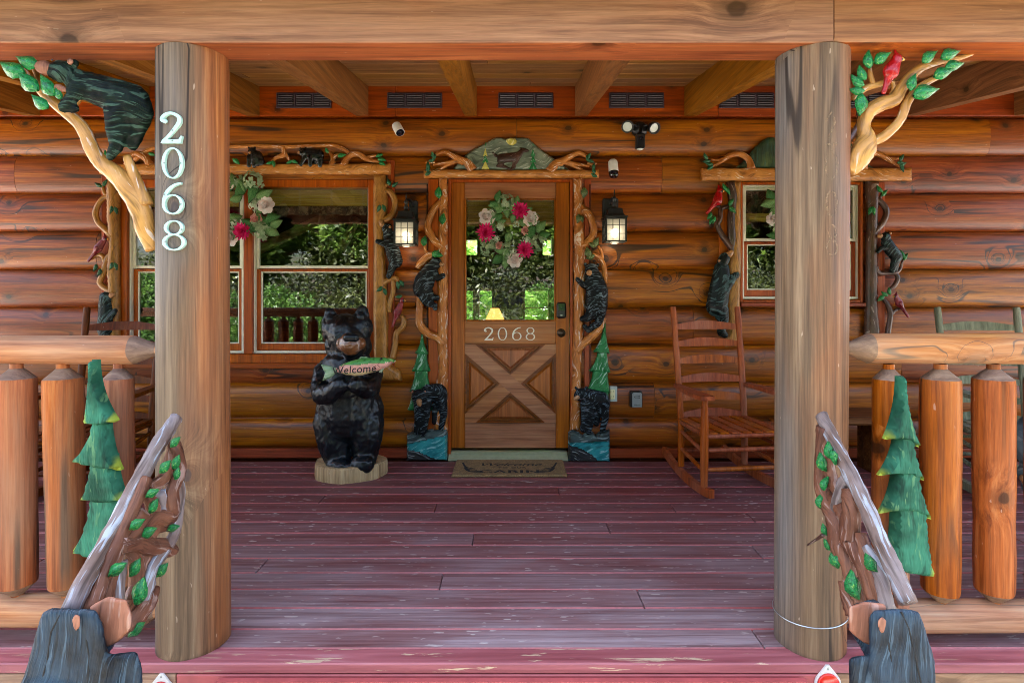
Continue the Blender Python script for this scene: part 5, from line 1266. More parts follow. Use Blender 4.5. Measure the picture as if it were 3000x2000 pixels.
b.chain([((246, 262, 20), 30), ((226, 298, 24), 20), ((204, 322, 22), 16), ((238, 326, 22), 12)]); b.chain([((352, 330, 14), 38), ((350, 384, 14), 30), ((352, 430, 14), 22), ((332, 462, 14), 13)]); b.cap((402, 350, -6), 36, (380, 420, -10), 20)
o = b.build('bear', M['bear_rim'], t, .007, 2, (.006, .02)); m = Blob(YB - .035, .75); m.cap((146, 206, 14), 22, (132, 202, 14), 18); m.build('muzzle', M['brown_muzzle'], o, .006, 1); ear(t, o, 226, 192, 10, YB - .035, 26, 'brown_muzzle')
m = Blob(YB - .035, .6); m.cap((180, 262, 14), 12, (205, 270, 14), 8); m.build('collar', M['brown_muzzle'], o, .006, 1)
m = Blob(YB - .035, .5); m.cap((180, 190, 34), 3.5); m.build('eye', M['lens'], o, .004, 0)

t = thing('carved_post_bracket', 'carved branch bracket with red cardinal on the grey post', 'carving', tuple(W(2492, 500, 2.0)))
BK([(2478, 505, 22), (2498, 478, 30), (2518, 444, 33), (2528, 408, 26), (2522, 374, 19), (2536, 334, 21), (2572, 310, 21), (2612, 296, 20), (2634, 262, 17), (2662, 228, 15), (2696, 200, 13), (2752, 183, 9), (2800, 174, 8), (2848, 160, 4)])
BK([(2526, 424, 20), (2556, 416, 14), (2592, 396, 14), (2632, 354, 13), (2652, 304, 13), (2680, 266, 11), (2716, 242, 9), (2752, 226, 6)])
BK([(2494, 292, 7), (2532, 262, 9), (2570, 250, 9), (2592, 240, 6)]); BK([(2556, 252, 8), (2548, 224, 7), (2546, 200, 5)]); BK([(2604, 292, 9), (2616, 262, 7), (2612, 240, 6)])
BK([(2472, 420, 12), (2492, 400, 10), (2516, 360, 9), (2512, 330, 6)], 'bark_brown_u')
bird(t, (2606, 212), (2623, 176), (2586, 272), YB - .03, 'cardinal', 1, 25, 'cardinal')
leaves(t, [(2546, 174, 95, 54), (2586, 170, 35, 56), (2526, 213, 115, 48), (2512, 236, 140, 50), (2510, 264, 175, 46), (2520, 308, 265, 66), (2724, 167, 40, 54), (2784, 161, 20, 58), (2796, 194, 15, 56), (2764, 216, 20, 60), (2675, 241, 75, 52), (2712, 272, 15, 76)], YB - .03, 'leaf', wd=.6)

# ------------------------------------------------------------------ painted pines in the railings
t = thing('carved_pine_tree', 'tall green carved pine on the railing beside the numbered post', 'carving', tuple(W(300, 1640, 1.97)))
YP = 1.974
pine_tiers(t, [(287, 1052, 9, 264, 1236, 352, 1230, 8), (308, 1210, 22, 222, 1347, 364, 1374, 4), (316, 1326, 34, 248, 1458, 382, 1462, 6), (322, 1434, 44, 222, 1608, 384, 1630, 12)], YP, .045, 'pine_tall')
mb = MB(); mb.box(XW(285, YP), XW(309, YP), YP - .018, YP + .006, ZW(1760, YP), ZW(1560, YP), .003); mb.build('stem', M['brown_muzzle'], t)
t = thing('carved_pine_tree', 'tall green carved pine on the railing beside the grey post', 'carving', tuple(W(2640, 1700, 1.97)))
pine_tiers(t, [(2630, 1100, 9, 2583, 1284, 2684, 1308, -12), (2638, 1252, 24, 2566, 1390, 2698, 1404, -12), (2644, 1360, 36, 2568, 1500, 2720, 1518, -18), (2652, 1460, 46, 2588, 1656, 2724, 1680, 4)], YP, .045, 'pine_tall')
mb = MB(); mb.box(XW(2622, YP), XW(2656, YP), YP - .018, YP + .006, ZW(1775, YP), ZW(1620, YP), .003); mb.build('stem', M['brown_muzzle'], t)

# ------------------------------------------------------------------ stair rails and bear newels
def S(px, py, X): Y = X * F / (px - CX); return Vector((X, Y, ZW(py, Y)))
def srail(t, L, X, mat, nm='branch', seg=10, sqx=.8):
    P = catmull([tuple(S(p[0], p[1], X + (p[3] if len(p) > 3 else 0))) + (p[2],) for p in L], 5)
    mb = MB(); mb.tube([p[:3] for p in P], [p[3] * (1.3 if mat == 'limb_red' else 1.15) for p in P], seg, sqx, 0, True, .22); return mb.build(nm, M[mat], t, True)
def sleaf(t, px, py, L, ang, X):
    p = S(px, py, X); leaf(t, px, py, L * .95, ang, p.y, M['leaf'], 'leaf' + '0.7', .58, .03)
t = thing('carved_stair_rail', 'carved branch stair handrail leading to the numbered post', 'handrail', tuple(S(300, 1750, -1.08)))
srail(t, [(517, 1224, .019), (486, 1270, .022), (455, 1318, .023), (395, 1430, .023), (335, 1545, .023), (271, 1660, .022), (205, 1788, .023)], -1.08, 'limb_weathered', 'top_pole')
srail(t, [(430, 1400, .014), (405, 1456, .016), (335, 1608, .017), (300, 1700, .017), (262, 1790, .018)], -1.06, 'limb_red')
srail(t, [(512, 1300, .015), (524, 1372, .02), (503, 1436, .02), (498, 1510, .022), (452, 1520, .016), (400, 1560, .018), (366, 1592, .015)], -1.05, 'limb_red')
srail(t, [(520, 1390, .012), (528, 1430, .014), (523, 1496, .016), (512, 1560, .016), (488, 1602, .018), (446, 1664, .019), (428, 1736, .018), (392, 1810, .018)], -1.045, 'limb_weathered')
srail(t, [(352, 1600, .018), (400, 1586, .022), (440, 1600, .02), (480, 1605, .02), (512, 1612, .012)], -1.05, 'limb_red'); srail(t, [(360, 1640, .012), (352, 1700, .014), (340, 1800, .016)], -1.05, 'limb_weathered')
srail(t, [(462, 1718, .007), (440, 1760, .018), (405, 1800, .022), (372, 1850, .018)], -1.04, 'limb_red'); srail(t, [(470, 1440, .014), (480, 1480, .014), (470, 1520, .014)], -1.06, 'limb_weathered')
for L in ([(508, 1290, .012), (500, 1340, .016), (478, 1400, .016), (440, 1430, .014)], [(430, 1440, .014), (452, 1500, .018), (440, 1560, .02), (420, 1600, .018)], [(400, 1500, .014), (430, 1530, .018), (480, 1540, .014), (510, 1530, .01)], [(380, 1600, .016), (400, 1660, .018), (396, 1730, .018), (360, 1800, .018)], [(352, 1560, .012), (340, 1640, .016), (318, 1720, .016), (310, 1800, .016)], [(440, 1610, .014), (410, 1680, .014), (380, 1760, .016)]): srail(t, L, -1.062, 'limb_red')
for q in ((515, 1294, 42, 50), (518, 1352, 48, 70), (520, 1385, 40, 80), (486, 1366, 50, 55), (448, 1444, 46, 30), (452, 1480, 50, 65), (403, 1535, 54, 35), (436, 1560, 58, 30), (508, 1547, 42, 20), (346, 1667, 64, 38), (399, 1660, 60, 66), (414, 1728, 84, 80), (477, 1668, 52, 55), (402, 1842, 62, 42)): sleaf(t, *q, -1.02)
t = thing('carved_stair_rail', 'carved branch stair handrail leading to the grey post', 'handrail', tuple(S(2640, 1750, 1.03)))
srail(t, [(2406, 1216, .019), (2428, 1260, .021), (2448, 1302, .022), (2491, 1388, .023), (2536, 1480, .023), (2574, 1574, .023), (2615, 1660, .023), (2660, 1765, .024)], 1.03, 'limb_weathered', 'top_pole')
srail(t, [(2408, 1250, .016), (2404, 1330, .016), (2408, 1440, .019), (2444, 1522, .022), (2456, 1598, .024), (2480, 1640, .02), (2500, 1720, .018), (2520, 1800, .018)], 1.015, 'limb_red')
srail(t, [(2480, 1400, .016), (2466, 1424, .016), (2450, 1476, .016), (2444, 1530, .018)], 1.02, 'limb_weathered'); srail(t, [(2484, 1430, .016), (2494, 1490, .024), (2490, 1580, .026), (2506, 1610, .022), (2534, 1672, .02), (2562, 1760, .02)], 1.02, 'limb_red')
srail(t, [(2540, 1600, .014), (2580, 1690, .018), (2600, 1780, .02)], 1.02, 'limb_weathered'); srail(t, [(2470, 1700, .012), (2484, 1750, .018), (2500, 1800, .02)], 1.0, 'limb_red'); srail(t, [(2366, 1596, .003), (2390, 1580, .004), (2412, 1566, .006)], 1.01, 'bark_brown_u')
for L in ([(2416, 1260, .014), (2424, 1340, .018), (2440, 1410, .018), (2462, 1440, .014)], [(2412, 1420, .014), (2430, 1460, .018), (2470, 1500, .02), (2486, 1560, .018)], [(2440, 1540, .016), (2470, 1580, .02), (2500, 1600, .018)], [(2520, 1560, .014), (2540, 1640, .018), (2560, 1700, .018), (2590, 1790, .018)], [(2470, 1620, .014), (2500, 1680, .018), (2530, 1790, .018)]): srail(t, L, 1.026, 'limb_red')
for q in ((2431, 1318, 56, 100), (2442, 1340, 46, 280), (2410, 1352, 60, 105), (2418, 1415, 46, 70), (2404, 1466, 46, 80), (2417, 1550, 40, 110), (2428, 1594, 46, 130), (2446, 1634, 56, 95), (2456, 1640, 50, 80), (2552, 1646, 66, 120), (2502, 1710, 88, 100)): sleaf(t, *q, 1.0)
def newel(label, blocks, brown, base, ears, cracks):
    t = thing('bear_newel', label, 'carving', (XW(base[0], 1.3), 1.3, GZ))
    b = Blob(1.30, 1); pj = lambda p: W(p[0], p[1], 1.30 - p[2] * 1.3 / F)
    for pts in blocks: b.mb.hull([pj(p) for p in pts])
    o = b.build('body', M['newel'], t, .008, 1, (.005, .02))
    m = Blob(1.30, 1); m.mb.hull([pj(p) for p in brown]); m.build('muzzle', M['brown_muzzle'], t, .008, 1, (.003, .02))
    for ex, ey in ears: e = Blob(1.30, .5); e.mb.hull([pj((ex + 15 * math.cos(a) * (1 if math.sin(a) > 0 else .7), ey - 26 * math.sin(a), d)) for a in np.linspace(0, 6.2, 14) for d in (50, 66)]); e.build('ear', M['brown_muzzle'], o, .006, 1)
    for L in cracks: c_ = MB(); c_.tube([tuple(pj((x, y, 58))) for x, y in L], .0022, 6); c_.build('crack', M['rubber'], o)
def slab(q, d0, d1): return [(x, y, d) for x, y in q for d in (d0, d1)]
newel('black carved bear newel at the foot of the handrail below the numbered post',
      [slab([(124, 1796), (150, 1780), (282, 1786), (300, 1830), (322, 1960), (340, 2300), (30, 2300), (66, 2000), (112, 1840)], -60, 60), slab([(60, 2000), (400, 2040), (420, 3225), (40, 3225)], -70, 70),
       slab([(330, 1916), (400, 1908), (416, 1960), (418, 2300), (320, 2300)], -50, 40), slab([(250, 1790), (330, 1752), (372, 1770), (330, 1900), (290, 1920)], -130, -62)],
      slab([(262, 1776), (318, 1746), (370, 1756), (386, 1796), (384, 1842), (350, 1876), (312, 1896), (278, 1830)], -120, 6), (230, 3000), [(224, 1822)], [[(176, 1800), (150, 1850), (140, 1930), (118, 2010)], [(250, 1850), (262, 1920), (258, 2010)]])
newel('black carved bear newel at the foot of the handrail below the grey post',
      [slab([(2546, 1804), (2562, 1788), (2630, 1782), (2690, 1790), (2706, 1830), (2738, 1940), (2745, 2300), (2560, 2300), (2548, 1900)], -60, 60), slab([(2500, 2100), (2760, 2040), (2780, 3225), (2490, 3225)], -70, 70),
       slab([(2488, 1926), (2530, 1918), (2580, 1990), (2590, 2300), (2492, 2300)], -50, 40), slab([(2494, 1772), (2560, 1752), (2585, 1770), (2570, 1900), (2540, 1930), (2500, 1860)], -130, -62)],
      slab([(2486, 1776), (2530, 1762), (2592, 1768), (2598, 1792), (2566, 1894), (2528, 1880), (2488, 1846)], -120, 6), (2640, 3000), [(2584, 1830)], [[(2640, 1792), (2662, 1840), (2680, 1920), (2700, 2010)], [(2600, 1870), (2612, 1940), (2630, 2010)]])
# reflectors on the fascia
for px, py, lab in ((472, 1968, 'red disc reflector in white teardrop mount below the numbered post'), (2420, 1944, 'red disc reflector in white teardrop mount below the grey post')):
    Yr = 1.905; c = W(px + 3, py + 55, Yr); r = 38 * Yr / F
    t = thing('reflector', lab, 'reflector', tuple(c))
    pts = [(c.x + r * math.cos(a), c.z + r * math.sin(a)) for a in np.linspace(math.radians(150), math.radians(390), 22)] + [(c.x + .006, c.z + r * 1.42), (c.x - .006, c.z + r * 1.42)]
    mb = MB(); mb.prism(pts, Yr - .006, Yr); mb.build('mount', M['white_plastic'], t)
    mb = MB(); mb.lathe([(r * .84, 0), (r * .84, -.005), (r * .78, -.0075), (0, -.008)], (c.x, Yr - .006, c.z), 24, 'Y'); mb.build('lens', M['red_refl'], t, True)
    mb = MB(); mb.ball((c.x, Yr - .006, c.z + r * 1.2), (.004, .002, .004), 8, 4); mb.build('screw', M['screw'], t)

# ------------------------------------------------------------------ welcome bear
YS = 3.93; zz = lambda a, b, d=0: (850 + a / 2.6125, 850 + b / 2.6125, d)
st = thing('bear_statue', 'large black carved bear statue holding a welcome fish on a stump', 'statue', (XW(1026, YS), YS, 0))
mb = MB(); rx = .248; wob = lambda u, i: 1 + .03 * math.sin(2 * math.pi * u * 3 + 1) + .02 * math.sin(2 * math.pi * u * 7) + .008 * math.sin(2 * math.pi * u * 23)
mb.lathe([(rx * .985, 0), (rx, .02), (rx * .995, .085), (rx * .97, .1), (rx * .5, .104), (0, .106)], (XW(1026, YS), YS, 0), 56, 'Z', 0, wob, 1, .82)
o = mb.build('stump', M['stump'], st); smooth_by_angle(o, 40)
mb = MB(); mb.hull([tuple(b_) for b_ in [W(938, 1395, YS) + Vector((x, y, z)) for x, y, z in ((0, -.06, -.03), (.14, -.1, -.03), (.02, .12, -.03), (.0, 0, .1), (.02, .1, .08), (.15, -.08, .02), (.16, .1, .02))]]); mb.build('stump_wedge', M['stump'], st)
b = Blob(YS, .85)
b.cap(zz(430, 330), 60, zz(450, 370), 64, .9).cap(zz(360, 420), 38, zz(530, 430), 38, .9).cap(zz(345, 300), 42, zz(530, 290), 42, .85)
b.cap(zz(440, 480), 56, zz(440, 560), 66)
b.cap(zz(300, 640), 46, zz(600, 640), 44).cap(zz(440, 620), 80, zz(450, 760), 92).cap(zz(455, 800), 88, zz(458, 960), 92).cap(zz(335, 900), 54, zz(335, 1000), 53).cap(zz(582, 900), 53, zz(578, 1000), 52)
b.chain([(zz(330, 1000, 12), 56), (zz(350, 1130, 22), 50), (zz(380, 1250, 20), 42), (zz(400, 1310, 40), 30)]); b.chain([(zz(590, 1000, 12), 54), (zz(600, 1120, 22), 46), (zz(590, 1230, 20), 38), (zz(600, 1290, 40), 30)])
b.cap(zz(380, 1310, 45), 28, zz(450, 1315, 60), 24).cap(zz(560, 1300, 45), 28, zz(620, 1290, 55), 24)
b.cap(zz(304, 178), 18, zz(312, 260), 30, .5).cap(zz(554, 160), 18, zz(542, 250), 30, .5)
b.chain([(zz(272, 620, 20), 30), (zz(268, 720, 46), 28), (zz(310, 765, 76), 29), (zz(400, 740, 100), 27), (zz(470, 680, 112), 24)]); b.chain([(zz(645, 620, 20), 30), (zz(654, 710, 46), 27), (zz(632, 728, 76), 27), (zz(586, 680, 112), 24)])
b.cap(zz(520, 410, 40), 36, zz(520, 430, 55), 34)
b.build('body', M['statue'], st, .0085, 3, (.01, .03))
m = Blob(YS, .9); m.cap(zz(505, 390, 72), 30, zz(525, 400, 78), 31).cap(zz(460, 395, 66), 22, zz(575, 395, 66), 20); o = m.build('muzzle', M['muzzle'], st, .007, 2, (.006, .03))
m = Blob(YS, .8); m.cap(zz(515, 345, 98), 13, zz(570, 345, 98), 12); m.build('nose', M['statue'], o, .006, 1)
for px, py in ((316, 205), (550, 188)):
    m = Blob(YS, .4); m.cap(zz(px, py, 14), 12, zz(px, py + 25, 18), 13); m.build('ear_hollow', M['statue'], st, .006, 1)
# the fish it holds
YF = YS - .34; kf = YF / YS
fz = lambda a, b: (850 + a / 2.6125, 850 + b / 2.6125)
body = [fz(*p) for p in ((350, 600), (400, 565), (480, 535), (560, 518), (640, 512), (720, 514), (770, 520), (806, 532), (812, 545), (780, 562), (740, 590), (690, 612), (620, 632), (560, 648), (500, 655), (440, 648), (390, 634), (352, 622))]
fb = thing('welcome_fish', 'painted trout sign reading Welcome held by the bear statue', 'sign', tuple(W(1076, 1076, YF)))
o = relief('body', body, YF + .035, .04, M['fish_side'], fb, R=14, step=6)
me = o.data; me.materials.append(M['fish_back']); me.materials.append(M['fish_belly'])
for p in me.polygons:
    c = o.location + WL[fb] + p.center; px = CX + c.x * F / (YF + .035); py = HY - (c.z - H) * F / (YF + .035)
    u = (px - 984) / 170.0; top = 1078 - 22 * u; 
    p.material_index = 1 if py < 1071 - 13 * u else (2 if py > 1092 - 12 * u else 0)
relief('tail', [fz(*p) for p in ((360, 598), (310, 578), (236, 566), (258, 610), (268, 630), (250, 692), (310, 672), (362, 626))], YF + .03, .02, M['fish_fin'], fb, R=6, step=5)
relief('fin', [fz(*p) for p in ((530, 520), (545, 505), (590, 510), (600, 520))], YF + .028, .012, M['fish_fin'], fb, R=4, step=4); relief('fin', [fz(*p) for p in ((690, 605), (720, 598), (700, 632), (680, 626))], YF + .02, .02, M['fish_fin'], fb, R=4, step=4)
mb = MB(); mb.ball(tuple(W(*fz(698, 524), YF - .004)), (.008, .005, .008), 10, 6); mb.build('eye', M['black_plastic'], fb, True)
for a in ((640, 590), (668, 572)):
    mb = MB(); q = [fz(a[0] + d_[0], a[1] + d_[1]) for d_ in ((18, -16), (2, 0), (22, 14))]; mb.strip([(XW(x, YF), ZW(y_, YF)) for x, y_ in q], [.003] * 3, YF - .008, YF + .004); mb.build('gill_mark', M['cardinal_dark'], fb)
def text(mb, body_, size, xf, shear=0.0, spacing=1.0, bold=0.0):
    cu = bpy.data.curves.new('txt', 'FONT'); cu.body = body_; cu.size = size; cu.shear = shear; cu.space_character = spacing; cu.align_x = 'CENTER'; cu.offset = bold; cu.resolution_u = 3
    ob = bpy.data.objects.new('txt', cu); COL.objects.link(ob); dg = bpy.context.evaluated_depsgraph_get(); dg.update()
    me = bpy.data.meshes.new_from_object(ob.evaluated_get(dg)); vs = [xf(v.co.x, v.co.y) for v in me.vertices]; fs = [tuple(p.vertices) for p in me.polygons]
    bpy.data.objects.remove(ob); bpy.data.meshes.remove(me); bpy.data.curves.remove(cu); mb.add(vs, fs)
mb = MB(); c = W(*fz(492, 606), YF); an = math.radians(4)
text(mb, 'Welcome', .072, lambda x, y: (c.x + x * .95 - y * .03, YF - .0065 + .0, c.z - .022 + y * .95 + x * math.sin(an)), .1, 1.05, .0006)
mb.build('lettering', M['black_plastic'], fb)

# ------------------------------------------------------------------ doormat
dm = thing('doormat', 'tan coir doormat reading Welcome to our cabin', 'doormat', (-.02, 4.06, 0))
mb = MB(); mx0, mx1, my0, my1 = -.418, .382, 3.862, 4.232; N = 30
mb.box(mx0, mx1, my0, my1, .0, .016, .005); mb.build('mat', M['coir'], dm)
mb = MB(); q = lambda u, v, s: (lambda x, y: (-.018 + u + x * s, 4.047 + v + y, .0172))
text(mb, 'CABIN', .105, lambda x, y: (-.018 + x * 1.25, 3.912 + y * .8, .0172), 0, 1.15, .003); text(mb, 'Welcome', .12, lambda x, y: (-.018 + x, 4.075 + y * .75, .0172), .35, .95, .001); text(mb, 'TO OUR', .05, lambda x, y: (-.0 + x, 4.015 + y * .8, .0172), 0, 1.1, .001)
for s in (-1, 1):
    cx = -.018 + s * .27
    for k, (dx, dy, l) in enumerate(((.0, .02, .12), (.03, .06, .11), (.055, .1, .09), (-.02, -.01, .06))):
        pts = catmull([(cx - s * .06 + s * dx * .6, 3.93 + dy * .7), (cx + s * (.02 + dx * .4), 3.95 + dy * .9), (cx + s * (.06 + dx * .3), 4.0 + dy + l * .5)], 5)
        for a, b_ in zip(pts[:-1], pts[1:]):
            d = np.array(b_) - np.array(a); n_ = np.array((-d[1], d[0])) / (np.linalg.norm(d) + 1e-9) * .007
            mb.add([(a[0] + n_[0], a[1] + n_[1], .0173 + .0001 * k), (a[0] - n_[0], a[1] - n_[1], .0173 + .0001 * k), (b_[0] - n_[0], b_[1] - n_[1], .0173 + .0001 * k), (b_[0] + n_[0], b_[1] + n_[1], .0173 + .0001 * k)], [(0, 1, 2, 3)])
mb.build('print', M['coir_ink'], dm)

# ------------------------------------------------------------------ rocking chairs
def rocker(label, mat, loc, rz, group=None, round_top=False, s=1.0):
    """local frame: faces -y"""
    t = thing('rocking_chair', label, 'chair', (0, 0, 0), group)
    m = M[mat]
    def rod(nm, p, q, r, r2=None, seg=12, mid=None):
        mb = MB(); P = [Vector(p), Vector(p).lerp(Vector(q), .3), Vector(p).lerp(Vector(q), .7), Vector(q)]; rm = mid or r
        mb.tube(P, [r, rm, rm, r2 or r], seg); o = mb.build(nm, m, t, True); return smooth_by_angle(o, 50)
    wb, wf, dp = .235, .275, .44
    zr = .075
    for sx in (-1, 1):
        P = [Vector((sx * wb, .22, zr - .01)), Vector((sx * wb, .225, .38)), Vector((sx * (wb + .005), .27, .75)), Vector((sx * (wb + .01), .335, 1.17))]
        mb = MB(); C_ = catmull([tuple(p) for p in P], 6); L = len(C_); rr = [.022] * L; rr[-1] = .02; rr[-4] = .019
        mb.tube(C_, rr, 12); o = mb.build('back_post', m, t, True); smooth_by_angle(o, 50)
        rod('front_post', (sx * wf, -.21, zr - .01), (sx * wf, -.22, .615), .021, .017, mid=.025)
        mb = MB(); pa = [(sx * (wf + .005), -.27), (sx * (wf + .005), -.1), (sx * (wb + .035), .12), (sx * (wb + .02), .25)]
        for w_, sgn in ((.028, 1),):
            vs = []; 
            for i, (x, y) in enumerate(pa):
                hw_ = (.045, .045, .032, .022)[i]
                vs += [(x - hw_, y, .61), (x + hw_, y, .61), (x + hw_, y, .635), (x - hw_, y, .635)]
            fs = [(0, 1, 2, 3)[::-1]] + [(12, 13, 14, 15)]
            for i in range(3):
                for k in range(4): fs.append((4 * i + k, 4 * i + (k + 1) % 4, 4 * i + 4 + (k + 1) % 4, 4 * i + 4 + k))
            mb.add(vs, fs)
        o = mb.build('arm', m, t)
        bm = bmesh.new(); bm.from_mesh(o.data); bmesh.ops.recalc_face_normals(bm, faces=bm.faces); bm.to_mesh(o.data); bm.free()
        # rocker runner
        R = 1.05; pts = []
        for k in range(15):
            y = -.31 + .83 * k / 14; x = sx * (wf + (wb - wf) * (y + .31) / .83); pts.append((x, y, .022 + .30 * (abs(y - .02)) ** 2.1 + .0))
        vs = []; fs = []
        for x, y, z in pts: vs += [(x - .017, y, z - .022), (x + .017, y, z - .022), (x + .017, y, z + .03), (x - .017, y, z + .03)]
        for i in range(14):
            for k in range(4): fs.append((4 * i + k, 4 * i + 4 + k, 4 * i + 4 + (k + 1) % 4, 4 * i + (k + 1) % 4))
        fs += [(0, 1, 2, 3), (59, 58, 57, 56)]
        mb = MB(); mb.add(vs, fs); o = mb.build('runner', m, t)
        bm = bmesh.new(); bm.from_mesh(o.data); bmesh.ops.recalc_face_normals(bm, faces=bm.faces); bm.to_mesh(o.data); bm.free()
        for z in (.16, .28): rod('side_rung', (sx * wf, -.21, z), (sx * wb, .22, z + .03), .011, mid=.014)
        rod('seat_rail', (sx * wf, -.22, .385), (sx * wb, .225, .37), .015)
    for z in (.17, .29): rod('front_rung', (-wf, -.21, z), (wf, -.21, z), .012, mid=.015); rod('back_rung', (-wb, .22, z), (wb, .22, z), .011, mid=.013)
    rod('seat_rail', (-wf, -.22, .38), (wf, -.22, .38), .016); rod('seat_rail', (-wb, .225, .37), (wb, .225, .37), .015)
    for k in range(7):
        x = -.225 + .45 * k / 6; mb = MB(); mb.box(x - .028, x + .028, -.235, .235, .392, .405, .003); mb.build('seat_slat', m, t)
    for k, z in enumerate((.425, .545, .67, .80, .92, 1.04)):
        yb = .225 + max(0, z - .38) ** 1.25 * .15; vs = []; fs = []; N = 12
        for i in range(N + 1):
            u = i / N; x = -wb + 2 * wb * u; h = .036 + .026 * math.sin(math.pi * u); bow = .03 * math.sin(math.pi * u)
            vs += [(x, yb + bow - .006, z - .03), (x, yb + bow + .006, z - .03), (x, yb + bow + .006 + h * .12, z - .03 + h), (x, yb + bow - .006 + h * .12, z - .03 + h)]
        for i in range(N):
            for q_ in range(4): fs.append((4 * i + q_, 4 * i + 4 + q_, 4 * i + 4 + (q_ + 1) % 4, 4 * i + (q_ + 1) % 4))
        fs += [(0, 1, 2, 3), tuple(4 * N + i for i in (3, 2, 1, 0))]
        mb = MB(); mb.add(vs, fs); o = mb.build('back_slat', m, t)
        bm = bmesh.new(); bm.from_mesh(o.data); bmesh.ops.recalc_face_normals(bm, faces=bm.faces); bm.to_mesh(o.data); bm.free()
    t.location = loc; t.rotation_euler = (0, 0, rz); t.scale = (s, s, s)
    return t
ch = rocker('red brown ladder back rocking chair between the door and grey post', 'chair', (1.44, 3.72, .0), math.radians(7))
c2 = rocker('dark brown ladder back rocking chair beside the numbered post', 'chair_dark', (-2.70, 3.62, 0), math.radians(6))
c3 = copy_tree(c2); c3['label'] = 'dark brown rocking chair farther along from the numbered post'; c3.location = (-3.93, 3.62, 0); c3.rotation_euler = (0, 0, math.radians(10))
rocker('weathered grey rocking chair behind the railing past the grey post', 'chair_grey', (3.20, 3.6, 0), math.radians(-10))
# low rustic table
t = thing('side_table', 'low rustic slab table behind the grey post', 'table', (2.36, 3.98, 0))
mb = MB(); mb.box(2.08, 2.66, 3.80, 4.16, .37, .425, .012); mb.build('tabletop', M['rustic'], t)
for x in (2.14, 2.6):
    for y in (3.86, 4.1): mb = MB(); mb.lathe([(.034, 0), (.036, .18), (.034, .3699)], (x, y, 0), 12); mb.build('leg', M['stump'], t, True)
    mb = MB(); mb.box(x - .012 + .05 * (1 if x < 2.3 else -1), x + .012 + .05 * (1 if x < 2.3 else -1), 3.84, 4.12, 0.001, .369, .003); mb.build('side_panel', M['rustic'], t)
# blue grey carving by the rail end
t = thing('weathered_carving', 'blue grey weathered wooden carving beside the railing', 'carving', (XW(3040, 2.25), 2.25, 0))
b = Blob(2.25, .9); b.cap((3030, 1250), 40, (3034, 1292), 66).cap((3034, 1292), 66, (3032, 1330), 44).cap((3026, 1350), 30, (3024, 1390), 34).cap((3026, 1396), 34, (3060, 1480), 40).chain([((3060, 1480), 40), ((3074, 1640), 52), ((3074, 1735), 54)]); b.build('body', M['bluegrey'], t, .009, 2, (.02, .05))
m = Blob(2.25, .6); m.cap((2990, 1396, 6), 10, (3004, 1416, 10), 14); m.build('paw', M['tan'], t, .007, 1)

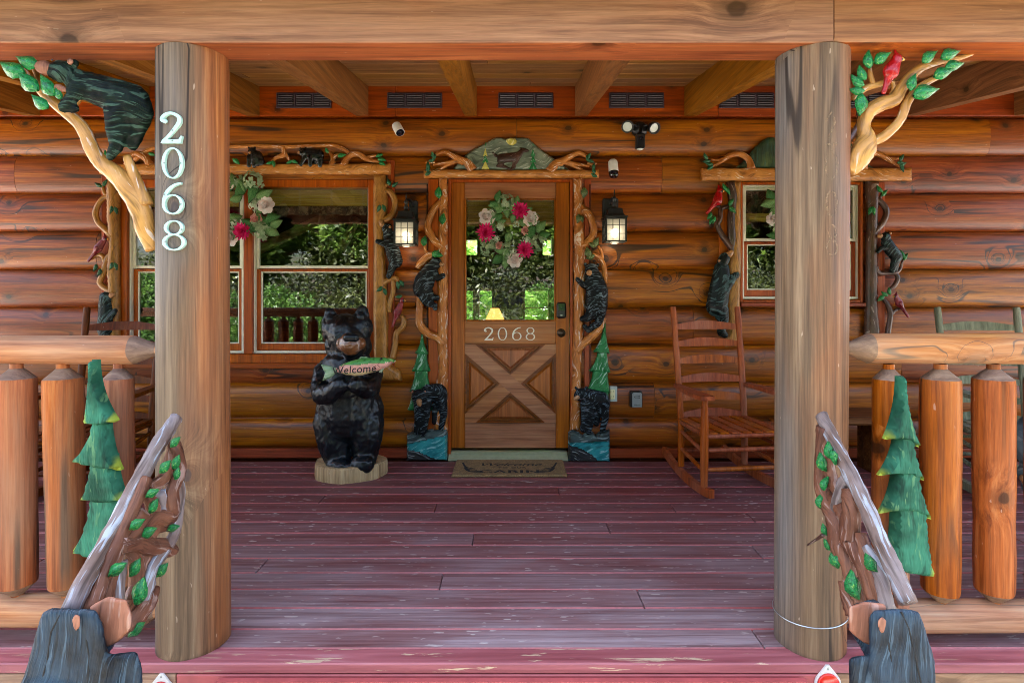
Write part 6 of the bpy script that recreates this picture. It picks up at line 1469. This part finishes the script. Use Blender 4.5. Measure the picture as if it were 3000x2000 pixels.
# ------------------------------------------------------------------ lanterns
def lantern(px, py_top, bx0, bx1, by0, by1, label):
    """px = cage centre column; rows from the photo"""
    Y = 4.17; c = W(px, py_top + 84, Y); r = 30 * Y / F; zt, zbm = ZW(py_top + 86, Y), ZW(py_top + 158, Y)
    t = thing('wall_lantern', label, 'lantern', (c.x, 4.30, zbm))
    x0, x1, z0, z1 = px_rect(bx0, bx1, by0, by1, 4.29); mb = MB(); mb.box(x0, x1, 4.276, 4.32, z0, z1, .008); mb.build('backplate', M['black'], t)
    mb = MB(); xm = (x0 + x1) / 2; P = catmull([(xm, 4.276, z1 - .05), (xm * .7 + c.x * .3, 4.235, z1 - .012), (c.x, 4.18, z1 - .02), (c.x, Y, zt + .10)], 6); mb.tube(P, .010, 8); mb.build('arm', M['black'], t, True)
    mb = MB(); mb.lathe([(.001, .235), (.004, .225), (.006, .2), (.004, .185), (.013, .178), (.016, .16), (.009, .15), (.014, .135), (.019, .12), (.012, .108), (.02, .1), (.03, .095)], (c.x, Y, zt - .022), 14); mb.build('finial', M['black'], t, True)
    def sq(h, z): return [(c.x + sx * h, Y + sy * h, z) for sx, sy in ((-1, -1), (1, -1), (1, 1), (-1, 1))]
    mb = MB(); lv = [(.028, zt + .073), (.05, zt + .066), (.056, zt + .03), (.066, zt + .012), (.085, zt + .006), (.085, zt - .002), (.06, zt - .004)]
    vs = [v for h, z in lv for v in sq(h, z)]; fs = [(3, 2, 1, 0)]
    for i in range(len(lv) - 1):
        for k in range(4): fs.append((4 * i + k, 4 * i + (k + 1) % 4, 4 * i + 4 + (k + 1) % 4, 4 * i + 4 + k))
    fs.append(tuple(4 * (len(lv) - 1) + k for k in range(4))); mb.add(vs, fs); o = mb.build('cap', M['black'], t)
    bm = bmesh.new(); bm.from_mesh(o.data); bmesh.ops.recalc_face_normals(bm, faces=bm.faces); bm.to_mesh(o.data); bm.free()
    h1, h0 = .072, .068; cage = MB()
    for sx in (-1, 1):
        for sy in (-1, 1): cage.box(c.x + sx * h1 - .006, c.x + sx * h1 + .006, Y + sy * h1 - .006, Y + sy * h1 + .006, zbm, zt - .004)
    for z in (zbm, zt - .016): 
        for s in (-1, 1):
            cage.box(c.x - h1 + .0065, c.x + h1 - .0065, Y + s * h1 - .005, Y + s * h1 + .005, z, z + .011); cage.box(c.x + s * h1 - .005, c.x + s * h1 + .005, Y - h1 + .0065, Y + h1 - .0065, z, z + .011)
    for k in (1, 2):
        u = -h1 + 2 * h1 * k / 3; z = zbm + (zt - zbm) * k / 3
        for s in (-1, 1):
            cage.box(c.x + u - .0022, c.x + u + .0022, Y + s * h1 - .004, Y + s * h1 + .004, zbm + .011, zt - .017); cage.box(c.x + s * h1 - .004, c.x + s * h1 + .004, Y + u - .0022, Y + u + .0022, zbm + .011, zt - .017)
            cage.box(c.x - h1 + .007, c.x + h1 - .007, Y + s * h1 - .003, Y + s * h1 + .003, z - .0022, z + .0022); cage.box(c.x + s * h1 - .003, c.x + s * h1 + .003, Y - h1 + .007, Y + h1 - .007, z - .0022, z + .0022)
    cage.build('cage', M['black'], t)
    hp = h1 - .008
    for s in (-1, 1):
        mb = MB(); mb.box(c.x - hp, c.x + hp, Y + s * (h1 - .0075), Y + s * (h1 - .0065), zbm + .005, zt - .012) if s > 0 else mb.box(c.x - hp, c.x + hp, Y - h1 + .0065, Y - h1 + .0075, zbm + .005, zt - .012); mb.build('pane', M['frosted'], t)
        mb = MB(); a_, b_ = sorted((c.x + s * (h1 - .0075), c.x + s * (h1 - .0065))); mb.box(a_, b_, Y - hp, Y + hp, zbm + .005, zt - .012); mb.build('pane', M['frosted'], t)
    mb = MB(); mb.box(c.x - .028, c.x + .028, Y - .028, Y + .028, zbm - .006, zbm + .005, .004); mb.lathe([(.013, 0), (.013, .03)], (c.x, Y, zbm + .005), 10); mb.build('socket', M['white_plastic'], t)
    mb = MB(); mb.lathe([(.012, 0), (.026, .03), (.028, .045), (.02, .062), (0, .07)], (c.x, Y, zbm + .036), 14); mb.build('bulb', M['bulb'], t, True)
    ld = bpy.data.lights.new('lamp_light', 'POINT'); ld.energy = .06; ld.color = (1, .78, .5); ld.shadow_soft_size = .03
    lo = bpy.data.objects.new('lamp_light', ld); COL.objects.link(lo); lo.parent = t; lo.location = Vector((c.x, Y, zbm - .012)) - WL[t]
    return t
lantern(1190, 562, 1199, 1224, 587, 648, 'lit black wall lantern beside the wide window')
lantern(1800, 553, 1765, 1811, 581, 643, 'lit black wall lantern under the pale wall camera')

# ------------------------------------------------------------------ cameras, floodlight, outlet, lockbox
t = thing('security_camera', 'pale bullet security camera tilted down on the top log', 'camera', tuple(W(1172, 385, 4.30)))
def aimed(nm, p, d, prof_, mat, par, seg=20):
    mb = MB(); mb.lathe(prof_, (0, 0, 0), seg); q = Vector(d).to_track_quat('Z', 'Y'); mb.v = [tuple(q @ Vector(v) + Vector(p)) for v in mb.v]; o = mb.build(nm, mat, par, True); return smooth_by_angle(o, 40)
p = W(1161, 368, 4.26); dr = Vector((.42, -.5, -.75)).normalized()
aimed('housing', p, dr, [(.028, -.005), (.034, 0), (.036, .02), (.036, .085), (.034, .09)], M['white_plastic'], t); aimed('lens', p + dr * .0905, dr, [(.031, -.002), (.031, .001), (.012, .0015), (.009, .004), (0, .004)], M['lens'], t)
mb = MB(); mb.tube([tuple(p), tuple(p + Vector((0, .05, .012)))], .014, 10); mb.build('mount', M['white_plastic'], t)
t = thing('security_camera', 'pale wall camera with dark lens above a lantern', 'camera', tuple(W(1795, 497, 4.30)))
p = W(1796, 484, 4.262); dr = Vector((.03, -.24, -.97)).normalized()
aimed('housing', p, dr, [(.0, -.05), (.022, -.045), (.034, -.03), (.037, -.01), (.037, .052), (.036, .056)], M['white_plastic'], t); aimed('lens', p + dr * .056, dr, [(.0355, .0002), (.035, .03), (.028, .042), (0, .046)], M['lens'], t)
mb = MB(); mb.tube([tuple(p), tuple(p + Vector((-.01, .05, .0)))], .018, 10); mb.build('mount', M['white_plastic'], t)
t = thing('floodlight_camera', 'black two headed floodlight camera under the soffit vents', 'floodlight', tuple(W(1878, 390, 4.3)))
p = W(1875, 378, 4.275); aimed('base', p + Vector((0, .03, 0)), (0, -1, 0), [(.06, 0), (.062, .02), (.05, .045), (.02, .06), (0, .062)], M['black_plastic'], t)
for px, py, d_, q_ in ((1838, 372, Vector((-.12, -.95, -.25)), -1), (1914, 374, Vector((.25, -.75, -.5)), 1)):
    c = W(px, py, 4.22); d_.normalize()
    aimed('lamp_head', c - d_ * .045, d_, [(.012, -.01), (.03, 0), (.04, .02), (.046, .05), (.046, .07), (.04, .07), (.037, .055)], M['black_plastic'], t); aimed('led_panel', c - d_ * .045, d_, [(.0365, .051), (.034, .056), (0, .057)], M['led'], t)
    mb = MB(); mb.tube([tuple(p + Vector((0, 0, .02))), tuple((p + c) / 2 + Vector((0, -.01, .02))), tuple(c - d_ * .045)], .011, 8); mb.build('arm', M['black_plastic'], t, True)
c = W(1875, 415, 4.225); mb = MB(); mb.box(c.x - .033, c.x + .033, c.y - .03, c.y + .03, c.z - .055, c.z + .055, .008); o = mb.build('camera_body', M['black_plastic'], t)
mb = MB(); mb.lathe([(.016, 0), (.014, -.003), (0, -.004)], (c.x, c.y - .0302, c.z + .02), 16, 'Y'); mb.build('lens', M['lens'], o); mb = MB(); mb.lathe([(0, -.012), (.02, -.006), (.027, 0)], (c.x, c.y, c.z - .056), 14); mb.build('sensor_dome', M['led'], o, True)
mb = MB(); mb.tube([tuple(c + Vector((0, 0, .05))), tuple(p + Vector((0, -.02, 0)))], .012, 8); mb.build('neck', M['black_plastic'], t)
t = thing('outlet', 'ivory wall outlet with grey weather cover beside the walking bear carving', 'outlet', tuple(W(1797, 1176, 4.30)))
x0, x1, z0, z1 = px_rect(1787, 1808, 1131, 1176, 4.292); mb = MB(); mb.box(x0, x1, 4.284, 4.32, z0, z1, .003); mb.build('cover_plate', M['outlet_box'], t)
x0, x1, z0, z1 = px_rect(1788, 1801, 1140, 1169, 4.284); mb = MB(); mb.box(x0, x1, 4.278, 4.2838, z0, z1, .002); o = mb.build('receptacle', M['ivory'], t); mb = MB()
for z in (z0 + .018, z0 + .056):
    for x in (-.006, .006): mb.box((x0 + x1) / 2 + x - .001, (x0 + x1) / 2 + x + .001, 4.277, 4.2779, z, z + .009)
mb.build('slots', M['black_plastic'], o)
t = thing('key_lockbox', 'grey key lockbox with black shroud on the log wall', 'lockbox', tuple(W(1865, 1193, 4.30)))
def rtop(a, b, c_, d, Y, r=.014):
    x0, x1, z0, z1 = px_rect(a, b, c_, d, Y); return [(x0, z0), (x1, z0)] + [(x1 - r + r * math.cos(q), z1 - r + r * math.sin(q)) for q in np.linspace(0, math.pi / 2, 6)] + [(x0 + r - r * math.cos(q), z1 - r + r * math.sin(q)) for q in np.linspace(math.pi / 2, 0, 6)]
mb = MB(); mb.prism(rtop(1847, 1882, 1146, 1192, 4.27), 4.27, 4.32); mb.build('shroud', M['black_plastic'], t); mb = MB(); mb.prism(rtop(1853, 1881, 1150, 1192.5, 4.26), 4.262, 4.2698); o = mb.build('face', M['lockbox'], t)
mb = MB(); x0, x1, z0, z1 = px_rect(1859, 1876, 1158, 1166, 4.26)
for i in range(4):
    for j in range(2): mb.box(x0 + .008 + i * .009, x0 + .013 + i * .009, 4.2605, 4.2619, z0 + j * .011, z0 + .007 + j * .011)
mb.box(x0, x0 + .004, 4.2605, 4.2619, z0 + .002, z0 + .016); c = W(1867, 1188, 4.261); text(mb, 'Master', .017, lambda x, y: (c.x + x, 4.2612, c.z + y), .3); mb.build('keys', M['black_plastic'], o)

# ------------------------------------------------------------------ wreaths
def petal_quad(mb, c, out, up, l, w, cup=.3):
    """one petal from c along out, curling towards up"""
    out = Vector(out).normalized(); up = Vector(up).normalized(); sd_ = out.cross(up).normalized(); c = Vector(c)
    P = [c, c + out * l * .45 + sd_ * w * .5 + up * l * cup * .25, c + out * l * .5 + up * l * cup * .08, c + out * l * .45 - sd_ * w * .5 + up * l * cup * .25, c + out * l * .85 + sd_ * w * .3 + up * l * cup * .7, c + out * l + up * l * cup, c + out * l * .85 - sd_ * w * .3 + up * l * cup * .7]
    mb.add(P, [(0, 2, 1), (0, 3, 2), (1, 2, 5, 4), (2, 3, 6, 5)])
def flower(kind, c, r):
    mb = MB(); c = Vector(c); n = Vector((0, -1, 0))
    if kind == 'dahlia':
        for ring in range(5):
            k = 16 - ring * 2; el = math.radians(12 + ring * 17)
            for i in range(k):
                a = 2 * math.pi * (i + .5 * (ring % 2)) / k + random.uniform(-.1, .1); rad = Vector((math.cos(a), 0, math.sin(a))); o = rad * math.cos(el) + n * math.sin(el)
                petal_quad(mb, c + n * r * .12 * ring, o, n * math.cos(el) - rad * math.sin(el), r * (1 - ring * .11) * random.uniform(.88, 1.1), r * .27, .25)
    elif kind == 'rose':
        for ring in range(5):
            k = (7, 6, 5, 4, 3)[ring]; el = math.radians(14 + ring * 17)
            for i in range(k):
                a = 2 * math.pi * (i + .5 * (ring % 2)) / k + random.uniform(-.2, .2); rad = Vector((math.cos(a), 0, math.sin(a))); o = rad * math.cos(el) + n * math.sin(el)
                petal_quad(mb, c + n * r * .1 * ring, o, n * math.cos(el) - rad * math.sin(el), r * (1 - ring * .14), r * (.9 - ring * .1), .5 - (.5 if ring == 0 else 0))
    else:
        for i in range(34):
            u = random.random(); a = random.uniform(0, 2 * math.pi); s = math.sqrt(u); p = c + Vector((math.cos(a) * s * r, -math.sqrt(max(0, 1 - s * s)) * r * .7, math.sin(a) * s * r)); nn = (p - c).normalized(); tx = nn.cross(Vector((.3, .2, 1))).normalized(); ty = nn.cross(tx)
            b0 = random.uniform(0, 1.5)
            for k in range(4): q = tx * math.cos(b0 + k * math.pi / 2) + ty * math.sin(b0 + k * math.pi / 2); petal_quad(mb, p, q, nn, r * .27, r * .25, .15)
    return mb
def wreath(label, cx, cy, Y, R, items, lv, seed):
    random.seed(seed); k = Y / F
    t = thing('wreath', label, 'wreath', tuple(W(cx, cy, Y))); mb = MB(); c0 = W(cx, cy, Y)
    for i in range(70):
        a0 = random.uniform(0, 6.28); sp = random.uniform(.6, 1.6); r0 = R * k * random.uniform(.82, 1.08); rr = random.uniform(-.012, .03); dy = random.uniform(-.03, .01)
        pts = [(c0.x + (r0 + rr * u * u) * math.cos(a0 + sp * u), Y + dy - .01 * math.sin(3 * u), c0.z + (r0 + rr * u * u) * math.sin(a0 + sp * u)) for u in np.linspace(0, 1, 7)]
        mb.tube(pts, random.uniform(.0013, .003), 4)
    mb.build('twig_ring', M['twig'], t)
    for kind, px, py, r in items:
        m_ = {'dahlia': 'dahlia', 'rose': 'rose', 'pink': 'pink', 'hyd': 'hydrangea', 'fill': 'berry'}[kind]
        fl = flower({'pink': 'rose', 'hyd': 'hyd', 'fill': 'hyd'}.get(kind, kind), W(px, py, Y - (.035 if kind != 'hyd' else .02)), r * k); fl.build({'dahlia': 'dahlia', 'rose': 'rose', 'pink': 'pink_rose', 'hyd': 'hydrangea', 'fill': 'filler_sprig'}[kind], M[m_], t)
    for i in range(16):   # fuller greenery round the ring
        a = 2 * math.pi * (i + random.uniform(-.3, .3)) / 16; rr = R * random.uniform(.78, 1.12)
        lv = lv + [(cx + rr * math.cos(a), cy - rr * math.sin(a), random.uniform(30, 42), math.degrees(a) + random.uniform(-70, 70))]
    for i in range(6):
        a = 2 * math.pi * (i + .4) / 6; flower('hyd', W(cx + R * math.cos(a), cy - R * math.sin(a), Y - .012), random.uniform(18, 23) * k).build('hydrangea', M['hydrangea'], t)
    for i, (px, py, L, ang) in enumerate(lv):
        o = leaf(t, px, py, L, ang, Y - .022 - .012 * random.random(), M['wleaf'] if i % 3 else M['wleaf_dark'], 'wl' if i % 3 else 'wld', .7, .03, random.uniform(-.35, .35))
    return t
YR = YD - .02
wreath('flower wreath with magenta dahlias hung on the door glass', 1496, 674, YR, 72,
       [('hyd', 1482, 594, 28), ('dahlia', 1524, 617, 29), ('dahlia', 1424, 682, 31), ('dahlia', 1538, 733, 29), ('rose', 1427, 636, 27), ('rose', 1554, 641, 25), ('rose', 1508, 762, 25), ('pink', 1540, 676, 15), ('pink', 1463, 720, 14), ('hyd', 1430, 726, 26), ('hyd', 1577, 710, 26), ('hyd', 1484, 722, 20), ('fill', 1466, 664, 14), ('fill', 1512, 656, 11), ('fill', 1503, 735, 12), ('fill', 1452, 700, 12), ('fill', 1542, 704, 14)],
       [(1453, 598, 40, 160), (1462, 612, 36, 250), (1484, 622, 36, 280), (1462, 575, 36, 80), (1516, 588, 32, 85), (1502, 640, 30, 260), (1558, 682, 42, 60), (1586, 664, 44, 55), (1488, 696, 36, 250), (1456, 760, 40, 220), (1478, 772, 34, 280), (1480, 742, 40, 250), (1596, 690, 40, 20), (1444, 600, 30, 190), (1420, 706, 30, 200), (1560, 735, 32, -30), (1470, 650, 28, 20), (1530, 655, 28, 300)], 11)
wreath('flower wreath hung on the wide window by the numbered post', 690, 610, 4.27, 78,
       [('hyd', 742, 531, 32), ('rose', 782, 602, 28), ('pink', 752, 643, 20), ('dahlia', 714, 678, 30), ('hyd', 770, 676, 30), ('rose', 676, 700, 26), ('hyd', 640, 560, 30), ('dahlia', 625, 620, 30), ('rose', 670, 535, 24), ('fill', 745, 600, 18), ('fill', 686, 655, 16), ('rose', 640, 670, 24)],
       [(700, 560, 50, 250), (684, 525, 40, 110), (708, 545, 44, 300), (740, 570, 56, 250), (776, 570, 50, 30), (690, 640, 44, 20), (800, 640, 46, 20), (795, 680, 50, -20), (760, 655, 40, 200), (725, 650, 40, 160), (810, 655, 40, 30), (690, 580, 40, 200), (782, 655, 44, 300)], 12)
wreath('flower wreath hung on the small window behind the grey post', 2338, 640, 4.27, 72,
       [('rose', 2262, 642, 22), ('hyd', 2300, 590, 28), ('dahlia', 2330, 575, 28), ('hyd', 2400, 660, 28), ('dahlia', 2300, 690, 28), ('rose', 2370, 700, 24), ('pink', 2385, 610, 16)],
       [(2258, 570, 38, 120), (2250, 594, 46, 200), (2275, 600, 44, 190), (2262, 688, 34, 180), (2285, 620, 40, 150), (2400, 590, 40, 40), (2410, 700, 40, -30)], 13)
random.seed(99)
# ------------------------------------------------------------------ room behind the glass
cab = thing('cabin', 'dim pine room of the cabin seen through the glass', 'building', (0, 7.4, 0))
YBK = 10.2
def wall_open(mb, x0, x1, z0, z1, y0, y1, ops):
    xs_ = sorted(set([x0, x1] + [q for o in ops for q in o[:2]]))
    for a, b in zip(xs_[:-1], xs_[1:]):
        zc_ = [z0]
        for o in sorted([q for q in ops if a >= q[0] - 1e-5 and b <= q[1] + 1e-5], key=lambda q: q[2]): mb.box(a, b, y0, y1, zc_[-1], o[2]); zc_.append(o[3])
        mb.box(a, b, y0, y1, zc_[-1], z1)
bops = [(XW(1360, YBK), XW(1386, YBK), .12, 1.346), (XW(1404, YBK), XW(1441, YBK), .12, 1.346), (XW(1538, YBK), XW(1606, YBK), .12, 1.346), (XW(1364, YBK), XW(1398, YBK), 2.0, 2.28), (XW(1590, YBK), XW(1616, YBK), 2.0, 2.28)]
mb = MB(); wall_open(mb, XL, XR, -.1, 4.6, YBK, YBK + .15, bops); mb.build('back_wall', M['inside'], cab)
for i, o in enumerate(bops):
    mb = MB(); mb.box(o[0], o[1], YBK + .05, YBK + .056, o[2], o[3]); mb.build('pane', M['glass'], cab)
    mb = MB(); frame_box(mb, o[0] - .05, o[1] + .05, o[2] - .05, o[3] + .05, .0495, YBK - .02, YBK - .001); mb.build('window_trim', M['casing'], cab)
    if i == 2: mb = MB(); mb.box(o[0], o[1], YBK + .03, YBK + .049, .72 + .3, .75 + .3); mb.build('muntin', M['casing'], cab)
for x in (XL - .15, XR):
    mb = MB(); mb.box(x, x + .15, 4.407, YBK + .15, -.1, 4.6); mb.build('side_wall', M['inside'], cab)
mb = MB(); mb.box(XL, XR, 4.521, YBK, -.12, -.03); mb.build('room_floor', M['rustic'], cab)
mb = MB(); ya, yb_ = 4.3, 11.6; za = zc(4.3) + .16
mb.add([(x, yy, za + SL * (yy - 4.3) + d) for x in (XL - .4, XR + .4) for yy in (ya, yb_) for d in (0, .14)], [(0, 1, 3, 2), (4, 6, 7, 5), (0, 4, 5, 1), (2, 3, 7, 6), (0, 2, 6, 4), (1, 5, 7, 3)]); mb.build('roof', M['shingle'], cab)
for L, r in (([W(700, 760, 6.4), W(1110, 560, 6.9)], .06), ([W(1000, 730, 6.2), W(1045, 640, 6.3)], .05), ([W(940, 690, 6.6), W(950, 560, 6.6)], .04)):
    mb = MB(); mb.tube([tuple(p) for p in L], r, 12); mb.build('stair_log', M['rail'], cab, True)
t = thing('table_lamp', 'small lamp with glowing orange shade seen through the door glass', 'lamp', tuple(W(1450, 1010, 7.0)))
p = W(1450, 936, 7.0); mb = MB(); vs = []
mb.lathe([(.118, 0), (.052, .142), (.05, .142), (.116, 0)], tuple(p), 6); mb.build('lamp_shade', M['shade'], t)
mb = MB(); mb.lathe([(.07, -.38), (.07, -.36), (.02, -.33), (.035, -.22), (.015, -.08), (.012, .02)], tuple(p), 14); mb.build('lamp_base', M['brass_dark'], t, True)
mb = MB(); zt_ = p.z - .38; mb.box(p.x - .35, p.x + .35, 6.75, 7.25, zt_ - .04, zt_, .004)
tb = thing('lamp_table', 'dark table under the glowing lamp', 'table', (p.x, 7, -.03)); mb.build('tabletop', M['rustic'], tb)
for sx in (-.3, .3):
    for sy in (-.2, .2): mb = MB(); mb.box(p.x + sx - .025, p.x + sx + .025, 7 + sy - .025, 7 + sy + .025, -.03, zt_ - .041); mb.build('leg', M['rustic'], tb)

# ------------------------------------------------------------------ trees and shrubs (mirrored in the panes)
def leaf_cloud(name, n, rad, size, mat, seed, clumps=14, flat=1.0, elong=1.7):
    rng = np.random.default_rng(seed)
    cc = rng.normal(size=(clumps, 3)); cc /= np.linalg.norm(cc, axis=1)[:, None]; cc *= rng.uniform(.35, .8, (clumps, 1)); cr = rng.uniform(.28, .5, clumps)
    k = rng.integers(0, clumps, n); d = rng.normal(size=(n, 3)); d /= np.linalg.norm(d, axis=1)[:, None]
    P = (cc[k] + d * (cr[k] * rng.uniform(.55, 1.0, n) ** .5)[:, None]) * np.array(rad)
    a = rng.normal(size=(n, 3)); a[:, 2] -= .3; a += d * .8; a /= np.linalg.norm(a, axis=1)[:, None]
    nn = np.cross(a, rng.normal(size=(n, 3))); nn /= np.linalg.norm(nn, axis=1)[:, None] + 1e-9; s = size * rng.uniform(.7, 1.3, (n, 1))
    V = np.stack([P, P + a * s * elong * .5 + nn * s * .42, P + a * s * elong, P + a * s * elong * .5 - nn * s * .42], 1).reshape(-1, 3)
    me = bpy.data.meshes.new(name); me.vertices.add(4 * n); me.vertices.foreach_set('co', V.ravel()); me.loops.add(4 * n); me.loops.foreach_set('vertex_index', np.arange(4 * n)); me.polygons.add(n); me.polygons.foreach_set('loop_start', np.arange(0, 4 * n, 4)); me.polygons.foreach_set('loop_total', np.full(n, 4)); me.materials.append(mat); me.update(calc_edges=True); me.validate()
    return me
def shrub(loc, rad, label, me):
    t = thing('shrub', label, 'shrub', loc, 'shrubs in front of the porch')
    o = bpy.data.objects.new('foliage', me); COL.objects.link(o); o.parent = t; o.location = (0, 0, rad * .95); o.scale = (rad, rad, rad)
    mb = MB()
    for k in range(5):
        a = k * 1.25; mb.tube([(loc[0], loc[1], loc[2]), (loc[0] + .2 * rad * math.cos(a), loc[1] + .2 * rad * math.sin(a), loc[2] + .5 * rad), (loc[0] + .45 * rad * math.cos(a), loc[1] + .45 * rad * math.sin(a), loc[2] + 1.1 * rad)], [.03, .022, .008], 6)
    mb.build('stem', M['trunk'], t, True)
gz = lambda y: GZ + (min(max(0, -y - 5.5) * .13, 7))
sm = leaf_cloud('shrub_foliage', 9000, (1, 1, 1.05), .05, M['shrub'], 3, 22)
shrub((-4.25, -1.5, GZ), 1.15, 'large glossy green shrub mirrored in the wide window', sm); shrub((-6.7, -1.4, GZ), 1.35, 'second glossy green shrub farther from the steps, mirrored in glass', sm); shrub((-1.9, -5.2, GZ), 1.1, 'round green shrub beyond the drive, mirrored in the door glass', sm); shrub((1.5, -6.0, GZ), 1.3, 'broad green shrub beyond the drive, mirrored by the door lock', sm); shrub((5.2, -2.4, GZ), 1.1, 'green shrub mirrored in the small window', sm)
def undergrowth():
    rng = np.random.default_rng(5); n = 42000
    P = np.stack([rng.uniform(-16, 16, n), rng.uniform(-20, -4.6, n), rng.uniform(0, 1, n)], 1)
    hgt = .35 + (1.3 + 2.6 * np.clip((-P[:, 1] - 8) / 8, 0, 1)) * (.6 + .4 * np.sin(P[:, 0] * .9 + np.sin(P[:, 1] * .8) * 1.5)) * np.clip((-P[:, 1] - 4.6) / 3, .25, 1)
    P[:, 2] = GZ + np.clip(-P[:, 1] - 5.5, 0, None) * .13 + P[:, 2] ** .6 * hgt
    a = rng.normal(size=(n, 3)); a /= np.linalg.norm(a, axis=1)[:, None]; b = np.cross(a, rng.normal(size=(n, 3))); b /= np.linalg.norm(b, axis=1)[:, None]; s = .11 * rng.uniform(.6, 1.4, (n, 1))
    V = np.stack([P, P + a * s + b * s * .4, P + a * s * 2, P + a * s - b * s * .4], 1).reshape(-1, 3)
    me = bpy.data.meshes.new('undergrowth'); me.vertices.add(4 * n); me.vertices.foreach_set('co', V.ravel()); me.loops.add(4 * n); me.loops.foreach_set('vertex_index', np.arange(4 * n)); me.polygons.add(n); me.polygons.foreach_set('loop_start', np.arange(0, 4 * n, 4)); me.polygons.foreach_set('loop_total', np.full(n, 4)); me.materials.append(M['under']); me.update(calc_edges=True); me.validate()
    o = bpy.data.objects.new('undergrowth', me); COL.objects.link(o); tag(o, 'low tangled undergrowth along the drive facing the porch', 'undergrowth', kind='stuff')
M['under'] = foliage('undergrowth_leaves', C(34, 48, 20), C(92, 100, 48), .3)
undergrowth()
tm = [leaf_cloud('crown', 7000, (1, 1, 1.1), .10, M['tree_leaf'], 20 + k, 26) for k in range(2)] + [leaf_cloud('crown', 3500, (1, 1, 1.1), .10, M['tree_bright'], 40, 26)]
def tree(loc, h, r, k, label, group):
    t = thing('tree', label, 'tree', loc, group); x, y, z = loc
    mb = MB(); w = random.uniform(-.4, .4); mb.tube(catmull([(x, y, z - .3), (x + w * .3, y, z + h * .3), (x + w, y + .2, z + h * .6), (x + w * .6, y, z + h * .92)], 4), list(np.linspace(.2, .04, 13)), 9)
    for i in range(7):
        a = i * 2.4; b0 = z + h * (.35 + .07 * i); mb.tube([(x + w * .5, y, b0), (x + math.cos(a) * r * .4, y + math.sin(a) * r * .4, b0 + h * .1), (x + math.cos(a) * r * .8, y + math.sin(a) * r * .8, b0 + h * .16)], [.07, .045, .015], 6)
    mb.build('trunk', M['trunk'], t, True)
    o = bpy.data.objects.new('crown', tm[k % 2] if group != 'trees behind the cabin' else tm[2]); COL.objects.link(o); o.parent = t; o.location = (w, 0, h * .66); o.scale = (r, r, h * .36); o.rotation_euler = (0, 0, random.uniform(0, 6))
for i, (x, y, h, r, lb) in enumerate(((-11, -15, 5.0, 2.6, 'leafy tree farthest from the steps, mirrored in the wide window'), (-6.6, -16, 5.5, 2.7, 'leafy tree mirrored above the shrub in the wide window'), (-2.0, -17, 5.6, 2.7, 'leafy tree mirrored in the door glass beside the wreath'), (2.4, -16, 5.4, 2.6, 'leafy tree mirrored in the door glass by the lock'), (7.2, -16, 5.6, 2.8, 'leafy tree mirrored in the small window'), (13, -18, 6.0, 3.0, 'leafy tree at the far side of the drive'))):
    tree((x, y, gz(y)), h, r, i, lb, 'trees facing the porch')
for i, (x, y, h, r) in enumerate(((-1.9, 18.5, 5.2, 3.0), (1.9, 19.5, 5.6, 3.0))):
    tree((x, y, GZ - 1.2), h, r, i, ('bright green tree behind the cabin seen beside the lamp shade', 'bright green tree behind the cabin seen by the door lock')[i], 'trees behind the cabin')
apply_modifiers()
